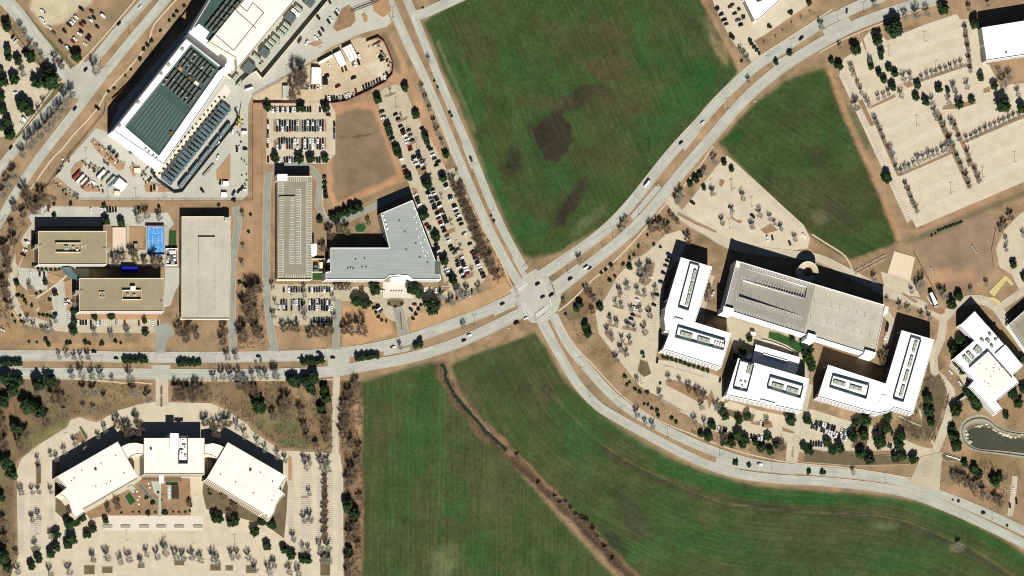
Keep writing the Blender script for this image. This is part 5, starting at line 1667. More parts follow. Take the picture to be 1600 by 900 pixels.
trees('B', 'in the bottom row of the huge car park', '167 868 9,145 872 7,188 875 7,201 871 8,220 878 7,229 864 6.5,245 868 7,257 860 8.5,275 867 8.5,286 870 7.5,300 868 7.5,313 872 7,333 871 8.5,340 876 7,362 867 7,371 867 7,388 869 7,398 888 7,420 890 8,428 881 7,452 891 7,466 894 7,28 891 7,78 895 7,108 891 8')
trees('S', 'in the garden of the three-winged office', '190 800 3,208 799 2.6,218 799 2.8,243 799 3,271 799 2.6,280 799 2.8,290 799 2.8,297 797 3,229 776 4,239 784 5,232 800 5.5,258 799 6,247 768 3,253 772 2,253 780 2,297 784 3,299 790 2.6,295 777 3,329 770 4,326 764 2.6')
trees('N', 'at the ends of the garden of the three-winged office', '183 788 7,168 794 6,350 772 7,366 790 7,296 785 5,358 800 5')
trees('B', 'above the half empty car park', '1116 250 7,1063 303 9,1057 312 7,1101 267 5.5')
trees('E', 'above the half empty car park', '1131 253 4.5,1143 263 4.5,1087 279 5.5,1078 287 4.5,1094 272 4.5,1100 293 3.8')
trees('B', 'in the half empty car park', '1113 300 6,1160 308 6,1143 329 5.5,1128 346 6,1187 334 6,1175 352 6,1203 340 5.5,1220 356 5,1210 348 4,1242 372 5.5')
trees('N', 'on the triangular bed beside the campus entrance', '1018 354 8,1030 351 8,1042 355 7,1058 346 4,1052 340 4,1046 333 4,1074 372 7')
trees('S', 'on the verge left of the campus car park', '998 383 3.4,991 397 3.4,984 402 3.8,974 411 3.6,961 430 3.4,1022 381 3.4,1032 385 3,955 413 4.4,947 420 4,940 425 3.4,953 437 4.2,884 490 3,1012 366 3')
trees('E', 'in the corner garden right of the crossroads', '906 474 5.5,901 481 5,918 519 7,915 509 6,938 478 6,984 417 4.5')
trees('N', 'in the corner garden right of the crossroads', '916 452 6,922 460 5,928 466 4.5,925 485 5,880 470 4')
trees('B', 'in the curving campus car park', '1002 436 8,1010 427 7,1015 415 7,980 447 6,968 455 6,996 454 5.5,1007 458 4.5,962 474 5,971 477 5,953 499 5,963 502 5,986 482 5,1000 483 5,1015 490 7,949 517 6,956 526 5.5,980 508 5,991 513 5,1007 517 7,972 530 5,984 532 5.5,970 545 6,979 551 5.5,963 560 7,1021 464 5,1024 450 5,953 495 4,1000 420 7')
trees('S', 'in the planted edge below the curving car park', '977 587 4.2,993 607 4,1000 611 4.2,1012 612 4,1007 630 3,1013 631 3,1019 637 3.4,1027 640 4.2,1029 648 4,1050 652 4,1057 658 4.2,1004 550 4,1006 556 3,984 596 3,980 600 3.4,1032 598 3')
trees('B', 'in the planted edge below the curving car park', '995 592 5,1031 617 6,995 645 7,1008 659 5,1019 664 5.5,1085 657 6,1101 662 6,1120 634 7,1096 634 6,1045 592 6,1062 594 5')
trees('E', 'along the lower edge of the campus', '1107 680 7.5,1113 663 6.5,1128 640 7,1133 648 6.5,1154 655 6.5,1155 678 8.5,1165 685 7.5,1142 690 7.5,1132 689 6.5,1160 693 6.5,1200 681 6.5,1189 698 7,1203 703 6,1213 693 6.5,1236 654 8.5,1262 656 6.5,1168 648 6.5,1095 677 5,1180 690 5')
trees('N', 'along the lower edge of the campus', '1130 681 7,1221 695 7,1198 657 5,1090 612 7,1076 606 6,1100 618 6')
trees('S', 'under the south wall of the white office', '1036 556 4,1043 558 4.2,1050 560 4.2,1057 562 4.2,1064 564 4.2,1071 566 4.2,1078 569 4.2,1085 571 4.2,1092 573 4.2,1099 576 4.2,1106 578 4')
trees('E', 'among the cars south of the white offices', '1256 697 6,1265 703 6.5,1293 690 7,1301 702 6.5,1312 698 8,1337 658 7.5,1353 655 8.5,1350 678 8,1332 680 9,1375 687 11,1384 668 8.5,1408 679 8,1405 693 8.5,1387 649 7.5,1345 706 8.5,1358 716 8.5,1400 715 6.5,1411 711 6.5,1428 716 7.5')
trees('E', 'around the angled white building', '1450 621 8,1452 640 8.5,1455 658 6.5,1493 640 8.5,1498 630 6.5,1490 680 8.5,1495 694 9.5,1488 668 6.5,1520 620 8.5,1527 632 8.5,1512 611 7,1505 575 8.5,1496 565 8,1490 545 8.5,1501 530 8.5,1495 553 7.5,1583 614 8.5,1591 628 7.5,1572 648 5.5,1598 605 7.5,1487 474 7.5,1498 461 7.5,1596 560 6')
trees('B', 'behind the campus drive', '1475 461 8,1469 454 7,1440 440 8,1433 446 7,1424 454 5,1365 434 5.5,1386 468 4,1517 454 5,1541 442 5,1406 478 6,1418 482 6,1440 492 6,1452 496 5,1448 484 4')
trees('N', 'in the shaded strip beside the large garage', '1105 442 5,1107 452 6,1104 464 6,1385 548 6,1378 560 7', 'y')
trees('E', 'in the campus courtyard', '1238 528 5,1256 537 6,1262 556 9,1268 570 8,1171 528 5,1160 545 7,1150 556 6,1266 545 6')
trees('E', 'in the upper left part of the vast car park', '1397 40 14,1370 59 9.5,1337 74 9,1376 79 5.5,1377 88 4.5,1299 94 4.5,1311 101 6.5,1361 101 6,1373 113 5.5,1381 123 5.5,1389 106 5.5,1398 113 6,1394 134 6.5,1434 131 6.5,1431 150 6')
trees('E', 'in the upper right part of the vast car park', '1474 11 9,1523 35 8,1467 138 6,1481 140 4,1499 161 7,1519 155 5.5,1533 119 6,1553 132 6.5,1567 161 12,1597 167 8,1446 157 6.5')
trees('B', 'above the vast car park', '1414 22 7,1431 20 9,1448 18 7.5,1514 12 6,1312 72 5,1543 6 5,1560 110 5,1568 128 9,1576 118 7,1590 145 6')
trees('B', 'in the short columns of the vast car park', '1329 103 4.8,1332 115 4.8,1340 130 5,1345 142 5.5,1337 165 8,1353 155 5,1357 163 5,1372 152 4.8,1381 149 4.8,1388 145 4.8,1412 121 6,1422 120 5.5,1408 147 6.5,1456 158 5.5,1359 93 5')
trees('B', 'in the first row of the vast car park', '1440 122 4.6,1448 119 4.6,1456 116 4.6,1463 113 4.6,1470 111 4.6,1478 108 4.6,1485 105 4.6,1493 102 4.6,1501 99 4.6')
trees('B', 'in the right column of the vast car park', '1508 45 5.5,1510 60 5.5,1512 75 6,1514 92 5.5,1516 109 5,1511 134 6,1490 137 6.5,1482 158 6,1495 149 5,1460 175 6,1463 184 5', 'y')
trees('B', 'in the left column of the vast car park', '1367 188 5.5,1372 196 5,1377 206 5.5,1381 218 5,1391 236 6.5,1396 248 6,1400 262 5', 'y')
trees('B', 'in the middle row of the vast car park', '1408 268 5.5,1414 262 5.5,1421 260 4.8,1428 256 4.8,1435 249 6.5,1443 247 4.8,1451 242 5.5,1458 240 4.8,1465 238 4.8,1472 234 4.8,1480 230 6.5,1485 220 6.5')
trees('B', 'in the central avenue of the vast car park', '1470 190 5.5,1475 202 6.5,1483 218 5.5,1490 232 5.5,1496 245 5.5,1502 258 6,1510 276 6.5,1514 289 5.5,1486 190 5.5,1492 198 6.5,1498 215 5.5,1512 240 5.5,1515 255 5,1524 267 5.5,1529 280 6', 'y')
trees('B', 'in the right row of the vast car park', '1510 218 4.6,1518 214 4.6,1525 210 5.2,1532 206 4.6,1540 202 5.2,1548 199 4.6,1555 196 4.6,1562 193 4.6,1569 189 4.6,1577 186 4.6,1584 183 4.6,1592 180 4.6')
trees('B', 'in the lowest column of the vast car park', '1415 290 5.5,1420 300 5,1424 311 5,1428 320 5,1432 328 5', 'y')
trees('E', 'at the left edge of the vast car park', '1386 276 8.5')
trees('S', 'in the clipped hedge above the dusty lawn', '1466 360 2.6,1470 358 2.8,1474 356.5 2.8,1478 355 2.8,1482 353.5 2.8,1486 352 2.8,1490 350.5 2.8,1494 349 2.8,1498 347.5 2.8,1502 346 2.8,1456 367 2.8,1462 364 2.6')
trees('N', 'beside the car park at the right edge', '1578 338 6,1569 349 6,1562 356 5')
trees('B', 'in the car park at the right edge', '1572 375 5,1572 388 5,1598 366 5')
trees('E', 'in the car park at the right edge', '1583 411 6.5,1600 432 6')
trees('S', 'in the median of the curving road', '1150 721 6,1171 724 5.4,1264 736 5.4,1286 736 5.8,1489 780 2.2,1498 782 3.2,1537 800 4,1574 820 3')
trees('B', 'beside the curving road', '1333 737 5,1497 850 6')
trees('N', 'in the rough ground below the pond', '1500 744 7.5,1510 753 7.5,1520 760 7.5,1535 766 6.5,1555 778 6.5,1563 782 6.5,1490 742 6.5,1528 752 6')
trees('E', 'in the rough ground below the pond', '1523 733 7.5,1530 740 6,1554 749 8.5,1562 745 6,1507 722 6')
trees('S', 'around the white building at the top edge', '1155 13 3.6,1162 25 4.6,1121 12 4.6,1203 40 4.6,1236 18 5,1265 2 6,1172 62 4,1175 67 4,1179 72 4,1183 77 4,1187 82 3.6,1146 58 4,1142 52 4,1159 37 3,1159 94 3')
trees('B', 'between the drive and the field at the top', '1157 79 5,1163 86 6,1168 92 5.5')
trees('E', 'in the upper main road median', '1213 96 4.2,1234 82 4.6')
trees('B', 'in the upper main road median', '1169 125 5,1283 39 7,1366 5 7,973 350 6,978 344 5,969 358 5')
trees('C', 'on the slope under the top edge building', '1194 67 3.4,1212 58 2.6,1223 49 2.6,1237 38 3.2,1252 28 3.2,1266 20 3')
trees('N', 'among the dry banks of the creek', '868 778 4,876 788 4.5,884 786 4,892 797 4,900 808 4.5,909 814 5,917 818 6,926 830 6.5,934 842 4,946 858 4.5,958 876 4,808 712 4,842 758 4')
trees('S', 'in the gravel strip beside the teal hall', ','.join('%f %f 2.4' % (244 + 104 * i / 35 + (2.8 if i % 2 else -2.2), 271 - 122 * i / 35 + (2.2 if i % 2 else -1.8)) for i in range(36)))
trees('S', 'on the dirt island of the generator yard', '236 277 3,242 275 3,233 281 3')


# ---- dry undergrowth nobody could count
def brush(label, poly, n, m='brush', hgt=0.9, seed=1):
    rg = random.Random(seed)
    p = P(poly)
    x0, x1, y0, y1 = min(a for a, b in p), max(a for a, b in p), min(b for a, b in p), max(b for a, b in p)
    px, py = np.array([rg.uniform(x0, x1) for _ in range(n * 4)]), np.array([rg.uniform(y0, y1) for _ in range(n * 4)])
    ok = (sdist(p, px, py) < 0) & (fbm(px, py, 12, 17 + seed, 3) > 0.44)
    V, F = [], []
    for x, y in list(zip(px[ok], py[ok]))[:n]:
        c = G(x, y)
        k = rg.uniform(0.5, 1.5) * hgt
        for j in range(4):
            a = rg.uniform(0, 6.3)
            d = Vector((math.cos(a) * k * rg.uniform(0.3, 1.0), math.sin(a) * k * rg.uniform(0.3, 1.0), k * rg.uniform(0.4, 1.0)))
            sd = Vector((-math.sin(a), math.cos(a), 0)) * rg.uniform(0.05, 0.16)
            b = len(V)
            V += [tuple(c - sd), tuple(c + sd), tuple(c + d + sd), tuple(c + d - sd)]
            F.append((b, b + 1, b + 2, b + 3))
    return tag(mk('undergrowth', V, F, M[m]), label, 'undergrowth', None, 'stuff')


brush('dry undergrowth in the wood at the left edge', '-10 598,110 598,235 602,215 628,150 650,110 648,60 688,20 728,24 900,-10 900', 2800, seed=1)
brush('dry undergrowth in the copse south of the main road', '275 600,520 596,520 705,500 704,440 700,390 662,350 636,330 628,270 626', 3000, seed=2)
brush('dry undergrowth along the right side of the pale drive', '532 596,566 596,566 930,540 930,538 720,532 700', 3000, seed=3)
brush('dry undergrowth in the thicket beside the long car park', '704 282,722 296,750 350,792 430,776 444,750 400,728 350', 1600, seed=4)
brush('dry weeds along the creek banks', '686 566,700 566,706 590,722 620,744 646,766 670,796 698,830 732,864 764,902 802,930 830,962 866,1010 930,990 930,948 880,914 846,880 814,850 784,818 752,788 716,756 690,732 660,708 632,692 600', 3400, hgt=0.7, seed=5)
brush('dry brush down the left edge beside the offices', '-10 340,32 330,44 350,26 380,18 420,12 480,20 520,-10 520', 1000, seed=6)
brush('dry brush in the corner garden right of the crossroads', '880 484,960 410,1004 378,1040 330,1056 340,1010 394,960 436,930 488,936 524,956 552,1000 606,1070 644,1060 652,980 606,910 540', 1800, hgt=0.6, seed=7)
brush('dry brush around the winding campus drive', '1440 590,1470 586,1484 620,1460 690,1436 690,1400 660,1430 640', 1500, hgt=1.1, seed=8)
brush('dry brush in the rough ground below the pond', '1482 730,1540 716,1574 740,1574 800,1520 776,1484 752', 1000, seed=9)
brush('dry brush right of the entrance drive', '266 598,330 602,322 626,268 626', 900, hgt=0.7, seed=10)
brush('dry brush between the works yard and the tan offices', '40 290,70 292,90 310,70 336,40 336,24 326', 600, seed=11)
brush('dry brush where the garage drive meets the main road', '372 440,412 440,416 545,370 545', 1000, hgt=0.7, seed=12)
brush('dry brush beside the campus buildings on the lower side', '1080 660,1140 672,1180 694,1228 694,1228 714,1150 702,1080 676', 800, hgt=0.6, seed=13)
# ------------------------------------------------------------------ vehicles
def car_meshes(kind):
    L, Wd, hood, belt, top, c0, c1, r0, r1 = {
        'car': (4.75, 1.86, 0.82, 0.92, 1.46, -1.75, 1.05, -1.05, 0.25),
        'SUV': (4.9, 1.96, 0.98, 1.08, 1.74, -2.3, 1.05, -1.95, 0.35),
        'pickup': (5.7, 2.0, 1.0, 1.08, 1.8, -0.75, 1.35, -0.5, 0.7),
        'van': (5.6, 2.05, 1.1, 1.2, 2.3, -2.75, 2.1, -2.7, 1.4),
        'truck': (8.5, 2.4, 1.2, 1.3, 3.0, -4.2, 3.3, -4.15, 2.9)}[kind]
    V, F, fm = [], [], []

    def add(vs, fs, mi):
        b = len(V)
        V.extend(vs)
        for f in fs:
            F.append(tuple(b + i for i in f))
            fm.append(mi)
    h, w = L / 2, Wd / 2
    # hull: rounded nose and tail in plan, chamfered shoulders
    plan = [(-h, -w * 0.78), (-h + 0.25, -w), (h - 0.55, -w), (h - 0.1, -w * 0.72), (h, -w * 0.4), (h, w * 0.4), (h - 0.1, w * 0.72), (h - 0.55, w), (-h + 0.25, w), (-h, w * 0.78)]
    n = len(plan)
    vs = [(x, y, 0.28) for x, y in plan] + [(x, y, hood - 0.16) for x, y in plan] + [(x * 0.97, y * 0.9, hood if x > 0 else belt) for x, y in plan]
    fs = [(i, (i + 1) % n, n + (i + 1) % n, n + i) for i in range(n)] + [(n + i, n + (i + 1) % n, 2 * n + (i + 1) % n, 2 * n + i) for i in range(n)] + [tuple(2 * n + i for i in range(n)), tuple(reversed(range(n)))]
    add(vs, fs, 0)
    wb, wt = w * 0.92, w * 0.74
    z0 = min(hood, belt) - 0.02
    cv = [(c0, -wb, z0), (c1, -wb, z0), (c1, wb, z0), (c0, wb, z0), (r0, -wt, top), (r1, -wt, top), (r1, wt, top), (r0, wt, top)]
    add(cv, [(0, 1, 5, 4), (1, 2, 6, 5), (2, 3, 7, 6), (3, 0, 4, 7), (4, 5, 6, 7)], 0)
    if kind == 'pickup':
        add([(-h + 0.15, -w * 0.82, belt - 0.45), (c0 - 0.1, -w * 0.82, belt - 0.45), (c0 - 0.1, w * 0.82, belt - 0.45), (-h + 0.15, w * 0.82, belt - 0.45),
             (-h + 0.15, -w * 0.82, belt + 0.015), (c0 - 0.1, -w * 0.82, belt + 0.015), (c0 - 0.1, w * 0.82, belt + 0.015), (-h + 0.15, w * 0.82, belt + 0.015)], [(4, 5, 6, 7)], 1)
    for x in (-h * 0.6, h * 0.6):
        for y in (-w + 0.08, w - 0.08):
            vv, ff = [], []
            tube((x, y - 0.11, 0.33), (x, y + 0.11, 0.33), 0.33, 0.33, vv, ff, 8)
            add(vv, ff, 1)
    me = bpy.data.meshes.new('body')
    me.from_pydata(V, [], F)
    me.materials.append(M['paint_car'])
    me.materials.append(M['tyre'])
    me.polygons.foreach_set('material_index', fm)
    me.update()
    # glass panes a little proud of the cabin
    cvv = [Vector(v) for v in cv]
    GV, GF = [], []
    quads = [(1, 2, 6, 5)] + ([(3, 0, 4, 7)] if kind != 'truck' else []) + ([(0, 1, 5, 4), (2, 3, 7, 6)] if kind in ('car', 'SUV', 'pickup') else [])
    for q in quads:
        p = [cvv[i] for i in q]
        c = sum(p, Vector()) / 4
        nn = (p[1] - p[0]).cross(p[3] - p[0]).normalized()
        b = len(GV)
        for v in p:
            GV.append(tuple(c + (v - c) * 0.93 + nn * 0.02))
        GF.append((b, b + 1, b + 2, b + 3))
    mg = bpy.data.meshes.new('windows')
    mg.from_pydata(GV, [], GF)
    mg.materials.append(M['carglass'])
    mg.update()
    return me, mg


CARS = {k: car_meshes(k) for k in ('car', 'SUV', 'pickup', 'van', 'truck')}
PAINT = {'w': ('white', (245, 245, 242), 0.8), 's': ('silver', (190, 196, 198), 0.6), 'g': ('grey', (118, 122, 122), 0.6), 'k': ('black', (34, 36, 38), 0.6), 'b': ('blue', (42, 62, 110), 0.6),
         'r': ('red', (150, 30, 30), 0.6), 'n': ('brown', (104, 68, 54), 0.6), 't': ('dark green', (44, 66, 62), 0.6)}
rc = random.Random(5)
NCAR = [0]


def car(x, y, c, hx, hy, label, group, kind=None, name='parked_car', z=None):
    k = kind or rc.choice(['car', 'car', 'car', 'SUV', 'SUV', 'pickup'])
    nm, rgb, kk = PAINT[c]
    p = G(x, y, 0.9)
    zb = 0.1 + (ZN[0] if z is None else z) * 0.6
    me, mg = CARS[k]
    nmo = name if name != 'parked_car' else {'car': 'parked_car', 'SUV': 'parked_suv', 'pickup': 'pickup_truck', 'van': 'parked_van', 'truck': 'box_truck'}[k]
    o = bpy.data.objects.new(nmo, me)
    COL.objects.link(o)
    d = wdir(x, y, hx, hy)
    if rc.random() < 0.5 and name == 'parked_car':
        d = -d
    o.location = (p.x, p.y, zb - 0.02)
    o.rotation_euler = (0, 0, math.atan2(d.y, d.x) + rc.uniform(-0.03, 0.03))
    v = rc.uniform(0.85, 1.12)
    o.color = (*[min(0.85, q * v) for q in lin(rgb, kk)], 1)
    tag(o, label.replace('{}', '%s %s' % (nm, k)), k if k != 'SUV' else 'SUV', group)
    g = bpy.data.objects.new('windows', mg)
    COL.objects.link(g)
    g.parent = o
    NCAR[0] += 1
    return o


def row(where, x0, y0, x1, y1, codes, hx=0, hy=-1):
    """evenly spaced bays, '.' for an empty one"""
    n, i = len(codes), 0
    vert = abs(y1 - y0) > abs(x1 - x0)
    for k, c in enumerate(codes):
        if c == '.':
            continue
        f = k / max(1, n - 1)
        car(x0 + (x1 - x0) * f, y0 + (y1 - y0) * f + rc.uniform(-0.3, 0.3), c, hx, hy, '{}, %s from %s in %s' % (ordinal(i), 'top' if vert else 'left', where), 'cars in ' + where)
        i += 1


def lots(where, data, hx, hy, axis='x', name='parked_car', kind=None):
    t = [s.split() for s in data.replace('\n', ' ').split(',') if s.strip()]
    t = [(float(a[0]), float(a[1]), a[2]) + tuple(a[3:]) for a in t]
    t.sort(key=lambda v: v[0] if axis == 'x' else v[1])
    for i, a in enumerate(t):
        lb = '{}, %s from %s %s' % (ordinal(i), 'left' if axis == 'x' else 'top', where) if len(t) > 1 else '{} %s' % where
        hh = (float(a[4]), float(a[5])) if len(a) > 5 else (hx, hy)
        car(a[0], a[1], a[2], hh[0], hh[1], lb, 'vehicles ' + where, (a[3] if len(a) > 3 and a[3] != '-' else kind), name)


fr = 'the five-row car park'
row('the first row of ' + fr, 426, 171.5, 485, 171.5, 'wgwkwgwkww..sgkk')
row('the second row of ' + fr, 433.4, 192.3, 504.5, 192.3, 'wkkkwkkkw.gkwkwbskn')
row('the third row of ' + fr, 433.2, 201.6, 504.5, 201.6, 'kkwgkrkkg.gkgkktgwn')
row('the fourth row of ' + fr, 436.5, 220.4, 504.5, 220.4, 'kkgkkkww.kwkwwgwrk')
row('the fifth row of ' + fr, 433, 229.6, 504, 229.6, 'wbw.rkg.w.kwkgw.ktw')
row('the last row of ' + fr, 437, 250.2, 499.5, 250.2, 'w.kkwgk........kk')
row('the left edge of ' + fr, 418.5, 191, 418.2, 227, 'kwkgwk', 0.05, 1)
row('the right edge of ' + fr, 522.2, 194, 522.2, 214, 'k.k.g', 0.05, 1)
lots('at the corners of the five-row car park', '419 249.5 r,500 171.5 k,513 180 r - 1 0.2', 0, 1)
el = 'in the long car park beside the grey roofed office'
lots('in the upper third of the long car park', '612.4 217 k,626.7 249 w,596.5 175 n,599 184 w,618 179 k,622 186 k,626 197.5 k,629 204 k,630.5 208 r,631.7 212 w,636 218 w,637 222.3 w,640.4 230 r,641.5 234.2 n,638.8 204 t,641.5 211.5 g,644.5 219.4 k,646.4 245.6 k,647 249.8 w,653 238 b,654 242.4 k,655.5 246.6 t,659 251.5 g,659.2 200.5 k,668.3 224.3 k,669.8 229.6 t,673.2 233.8 k,675.9 242.4 w,679 248 b,684.5 253.5 k,631.3 261.3 n,632.8 267.7 r,650.2 256.3 w,653.3 261.3 k,660 256.3 w,662 264 k,682 258.6 k', 0.93, -0.36, 'y')
lots('in the middle third of the long car park', '648.7 304.7 w,651.7 309 k,676 297 k,668.4 301 k,671.4 305 w,677.4 304 w,673 309.5 b,680.5 308.5 k,696.3 288.8 k,697.9 293.4 w,703.5 307.4 t,704.4 312 w,653 314 k,655.3 320 w,675 315.6 b,678 321 t,679.5 325.4 k,683 312.5 k,686.7 318.2 k,686.3 322.8 w,682.9 332.6 k,684.4 336.8 w,685 341 k,689.3 329 n,690.8 333.6 w,693.8 338 k,695.4 342.8 k,698 347.4 k,688 347.3 r,690 351.4 w,692 355.6 k,694.2 361.3 k,698.4 369.2 g,709.7 321.5 k,711.6 325.6 w,712.4 330 k,715.4 337.5 w,718 344 k,721 350.4 k,725.6 366 w,662 343 w,666.6 351 r,670.4 355.4 k,672 361 w', 0.93, -0.36, 'y')
lots('in the lower third of the long car park', '700.6 376.3 w,704 385 k,707 390 k,710.4 396 g,714.6 390.3 k,734.3 381.3 k,681.3 382.4 k,683.6 387.8 k,685 392.4 w,686.6 397.5 k,714.2 407.3 k,715.4 413 k,716.9 418 w,720.6 403 w,722.2 408 k,724 413 k,726.7 418.4 w,728 422.6 w,720.6 424 k,721.4 428.5 w,730.5 427.7 r,724.4 433 k,738.8 394 n,741 399 n,742.6 404 b,745.6 409.4 k,747 414 w,749 418 w,751 422.4 g,754 428 k,756 433 k,696.5 420 w,698 424.7 w,700.2 430 k,705 436 k', 0.93, -0.36, 'y')
lots('below the grey roofed office, right of its entrance', '663 453.3 w,677.4 454.4 g,681.2 454 w,687.2 454 k,662.7 474.4 w,686.9 473 r,697.8 470.3 n,701.6 469.5 n,705.8 467 n,714 465 k,721.3 462.3 w,726.9 459 k,730.7 461 s,734.4 460 w,737 455.5 k', 0.12, -1)
lots('around the entrance of the grey roofed office', '562.7 452.3 n - 0 1,566.5 452.3 n - 0 1,598.2 454.6 w - 1 0,589.5 479 k - 0.8 -0.6,592 482.8 w - 0.8 -0.6,595.2 486.7 g - 0.8 -0.6,647.6 476 r - 1 0.1,642 484 k - 0.7 0.7', 1, 0)
sl = 'the south car park'
row('the first row of %s, left half' % sl, 443.4, 453, 471.4, 453, 'k.wkgkgk')
row('the first row of %s, right half' % sl, 483.5, 453, 518.6, 453, 'kwkkkgwkkw')
row('the second row of %s, left half' % sl, 439.6, 472.4, 471.4, 472.4, 'kng.gswgk')
row('the second row of %s, right half' % sl, 483.5, 472.4, 515, 472.4, 'wkkwkkkwk')
row('the third row of %s, left half' % sl, 435.5, 481.5, 471.4, 481.5, 'w.wk.k..ng')
row('the third row of %s, right half' % sl, 483.5, 481.5, 518.6, 481.5, 'kgkw.kkkww')
row('the last row of %s' % sl, 463, 500.4, 518.6, 500.4, 'g......kgkkgkkk')
cs = 'south of the white offices'
row('the upper row %s' % cs, 1275, 660.8, 1325.4, 676.7, 'kgkwwkgkk..wgwk', 0.26, -0.97)
row('the second row %s' % cs, 1268.6, 666.4, 1322, 685.4, 'kgk.kk.wwwwkwgw', 0.26, -0.97)
row('the third row %s' % cs, 1267.2, 693.3, 1283.5, 694.5, 'kkkkb', 0.1, -1)
row('the row under the lower campus trees', 1173.7, 682.4, 1193.7, 686.4, 'knkwwk', 0.15, -1)
lots('between the trees at the lower right of the campus', '1367.6 669.5 g,1371.4 670.2 k,1394 677.4 k,1402 680.4 r,1388.4 696 t,1392 697.4 k,1399 704 w', 0.2, -1)
lots('along the lower campus drive', '1123 670 w,1131 671 k,1134.7 672.5 t,1146.5 677 k,1188.8 661.5 w,1192.6 662.7 k,1027 564 k,1125 594 k', 0.22, -0.97)
lots('in the curving campus car park', '995.8 468.7 w,991.2 480.8 w,988.6 491.8 k,986 498.6 k,983 505.8 g,964 503.5 w,1026.4 461.2 k,1021.8 476.7 k,1032.4 441 b,1045 398 b,1046 403 k,1043 408 k,1040 415.5 n,1036.6 427 k,1016 433 w', 0.94, 0.34, 'y')
lots('beside the large garage', '1114 459 w - 0.3 -1,1386 512 k truck 0.2 -1,1383 527 w - 0.2 -1', 0.3, -1)
lots('in the half empty car park', '1142 328 w van,1176 338 k,1217 356 w,1082 317 k - 0.8 0.5,1199 373 w - 0.2 1,1207 372 k - 0.2 1,1234 380 k - 0.4 0.9,1256 368 w - 0.6 0.8', 0.75, 0.65)
lots('in the dirt parking field', '67 18 w,65 30 w,68 34.5 w,77 43 w,84 52 g,101 49 k,108 39 k,111.5 36 w,115 32 w,119 27 w,127 14 k,143 18 n,147 28 k,161 25 w van,141 31 w,131 35 k,127 39 r,127 49 k,124 53 w,152 42 k,140 56.5 k,137.5 61 k,133 69 w,117 61 w,114 65 r,95 66 k,105 74 w,109 76 k,124 78 r', 0.75, 0.6)
lots('in the top left car park', '20 58 k - 0.6 -0.7,25 64 w - 0.7 -0.6,37 81 k - 0.7 -0.6,24 145 w - 1 0,38 187 w van 0.7 0.7,34 194 w - 0.7 0.7', 0.7, -0.6)
lots('in the works yard', '236 295 k - 0 1,241 293 k - 0 1,245 295 w - 0 1,340 246 w - 0.4 -0.9,344 285 k - 0.2 -1,365 302 b,373 299 k - 0.6 -0.8,378 294.5 k - 0.6 -0.8,363 206 w - 0.4 -0.9,370 233 k - 0.1 1,374 232 w - 0.1 1,383 233 k - 1 0,204 237 g - 0.4 -0.9,389 139 w truck 0.9 -0.3,152 169 k pickup 0.8 0.6,316 298 k - 0.6 0.6,341 224 w,312 230 k', 0.5, -0.85)
lots('on the drive beside the plant yard', '515 3 k,497 27 k,528 18 w,525.5 22 k,517 30 w,513.5 34 k,504 46 k,500 53 k,494 60 w,468 64 n van 0.6 -0.8,479 67 w - 0.5 -0.85', 0.6, 0.8)
lots('against the lower wall of the dirt compound', '510 154 k,514.7 153.8 w,519 155 k,522.9 155 k,527 154.8 k,531.6 153.8 s,536.4 153.3 k,541 150.4 w,545.8 149.3 w,552.9 149.3 s,556.6 144 r,568.4 137.8 k,572.7 135.6 k,576.9 134 k,581.3 132 g,585.2 130 n,589.8 128 b,593.8 125.4 k,600.9 121 w - 0.4 0.9,605 116.4 k - 0.55 0.85', 0.22, 0.97)
lots('in the middle of the dirt compound', '482.7 135 w - 0 1,487 135 k - 0 1,491.6 135.6 k - 0 1,496.4 134 w - 0 1,501 134 w - 0 1,535 109.3 n,540.4 107.6 n,514 102 w,551 99.6 g,554.9 100 w,560.4 97.3 k,561 88 w,594.7 89 k - 0.9 -0.4,597.3 94 k - 0.9 -0.4,552.4 122 k - 0.9 -0.4,528 135 r - 0.9 -0.4,510.7 118.7 k - 1 0', 0.35, 0.94)
lots('in the bays above the upper tan office', '75.6 327 r,142 329 w,158 329 w,168 328 k,172.2 328 k,176.6 328 k,181 328 k', 0.05, 1)
lots('in the curving car park left of the lower tan office', '42 378 w - 0.9 0.4,39 391 w - 0.9 0.4,36 398 k - 0.9 0.4,48 428 w - 0 1,62 428 k - 0 1,69 429 k - 0 1,28 462 k,86 491 k,105 469.5 w,104.5 475 w,4 516 w - 0.8 0.5', 1, 0, 'y')
lots('in the bay row below the lower tan office', '122 504 w,126 504 k,130 504 k,134.4 504 k,142 504.4 k,152.5 505 w,156.5 505 s,182 504 s,195 504 r,217 505 r,239 505 w,247 505 k', 0.02, 1)
lots('in the drop-off lane of the angled white building', '1486 582 w,1500 599 w', 0.6, 0.8)
lots('at the bottom right edge', '1584 766 w - 0.1 1,1578 790 k - 0.1 1,1588 783 k - 0.1 1', 0.1, 1)
lots('in the car park of the top edge building', '1127 23 k,1131.5 31.5 k,1135 38 n,1141 11 n,1144 8 n,1148 21.5 k,1153 32 g,1157.5 39.5 k,1143 57 k', 0.95, -0.3)
dv = dict(name='car_on_road')
lots('driving on the diagonal avenue', '219 11 w,186 37 k,134 109 k,117 170 k,17 231 k', 0.62, -0.78, **dv)
lots('driving on the main road left of the crossroads', '147 550 k,181.5 560 k,404 557 k,467.5 562 w,498 551 k,520 559 k,614 543 w - 1 -0.2,785 475 k - 0.93 -0.4,725 532 k - 0.93 -0.36,733.5 524 w - 0.93 -0.36,822 497.5 w - 0.9 -0.45,807 505 k van 0.88 -0.48', 1, 0, **dv)
lots('on or just right of the crossroads', '840 444 k - 0.86 -0.5,848 464 k,861.5 461 k,891 436 k,916 418.5 w van,921 419 k', 0.85, -0.52, **dv)
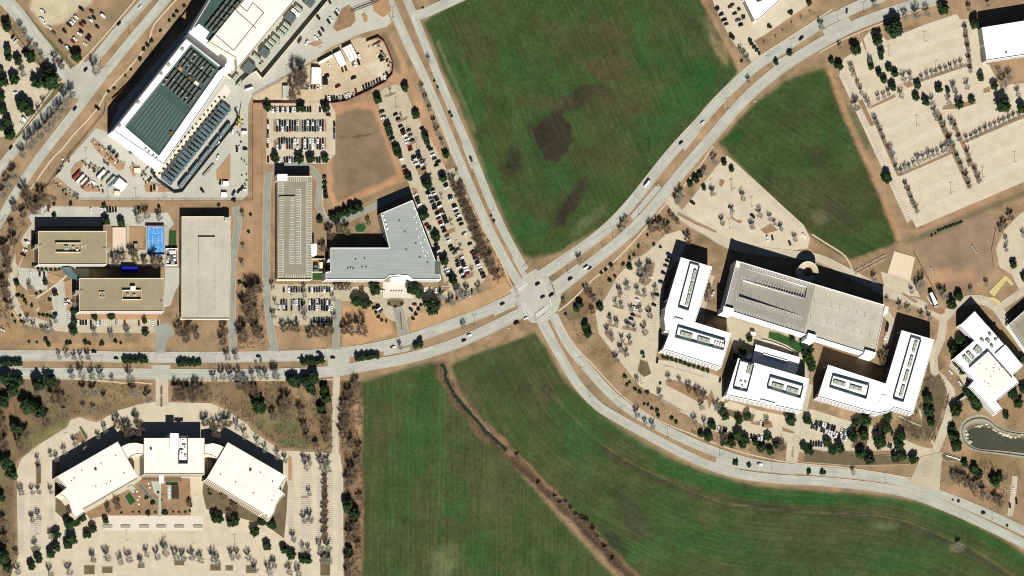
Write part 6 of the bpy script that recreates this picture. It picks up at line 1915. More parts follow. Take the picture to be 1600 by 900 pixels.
lots('driving on the main road right of the crossroads', '1098 192 w,1064 223 k,1252 60 k,1323 17 k - 0.1 -1', 0.72, -0.7, **dv)
lots('driving past the muddy field near the road bend', '1011 287 w truck', 0.62, -0.78, **dv)
lots('driving down the upper road', '736 249 n', 0.4, 0.92, **dv)
lots('driving on the curving road', '1187 725.6 w', 0.98, 0.15, **dv)
# ------------------------------------------------------------------ beds, bay lines, courts, gardens, water, walls, poles
M['mast'] = M['pole']
# median islands and car park beds
for poly, lb in (('88 148,98 140,62 186,20 240,16 246,56 190', 'upper left bed of the avenue median'),):
    pass
for i, poly in enumerate(('1340 158,1348 156,1366 196,1360 198', '1364 186,1370 184,1404 268,1408 275,1402 276,1378 222', '1406 276,1408 272,1488 236,1490 240', '1414 286,1418 286,1436 332,1432 334', '1458 172,1466 170,1518 290,1512 296,1480 226', '1484 186,1490 186,1534 282,1528 288,1500 224', '1502 226,1504 222,1602 178,1604 183', '1434 130,1436 126,1516 98,1518 102', '1504 40,1510 38,1520 108,1514 108', '1328 96,1332 96,1348 150,1346 152', '1360 170,1362 166,1398 148,1400 152', '1472 172,1474 166,1522 158,1526 162,1500 170', '1410 132,1422 126,1428 134,1418 138', '1342 52,1346 50,1354 78,1352 80', '1534 60,1536 60,1538 96,1536 96', '1536 140,1546 136,1548 144,1536 146')):
    island(poly, M['bed'], 'mulched tree bed in the vast car park, %s as listed from the left field' % ordinal(i) if False else '%s narrow mulched bed of the vast car park' % ordinal(i))
stalls([(1316, 118, 1418, 345, 58, 6, -2.4), (1362, 196, 1412, 320, 1, 0, 0)] +
       [(x0, y0, x1, y1, n, dx, dy) for (x0, y0, x1, y1, n) in ((1400, 62, 1490, 28, 24), (1392, 88, 1506, 46, 30), (1398, 106, 1508, 76, 30), (1440, 130, 1514, 104, 20), (1448, 150, 1500, 134, 14), (1372, 186, 1456, 148, 24), (1380, 208, 1464, 172, 24), (1390, 236, 1474, 200, 24), (1404, 262, 1482, 226, 22), (1414, 284, 1492, 250, 22), (1424, 308, 1504, 272, 22), (1436, 334, 1514, 296, 22), (1496, 200, 1602, 152, 30), (1504, 228, 1604, 184, 28), (1518, 256, 1604, 218, 24), (1530, 284, 1604, 250, 22)) for dx, dy in ((1.9, 5.4), (-1.9, -5.4))], wdt=0.5, label='long rows of white bay lines in the vast car park')
for i, poly in enumerate(('1109 294,1113 290,1116 296,1112 302', '1140 336,1150 344,1160 346,1156 350,1144 344', '1188 360,1204 350,1216 360,1196 366', '1060 332,1086 346,1120 362,1120 365,1084 350,1058 336', '1124 280,1133 283,1128 293,1123 290')):
    island(poly, M['bed'], '%s small bed of the half empty car park, from the upper end' % ordinal(i))
stalls([(1120, 264, 1066, 328, 16, 6, 4), (1150, 258, 1252, 352, 30, -5, 5), (1112, 288, 1200, 358, 24, 4, -5), (1112, 288, 1200, 358, 24, -4, 5), (1092, 310, 1160, 366, 18, 4, -5)], wdt=0.36, label='white bay lines in the half empty car park')
for i, poly in enumerate(('998 440,1004 420,1014 408,1024 412,1018 440,1008 448', '992 456,1008 462,1008 466,992 461', '957 477,974 481,974 485,957 480', '964 464,970 450,972 452,970 468', '946 505,966 509,966 513,946 509', '985 490,1002 494,1002 498,985 494', '946 512,960 530,956 537,944 522', '972 510,992 514,992 518,972 515', '967 538,970 536,980 556,976 560', '974 536,986 538,986 541,974 540', '1000 562,1012 566,1018 584,1006 590,996 580', '1062 596,1104 614,1098 632,1040 602,1040 594', '1104 622,1112 610,1116 620,1108 640')):
    island(poly, M['bed'] if i != 10 else M['bedd'], '%s tree bed of the curving campus car park, from its upper end' % ordinal(i))
stalls([(1018, 402, 1002, 432, 8, -6, -2.5), (962, 436, 934, 500, 18, 5.5, 2), (940, 520, 1010, 606, 28, 4, -4), (984, 440, 972, 478, 10, 6, 2), (984, 440, 972, 478, 10, -6, -2), (1004, 460, 980, 520, 16, 6, 2), (1004, 460, 980, 520, 16, -6, -2), (1034, 470, 1024, 520, 12, -6, -2), (1012, 530, 998, 566, 10, 7, 2)], wdt=0.36, label='white bay lines in the curving campus car park')
stalls([(1040, 566, 1116, 588, 26, -1.6, 6), (1038, 574, 1108, 595, 24, 1.4, -5), (1046, 590, 1108, 608, 22, 1.4, -5), (1034, 600, 1094, 636, 22, 3, -5), (1034, 622, 1110, 662, 26, -3, 5), (1062, 604, 1096, 622, 10, -2, 5)], wdt=0.4, label='white bay lines south of the L-shaped white office')
stalls([(1270, 643, 1332, 662, 18, -1.6, 6), (1282, 658, 1328, 672, 14, 1.4, -5), (1180, 640, 1192, 643, 4, -2, 10), (1138, 640, 1150, 644, 4, -2, 8)], wdt=0.36, label='white bay lines below the lower white offices')
for i, poly in enumerate(('1172 662,1200 670,1208 668,1206 660,1196 658,1178 660', '1222 668,1242 676,1240 678,1222 674', '1238 700,1240 698,1239 716,1236 714', '1258 700,1290 706,1330 708,1400 712,1430 718,1420 726,1330 728,1254 722', '1340 650,1360 654,1354 700,1330 700')):
    island(poly, M['bed'] if i < 3 else M['bedd'], '%s planting bed along the lower campus drives' % ordinal(i))
island('1138 640,1180 648,1176 660,1150 656,1136 648', M['bedd'], 'dark planting bed under the campus evergreens')
for i, poly in enumerate(('1408 460,1412 458,1434 472,1430 474', '1448 472,1460 476,1478 488,1470 492,1450 484', '1516 478,1540 480,1552 488,1552 496,1546 498,1530 490', '1466 580,1474 574,1488 592,1478 590', '1440 600,1468 584,1480 612,1468 660,1450 690,1440 670')):
    island(poly, M['bedd'] if i > 3 else M['bed'], '%s bed beside the winding campus drive' % ordinal(i))
# three-winged office surroundings
island('88 720,94 716,94 748,86 748', M['bedo'], 'orange soil bed at the left tip of the left wing')
island('90 748,110 768,118 800,100 812,86 800,86 752', M['bedd'], 'brown bed below the left wing')
island('448 750,450 760,448 800,444 842,410 818,430 790', M['bedd'], 'brown bed below the right wing')
island('450 712,456 716,456 750,450 752', M['bedo'], 'orange soil bed at the right tip of the right wing')
island('196 768,224 748,297 748,298 780,298 806,164 806,140 812,134 802', M['bed'], 'mulched garden left of the service drive between the wings')
island('318 748,340 762,420 812,404 818,340 800,322 796,316 770', M['bedd'], 'mulched garden under the right wing')
island('118 690,122 676,128 672,136 678,138 684,134 690,126 692', M['bed'], 'round planted island in the left drive loop')
hedge_c = island('124 670,127 668,137 685,134 688', M['lawn'], 'clipped dark hedge on the round island', 0.9, 'hedge', 'hedge')
island('250 604,254 602,254 617,250 617', M['bedd'], 'upper planted strip in the entrance drive')
island('250 619,254 619,254 636,250 636', M['bedd'], 'lower planted strip in the entrance drive')
for i, (x, y) in enumerate(((168, 823), (196, 823), (225, 823), (252, 823), (280, 823), (309, 823))):
    island('%f %f,%f %f,%f %f,%f %f,%f %f,%f %f' % (x - 8, y - 1, x - 6, y - 2.4, x + 6, y - 2.4, x + 8, y - 1, x + 7, y + 2.4, x - 7, y + 2.4), M['stone'], '%s grey bench island from left on the bright strip' % ordinal(i), 0.4)
for i, poly in enumerate(('47 856,64 856,62 864,50 864', '131 884,148 884,148 898,131 898', '159 886,176 886,176 896,159 896', '215 882,226 882,226 888,215 888', '272 876,288 876,288 884,272 884', '328 882,345 882,345 892,328 892', '352 884,364 884,364 892,352 892', '384 884,400 884,400 896,384 896', '56 724,64 724,64 756,56 756', '470 776,482 776,482 779,470 779', '504 730,511 730,511 850,504 850', '500 862,516 862,516 900,500 900')):
    island(poly, M['bedd'] if i not in (9, 10) else M['bed'], '%s tree bed of the huge pale car park' % ordinal(i))
stalls([(28, 780, 28, 865, 28, 10, 0), (47, 776, 47, 855, 26, 9, 0), (56, 776, 56, 855, 26, 9, 0), (86, 776, 86, 830, 18, -9, 0), (30, 735, 50, 700, 12, 6, 5), (450, 730, 450, 840, 36, 9, 0), (478, 735, 478, 840, 34, 8, 0), (478, 735, 478, 840, 34, -8, 0), (503, 735, 503, 845, 36, -8, 0), (512, 735, 512, 850, 38, 8, 0), (535, 740, 535, 890, 48, -7, 0), (394, 676, 440, 706, 16, -3, 6), (445, 708, 500, 712, 16, 0, 7), (160, 892, 470, 892, 90, 0, 6), (110, 668, 64, 700, 14, 4, 5)], wdt=0.3, label='faint bay lines in the huge pale car park')
gp = empty('paved_walk', G(249, 775), 'grey paved walk straight down the office garden', 'walk')
for i in range(12):
    V, F = [], []
    a, b2 = G(249.5, 748 + i * 5, 0), G(249.5, 753 + i * 5, 0)
    obox((a + b2) / 2, (b2 - a).xy, (b2 - a).length - 0.06, 2.6, 0, ZN[0] + 0.19, V, F)
    mk('paver', V, F, M['pale'], gp)
gp2 = empty('paved_walk', G(228, 775), 'blue grey diagonal walk in the office garden', 'walk')
for i in range(9):
    V, F = [], []
    f = i / 9
    a, b2 = G(218 + 26 * f, 758 + 30 * f), G(218 + 26 * (f + 1 / 9), 758 + 30 * (f + 1 / 9))
    obox((a + b2) / 2, (b2 - a).xy, (b2 - a).length - 0.06, 2.4, 0, ZN[0] + 0.18, V, F)
    mk('paver', V, F, M['steel'], gp2)
island('193.5 775,203 768,213 784,203 791', M['turf'], 'bright green turf square in the office garden', 0.2, 'lawn', 'lawn')
island('258 752,279 752,279 758.5,258 758.5', M['turf'], 'narrow green lawn under the central block', 0.2, 'lawn', 'lawn')
island('233 783,238 778,244 784,240 790,234 788', M['turf'], 'small round lawn in the office garden', 0.2, 'lawn', 'lawn')


island('261.5 758,267.5 758,267.5 781,261.5 781', M['pale'], 'pale paved terrace beside the dark pergola', 0.2, 'terrace', 'terrace')
island('236 752,247 752,247 776,240 770', M['pale'], 'grey paved corner left of the straight walk', 0.2, 'terrace', 'terrace')
island('198 762,206 757,212 764,204 768', M['pale'], 'pale paved corner above the turf square', 0.2, 'terrace', 'terrace')


def pergola(label, poly, h, m, slats=8, name='pergola'):
    q = P(poly)
    r = empty(name, G(*q[0]), label, 'pergola')
    for x, y in q:
        p = G(x, y, h)
        V, F = [], []
        tube((p.x, p.y, 0), (p.x, p.y, h), 0.12, 0.12, V, F)
        mk('post', V, F, m, r)
    for i in range(slats):
        t = (i + 0.5) / slats
        p, e = G(*bl(q, t, 0), h), G(*bl(q, t, 1), h)
        V, F = [], []
        wd = (G(*bl(q, 1, 0.5), h) - G(*bl(q, 0, 0.5), h)).length / slats * 0.72
        obox((p + e) / 2, (e - p).xy, (e - p).length, wd, h - 0.15, h, V, F)
        mk('slat', V, F, m, r)
    return r


pergola('dark slatted pergola in the office garden', '268.5 759,279.5 759,279.5 779.5,268.5 779.5', 3, M['black'], 10)
pergola('brown slatted pergola against the central block', '256 745.5,283 745.5,283 751,256 751', 3.2, M['wood'], 12)
pergola('long dark pergola left of the white porch', '222 745.5,247 745.5,247 750.5,222 750.5', 3.2, M['wood'], 12)
bp = building('porch', 'small white porch under the central cream block', '248.5 744,256.5 744,256.5 754,248.5 754', 4, M['whiter'], M['white'], 1, 0.2, 'porch', glass=False)
for i, (x, y) in enumerate(((232, 756), (234, 762), (208, 768), (214, 768), (218, 776), (215, 781), (217, 788), (264.5, 765), (264.5, 771), (264.5, 777))):
    r = empty('garden_table', G(x, y), '%s small white table from the top left of the office garden' % ordinal(i), 'table', 'tables in the office garden')
    c = G(x, y, 0.75)
    V, F = [], []
    tube((c.x, c.y, 0.7), (c.x, c.y, 0.76), 0.75, 0.75, V, F, 10)
    mk('top', V, F, M['whiter'], r)
    V, F = [], []
    tube((c.x, c.y, 0), (c.x, c.y, 0.7), 0.08, 0.06, V, F, 6)
    mk('leg', V, F, M['pole'], r)
# tan offices: courts and yard between them
def court(name, label, poly, m, m2=None, edge=None, h=0.1):
    w = ccw(W(poly))
    z = nz() + h
    V, F = [], []
    prism(w, -0.05, z, V, F)
    o = mk(name, V, F, m)
    tag(o, label, 'court', None, 'structure')
    if edge:
        V, F = [], []
        ring(inset(w, -0.5), w, -0.05, z + 0.15, V, F)
        mk('border', V, F, edge, o)
    return o, z


co, z = court('sports_court', 'bright blue sports court with white lines', '229 354,256.5 354,256.5 397,230 397', M['court'])
V, F = [], []


def line(x0, y0, x1, y1, w=0.22):
    p, q = G(x0, y0), G(x1, y1)
    obox((p + q) / 2, (q - p).xy, (q - p).length, w, z - 0.01, z + 0.012, V, F)


for a in ((232, 356, 254, 356), (232, 395, 254, 395), (232, 356, 232, 395), (254, 356, 254, 395), (232, 376.5, 254, 376.5), (239.5, 356, 239.5, 365), (246.5, 356, 246.5, 365), (239.5, 365, 246.5, 365), (239.5, 386, 246.5, 386), (239.5, 386, 239.5, 395), (246.5, 386, 246.5, 395), (238, 368, 238, 384), (247.5, 368, 247.5, 384), (238, 373.5, 247.5, 373.5), (238, 379.5, 247.5, 379.5)):
    line(*a)
line(252.6, 364, 252.6, 376, 0.4)
line(232.4, 376, 233.2, 388, 0.4)
for cx, cy, s0, s1 in ((243, 356, 0.1, 3.04), (243, 395, 3.24, 6.18)):
    for i in range(14):
        t0, t1 = s0 + (s1 - s0) * i / 14, s0 + (s1 - s0) * (i + 1) / 14
        line(cx + 10 * math.cos(t0), cy + 9.5 * math.sin(t0), cx + 10 * math.cos(t1), cy + 9.5 * math.sin(t1))
mk('court_line', V, F, M['paint'], co)
for i, y in enumerate((355, 396)):
    r = empty('basketball_hoop', G(243, y), '%s basketball hoop of the blue court' % ('upper', 'lower')[i], 'hoop')
    p = G(243, y)
    V, F = [], []
    tube((p.x, p.y, 0), (p.x, p.y, 3.4), 0.1, 0.08, V, F)
    mk('post', V, F, M['black'], r)
    V, F = [], []
    obox((p.x, p.y + (-1 if i == 0 else 1)), (1, 0), 1.8, 0.06, 2.9, 4.0, V, F)
    mk('backboard', V, F, M['whiter'], r)
wallrun('court_fence', '229 397.6,257 397.6', 2.2, 0.12, M['courtd'], 'dark blue fence at the lower end of the blue court', 'fence', 0.1)
wallrun('fence_shade_panel', '227 353,256 353', 3.0, 0.25, M['brick'], 'red brown wall at the upper end of the blue court', 'wall', 0.1)  # solid panels given the red brown of the shade the fence casts
court('sand_court', 'pale sand court with a dark frame beside the tan office', '175.5 355.5,196.5 355.5,196.5 393,175.5 393', M['sand'], edge=M['dark'])
court('sand_court', 'pale peach sand court near the triangular field', '1397 392.5,1429.5 402,1422 437.5,1386.5 427', M['sand'])
court('putting_lawn', 'green artificial lawn right of the blue court', '264 361,275 361,275 383,264 383', M['turf'])
court('timber_deck', 'brown timber deck left of the blue court', '202 355,224 355,224 388,202 388', M['bedo'])
sheet('paving', '197 352,202 352,202 390,228 390,228 353,260 353,264 358,262 384,258 398,262 416,170 418,170 394,197 394', M['lotd'], 'paving around the courts between the tan offices', 'paving')
for nm, lb, poly, m in ():
    pass
r = building('garden_shed', 'small grey shed on the brown timber deck', '209 380,216 380,216 392,209 392', 2.6, M['stone'], M['dark'], 1, 0.1, 'shed', glass=False)
r = empty('plant_enclosure', G(268, 400), 'white walled cooling plant enclosure beside the wide garage', 'plant enclosure')
screen(r, '259 388,278 388,278 414,259 414', 0, 3.2, M['white'], 'enclosure_wall', 0.4)
for x, y, L, Wd, m in ((270, 394, 10, 5, 'whiter'), (264, 402, 5, 5, 'pale'), (268, 404, 5, 6, 'steel'), (273, 403, 4, 8, 'white'), (262, 408, 4, 5, 'white'), (270, 410, 6, 4, 'pale')):
    unit(r, x, y, L, Wd, 1, 0, 0.1, 2.6, M[m], 'chiller_unit', fans=2)
sheet('drive', '258 418,280 418,280 445,274 455,266 478,256 480', M['loty'], 'grey apron between the lower office and the wide garage', 'drive')
for i, poly in enumerate(('40 442,52 448,60 462,44 462', '30 480,44 476,56 494,50 498,36 488', '60 474,80 466,84 484,62 492', '74 426,96 434,90 444,72 436', '100 440,112 436,112 486,104 486', '24 378,30 372,40 392,28 418,24 410')):
    island(poly, M['bedo'] if i in (3, 4) else M['bed'], '%s planted bed around the left office car park' % ordinal(i))
island('124 488,248 488,244 500,124 499', M['bedo'], 'orange bed along the foot of the lower tan office')
stalls([(70, 324, 130, 324, 20, 0, 8), (138, 324, 162, 324, 7, 0, 8), (194, 325, 212, 325, 6, 0, 8), (34, 425, 70, 425, 12, 0, 7), (50, 446, 64, 446, 5, 0, 7), (84, 470, 84, 500, 10, 6, 0), (110, 464, 110, 504, 14, -7, 0), (121, 500, 248, 500, 42, 0, 8), (56, 496, 78, 506, 8, -2, 6), (96, 346, 0, 0, 1, 0, 0)][:-1], wdt=0.36, label='white bay lines around the tan offices')
stalls([(425, 167, 486, 167, 15, 0, 8), (431, 188, 506, 188, 19, 0, 18), (434, 216, 506, 216, 18, 0, 18), (434, 246, 500, 246, 16, 0, 8), (417, 186, 417, 240, 6, 4, 0)], wdt=0.3, label='white bay lines in the five-row car park')
stalls([(438, 449, 473, 449, 9, 0, 8), (481, 449, 520, 449, 10, 0, 8), (434, 468, 473, 468, 10, 0, 18), (481, 468, 520, 468, 10, 0, 18), (440, 496, 473, 496, 9, 0, 8), (481, 496, 520, 496, 10, 0, 8), (560, 448, 574, 448, 4, 0, 8), (658, 450, 690, 450, 8, 0, 8)], wdt=0.3, label='white bay lines in the south car park')
for i, poly in enumerate(('427 188,432 188,432 206,427 206', '467 188,470 188,470 206,467 206', '507 188,510 188,510 206,507 206', '427 222,434 216,434 233,427 233', '467 216,470 216,470 233,467 233', '507 216,510 216,510 233,507 233')):
    island(poly, M['bed'], '%s small bed between the bays of the five-row car park' % ordinal(i))
for i, poly in enumerate(('601 151,618 145,619 147,603 153', '619 190,635 184,636 187,621 193', '634 228,650 220,651 223,636 230', '650 264,662 260,668 268,664 273,654 275', '643 295,652 296,654 304,645 302', '679 328,692 322,693 326,681 331', '694 364,710 356,712 362,698 368', '709 404,724 396,725 400,711 407', '722 436,738 428,740 432,725 439', '692 444,700 440,702 448,690 448', '692 450,703 450,698 455,692 457')):
    island(poly, M['bed'], '%s bed from the top in the long car park' % ordinal(i))
island('604 470,612 466,630 468,632 474,626 480,616 481,607 478', M['bedd'], 'oval flag bed in front of the grey roofed office')
for i in range(5):
    r = empty('flagpole', G(609.5 + i * 4.2, 468), '%s flagpole from left in front of the grey roofed office' % ordinal(i), 'flagpole', 'flagpoles in front of the grey roofed office')
    p = G(609.5 + i * 4.2, 469)
    V, F = [], []
    tube((p.x, p.y, 0), (p.x, p.y, 9), 0.1, 0.06, V, F)
    mk('pole', V, F, M['white'], r)
    V, F = [], []
    obox((p.x + 0.9, p.y), (1, 0.25), 1.7, 0.05, 7.7, 8.8, V, F)
    mk('flag', V, F, M['black'], r)
island('624 490,627 488,629 516,626 517', M['bedd'], 'narrow planted strip in the entrance drive of the grey roofed office')
sheet('paving', '598 440,646 440,646 466,598 466', M['bright'], 'pale entrance plaza of the grey roofed office', 'paving')
island('488 426,508 426,508 438,488 438', M['turf'], 'small green lawn between garage and grey roofed office', 0.1, 'lawn', 'lawn')
island('553 355,560 349,570 350,573 356,568 363,556 363', M['turf'], 'round green lawn behind the grey roofed office', 0.2, 'lawn', 'lawn')
r = empty('cooling_plant', G(497, 412), 'cooling plant yard between the narrow garage and grey roofed office', 'plant')
for x, y in ((494, 416), (494, 422)):
    unit(r, x, y, 8, 4, 1, 0, 0.1, 3.5, M['steel'], 'chiller_unit', fans=2)
unit(r, 502, 414, 6, 9, 1, 0, 0.1, 2.6, M['creamw'], 'switch_house')
screen(r, '488 404,508 404,508 425,488 425', 0, 3, M['creamw'], 'enclosure_wall', 0.3)
# dirt islands of the works yard
for poly, lb in (('141 222,146 216,190 256,196 252,194 264,186 268,150 236', 'long orange dirt strip in the works yard'), ('110 268,118 256,126 252,134 250,128 262,122 276,116 284,112 280', 'left dirt island of the works yard'), ('128 296,140 288,156 296,158 300,134 300', 'lower dirt island of the works yard'), ('202 262,208 256,214 258,214 272,208 278', 'small dirt island near the skip'), ('225 292,232 284,254 290,268 300,228 301', 'dirt island of the generator yard'), ('84 284,90 278,124 308,124 314', 'dirt wedge under the pipe stacks'), ('338 268,352 250,360 240,360 282,338 282', 'dirt triangle beside the flatbed trailer'), ('530 22,534 14,546 8,554 18,556 32,548 42,526 50,520 44', 'dry grass island beside the plant yard drive'), ('482 70,500 62,504 68,492 74', 'small dirt island beside the plant yard drive'), ('565 24,570 20,575 28,573 36,568 34', 'oval dirt island in the compound entrance'), ('580 2,606 -6,612 18,598 28,584 18', 'square dirt plot beside the road at the top')):
    island(poly, M['bedo'] if 'grass' not in lb else M['bed'], lb, cat='dirt island', name='dirt_island')
# walls and fences
wallrun('compound_wall', '396 161,430 161,476 161', 2.4, 0.5, M['brick'], 'straight red brown compound wall, left part', 'wall', 0.2)
wallrun('compound_wall', '500 161,520 161,540 158,575 142,600 129,612 116,614 100,608 84,600 66,590 58,572 65', 2.4, 0.5, M['brick'], 'curved red brown wall around the dirt compound', 'wall', 0.2)
wallrun('perimeter_fence', '394 164,394 313,124 313', 2.2, 0.15, M['fence'], 'brown perimeter fence below and right of the works yard', 'fence', 0.1)
wallrun('perimeter_fence', '122 311,84 286,72 292,110 240,150 192,162 178,165 160', 2.2, 0.15, M['fence'], 'brown perimeter fence left of the works yard', 'fence', 0.1)
wallrun('perimeter_fence', '175 155,212 120,250 70,290 18,312 -12', 2.0, 0.3, M['brick'], 'long red brown wall between data centre and avenue', 'wall', 0.1)
wallrun('perimeter_fence', '395 149,440 124,500 92,524 78', 2.0, 0.15, M['fence'], 'brown fence between the data centre drive and compound', 'fence', 0.1)
wallrun('lawn_fence', '1427 394,1462 458', 1.6, 0.1, M['fence'], 'dark fence down the left side of the dusty lawn', 'fence', 0.1)
wallrun('lawn_fence', '1556 356,1549 390,1552 420', 1.6, 0.1, M['fence'], 'curved dark fence at the right side of the dusty lawn', 'fence', 0.1)
wallrun('lot_fence', '20 50,70 110,92 136', 1.4, 0.15, M['fence'], 'dark low fence along the top left car park', 'fence', 0.1)
wallrun('lot_fence', '84 134,60 168,24 216', 1.4, 0.15, M['fence'], 'dark low fence beside the green verge', 'fence', 0.1)
wallrun('sign_wall', '1478 712,1492 716,1500 719', 1.6, 0.5, M['whiter'], 'low white sign wall beside the campus gate', 'sign wall', 0)
island('1470 712,1478 708,1500 716,1494 722,1476 720', M['bedd'], 'dark planting bed in front of the low white sign wall')
wallrun('pond_wall', '1500 722,1516 732', 1.6, 0.3, M['dark'], 'short dark wall below the pond', 'wall', 0)
wallrun('curved_wall', '1450 457,1449 464,1453 472,1460 479,1467 478', 1.2, 0.3, M['whiter'], 'curved white wall around the small pavilion', 'wall', 0)
wallrun('garden_wall', '1190 531,1206 535,1226 543,1240 551', 1.5, 0.4, M['cream'], 'curved cream wall in the campus courtyard', 'wall', 0)
island('1201 518,1216 520,1240 530,1254 538,1257 548,1248 552,1230 540,1200 528', M['turf'], 'curved bright lawn in the campus courtyard', 0.1, 'lawn', 'lawn')
# raised garden plots
for i in range(12):
    for j in range(2):
        f = i / 11
        x, y = 1335 + 46 * f + j * 1.8, 423 - 24 * f + j * 4.6
        island('%f %f,%f %f,%f %f,%f %f' % (x - 1.5, y + 0.2, x + 1.2, y - 1.3, x + 2.6, y + 1.2, x - 0.1, y + 2.7), M['bedo'] if (i + j) % 3 else M['wood'], '%s raised garden plot from left in the %s row' % (ordinal(i), ('upper', 'lower')[j]), 0.4, 'garden plot', 'garden_plot')
# goal frames on the dusty lawn
for lb, x0, y0, x1, y1 in (('left goal frame on the dusty lawn', 1454, 419, 1459, 430), ('right goal frame on the dusty lawn', 1518, 385, 1525, 396)):
    r = empty('goal_frame', G(x0, y0), lb, 'goal')
    p, q = G(x0, y0), G(x1, y1)
    for e in (p, q):
        V, F = [], []
        tube((e.x, e.y, 0), (e.x, e.y, 2.2), 0.14, 0.14, V, F)
        mk('post', V, F, M['whiter'], r)
    V, F = [], []
    tube((p.x, p.y, 2.2), (q.x, q.y, 2.2), 0.14, 0.14, V, F)
    mk('crossbar', V, F, M['whiter'], r)
    d = (q - p).normalized()
    V, F = [], []
    o2 = Vector((-d.y, d.x, 0)) * 1.6
    b = len(V)
    V += [tuple(p + Vector((0, 0, 2.15))), tuple(q + Vector((0, 0, 2.15))), tuple(q + o2 + Vector((0, 0, 0.05))), tuple(p + o2 + Vector((0, 0, 0.05)))]
    F.append((0, 1, 2, 3))
    mk('net', V, F, M['stone'], r)
sheet('paving', '1545 456,1570 430,1578 436,1584 444,1580 446,1572 438,1553 464', M['yellowp'], 'pale yellow painted paving beside the right edge drive', 'paving')
sheet('paving', '1544 465,1552 464,1562 470,1566 478,1558 476', M['yellowp'], 'pale yellow painted strip on the inside of the drive bend', 'paving')
# crane and lattice boom
r = empty('mobile_crane', G(374, 190), 'yellow mobile crane parked beside the generator yard', 'crane')
unit(r, 374, 190, 4.5, 12, 1, 0.02, 0.3, 1.6, M['yellow'], 'chassis')
unit(r, 374, 193, 4, 3.5, 1, 0, 1.9, 1.6, M['yellow'], 'cab')
V, F = [], []
tube(G(374, 190, 3), G(380, 172, 8), 0.5, 0.35, V, F, 6)
mk('boom', V, F, M['yellow'], r)
for x in (370, 378):
    for y in (187, 194):
        V, F = [], []
        obox(G(x, y), (1, 0), 3, 0.5, 0, 0.5, V, F)
        mk('outrigger', V, F, M['black'], r)
r = empty('lattice_boom', G(548, 17), 'long lattice boom lying across the compound entrance', 'boom')
a, b2 = G(548, 18, 1.4), G(592, 1, 1.4)
d = (b2 - a)
sd = Vector((-d.y, d.x, 0)).normalized() * 1.0
for k in (-1, 1):
    for zz in (0.5, 2.0):
        V, F = [], []
        tube(a + sd * k + Vector((0, 0, zz - 1.2)), b2 + sd * k + Vector((0, 0, zz - 1.2)), 0.16, 0.16, V, F, 5)
        mk('chord', V, F, M['dark'], r)
for i in range(14):
    V, F = [], []
    f0, f1 = i / 14, (i + 1) / 14
    k = 1 if i % 2 else -1
    tube(a + d * f0 + sd * k, a + d * f1 - sd * k, 0.12, 0.12, V, F, 4)
    mk('brace', V, F, M['dark'], r)
# water
PO = P('1499 676,1502 662,1512 652,1528 647,1543 651,1556 662,1572 671,1600 675,1640 672,1640 722,1600 716,1560 710,1526 705,1506 694')
PI_ = P('1511 678,1513 671,1520 668,1532 666,1545 667,1556 674,1572 680,1600 685,1640 688,1640 712,1600 706,1560 702,1530 700,1515 691')


def closed(pts, n=5):
    p = [Vector(q) for q in pts]
    o = []
    for i in range(len(p)):
        a_, b_, c_, d_ = p[i - 1], p[i], p[(i + 1) % len(p)], p[(i + 2) % len(p)]
        for k in range(n):
            t = k / n
            o.append(0.5 * (2 * b_ + (c_ - a_) * t + (2 * a_ - 5 * b_ + 4 * c_ - d_) * t * t + (3 * b_ - a_ - 3 * c_ + d_) * t ** 3))
    return o


wo, wi = [G(*q).xy for q in closed(PO)], [G(*q).xy for q in closed(PI_)]
tag(mk('water', [(p.x, p.y, -0.45) for p in ccw(wi)], [tuple(range(len(wi)))], M['pond']), 'murky still water of the stone edged pond', 'water', None, 'structure')


def terrace(f0, f1, z0, z1, m, label):
    V, F = [], []
    n_ = len(wo)
    for f, zz in ((f0, -0.6), (f0, z0), (f1, z1), (f1, -0.9)):
        V += [(*a_.lerp(b_, f), zz) for a_, b_ in zip(wo, wi)]
    for i in range(n_):
        j = (i + 1) % n_
        for r_ in range(3):
            F.append((r_ * n_ + i, r_ * n_ + j, (r_ + 1) * n_ + j, (r_ + 1) * n_ + i))
    tag(mk('pond_terrace', V, F, m), label, 'paving', None, 'structure')


terrace(0.0, 0.30, 0.22, 0.2, M['stone'], 'outer stone walk around the pond')
terrace(0.31, 0.36, 0.75, 0.75, M['dark'], 'low dark wall inside the pond walk')
terrace(0.37, 0.72, 0.1, 0.05, M['stone'], 'middle stone terrace around the pond')
terrace(0.73, 0.78, 0.35, 0.35, M['stone'], 'low stone edge above the pond')
terrace(0.79, 1.12, -0.1, -0.5, M['bedd'], 'planted margin of the pond')
cp = P('690 569,696 576,697 590,704 606,714 622,734 645,746 658,757 672,772 686,786 697,792 704')
L_, R_, D_ = strip(cp, 4.4, 4)
for i_ in range(len(L_)):
    k_ = rnd.uniform(-0.5, 1.0)
    d_ = (L_[i_] - R_[i_]).normalized()
    L_[i_] = L_[i_] + d_ * k_
    R_[i_] = R_[i_] - d_ * rnd.uniform(-0.5, 1.0)
V = [(p.x, p.y, -1.02) for p in L_] + [(p.x, p.y, -1.02) for p in R_]
n = len(L_)
tag(mk('water', V, [(i, i + 1, n + i + 1, n + i) for i in range(n - 1)], M['creek']), 'green water in the upper reach of the creek', 'water', None, 'structure')
rg = random.Random(3)
k = 0
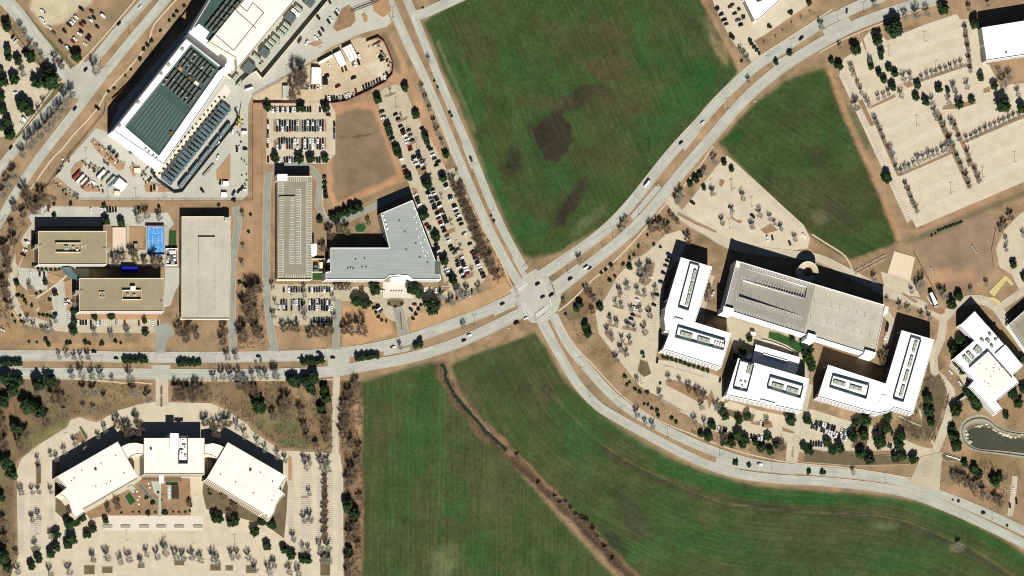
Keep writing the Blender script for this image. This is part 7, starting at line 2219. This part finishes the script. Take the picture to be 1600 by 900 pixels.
for x, y in ((1509, 673), (1510, 678), (1511, 684), (1515, 690), (1525, 666), (1535, 664), (1541, 663), (1545, 667), (1553, 671), (1556, 673), (1563, 676), (1568, 679), (1574, 680), (1580, 682), (1587, 683), (1592, 681), (1597, 678), (1530, 666)):
    V, F = [], []
    p = G(x, y)
    octa((0, 0, 0), rg.uniform(0.9, 1.9), V, F, rg, 0.35)
    V = [(a[0] * 1.3, a[1], a[2] * 0.5) for a in V]
    o = mk('boulder', [(v[0] + p.x, v[1] + p.y, v[2] - 0.1) for v in V], F, M['rock'], base=Vector((p.x, p.y, 0)))
    tag(o, '%s pale boulder from left along the pond edge' % ordinal(k), 'boulder', 'boulders along the pond')
    k += 1


sheet('crossover', '1438 714,1472 706,1468 768,1420 756', M['lotd'], 'campus gate apron on the curving road', 'road')
V, F = [], []
zc = ZN[0] + 0.008
for i in range(6):
    bar((1440.5 + i * 0.5, 742 - i * 4.2), (1454 + i * 1.0, 745 - i * 4.2), 0.8)
tag(mk('crossing_markings', V, F, M['stone']), 'grey paved bands across the campus gate', 'road marking', None, 'structure')


# ---- lamps, signals, small poles
def lamp(x, y, h, arm, label, group, name='street_lamp', dbl=False):
    r = empty(name, G(x, y), label, 'street lamp', group)
    p = G(x, y)
    V, F = [], []
    tube((p.x, p.y, 0), (p.x, p.y, h), 0.16, 0.1, V, F, 6)
    mk('pole', V, F, M['mast'], r)
    for s in ((1, -1) if dbl else (1,)):
        V, F = [], []
        tube((p.x, p.y, h - 0.2), (p.x + arm[0] * s, p.y + arm[1] * s, h + 0.3), 0.09, 0.07, V, F, 5)
        mk('arm', V, F, M['mast'], r)
        V, F = [], []
        obox((p.x + arm[0] * s, p.y + arm[1] * s), arm, 0.9, 0.4, h + 0.2, h + 0.4, V, F)
        mk('lamp_head', V, F, M['pole'], r)


for wh, pts in (('in the main road median left of the crossroads', '69 577,158 572,233 569,336 571,508 560,741 509,808 480'), ('in the main road median right of the crossroads', '887 427,957 372,997 337,1013 234,1136 171,1200 104,1237 78,1349 20,1309 34'),
                ('beside the diagonal avenue', '157 107,201 52,196 122,104 100,72 104,167 121'), ('along the curving road', '906 576,920 621,970 637,1043 684,1124 712,1384 755,1470 770,1550 812,1205 733'), ('along the upper road', '672 116,739 274,613 28,768 346')):
    t = P(pts)
    t.sort()
    for i, (x, y) in enumerate(t):
        lamp(x, y, 9.5, (1.9, 0.6), 'street lamp, %s from left %s' % (ordinal(i), wh), 'street lamps ' + wh, dbl=True)
for wh, pts in (('in the long car park', '618 169,635 200,651 232,712 392'), ('in the half empty car park', '1110 297,1143 296,1174 324,1142 297.5,1140 358'), ('in the vast car park', '1444 66,1388 88,1432 197,1585 254,1535 278,1485 302,1462 112'), ('in the huge pale car park', '366 852,197 845,56 836,300 850,100 678,416 630,478 815'), ('in the curving campus car park', '1005 453,940 470,1001 600'), ('in the works yard', '134 248,168 309,212 310,256 309,498 75,448 118,530 36,387 88'), ('in the south car park', '454 462,500 464')):
    t = P(pts)
    t.sort()
    for i, (x, y) in enumerate(t):
        lamp(x, y, 9.0, (0.9, 0.2), 'lot lamp, %s from left %s' % (ordinal(i), wh), 'lot lamps ' + wh, 'lot_lamp', True)
for lb, x0, y0, x1, y1 in (('upper left of the crossroads', 797, 449, 811, 465), ('upper right of the crossroads', 833, 413, 818, 427), ('right of the crossroads', 859, 445, 869, 465), ('bottom of the crossroads', 836, 501, 852, 489)):
    r = empty('traffic_signal', G(x0, y0), 'traffic signal mast at the ' + lb, 'traffic signal', 'traffic signals at the crossroads')
    p = G(x0, y0)
    q = G(x1, y1, 6.5)
    V, F = [], []
    tube((p.x, p.y, 0), (p.x, p.y, 7), 0.2, 0.15, V, F, 6)
    mk('mast', V, F, M['mast'], r)
    V, F = [], []
    tube((p.x, p.y, 6.4), (q.x, q.y, 6.6), 0.16, 0.1, V, F, 6)
    mk('arm', V, F, M['black'], r)
    for f in (0.55, 0.78, 0.97):
        c = Vector((p.x, p.y)).lerp(q.xy, f)
        V, F = [], []
        obox(c, (1, 0), 0.5, 0.5, 5.6, 6.7, V, F)
        mk('signal_head', V, F, M['black'], r)
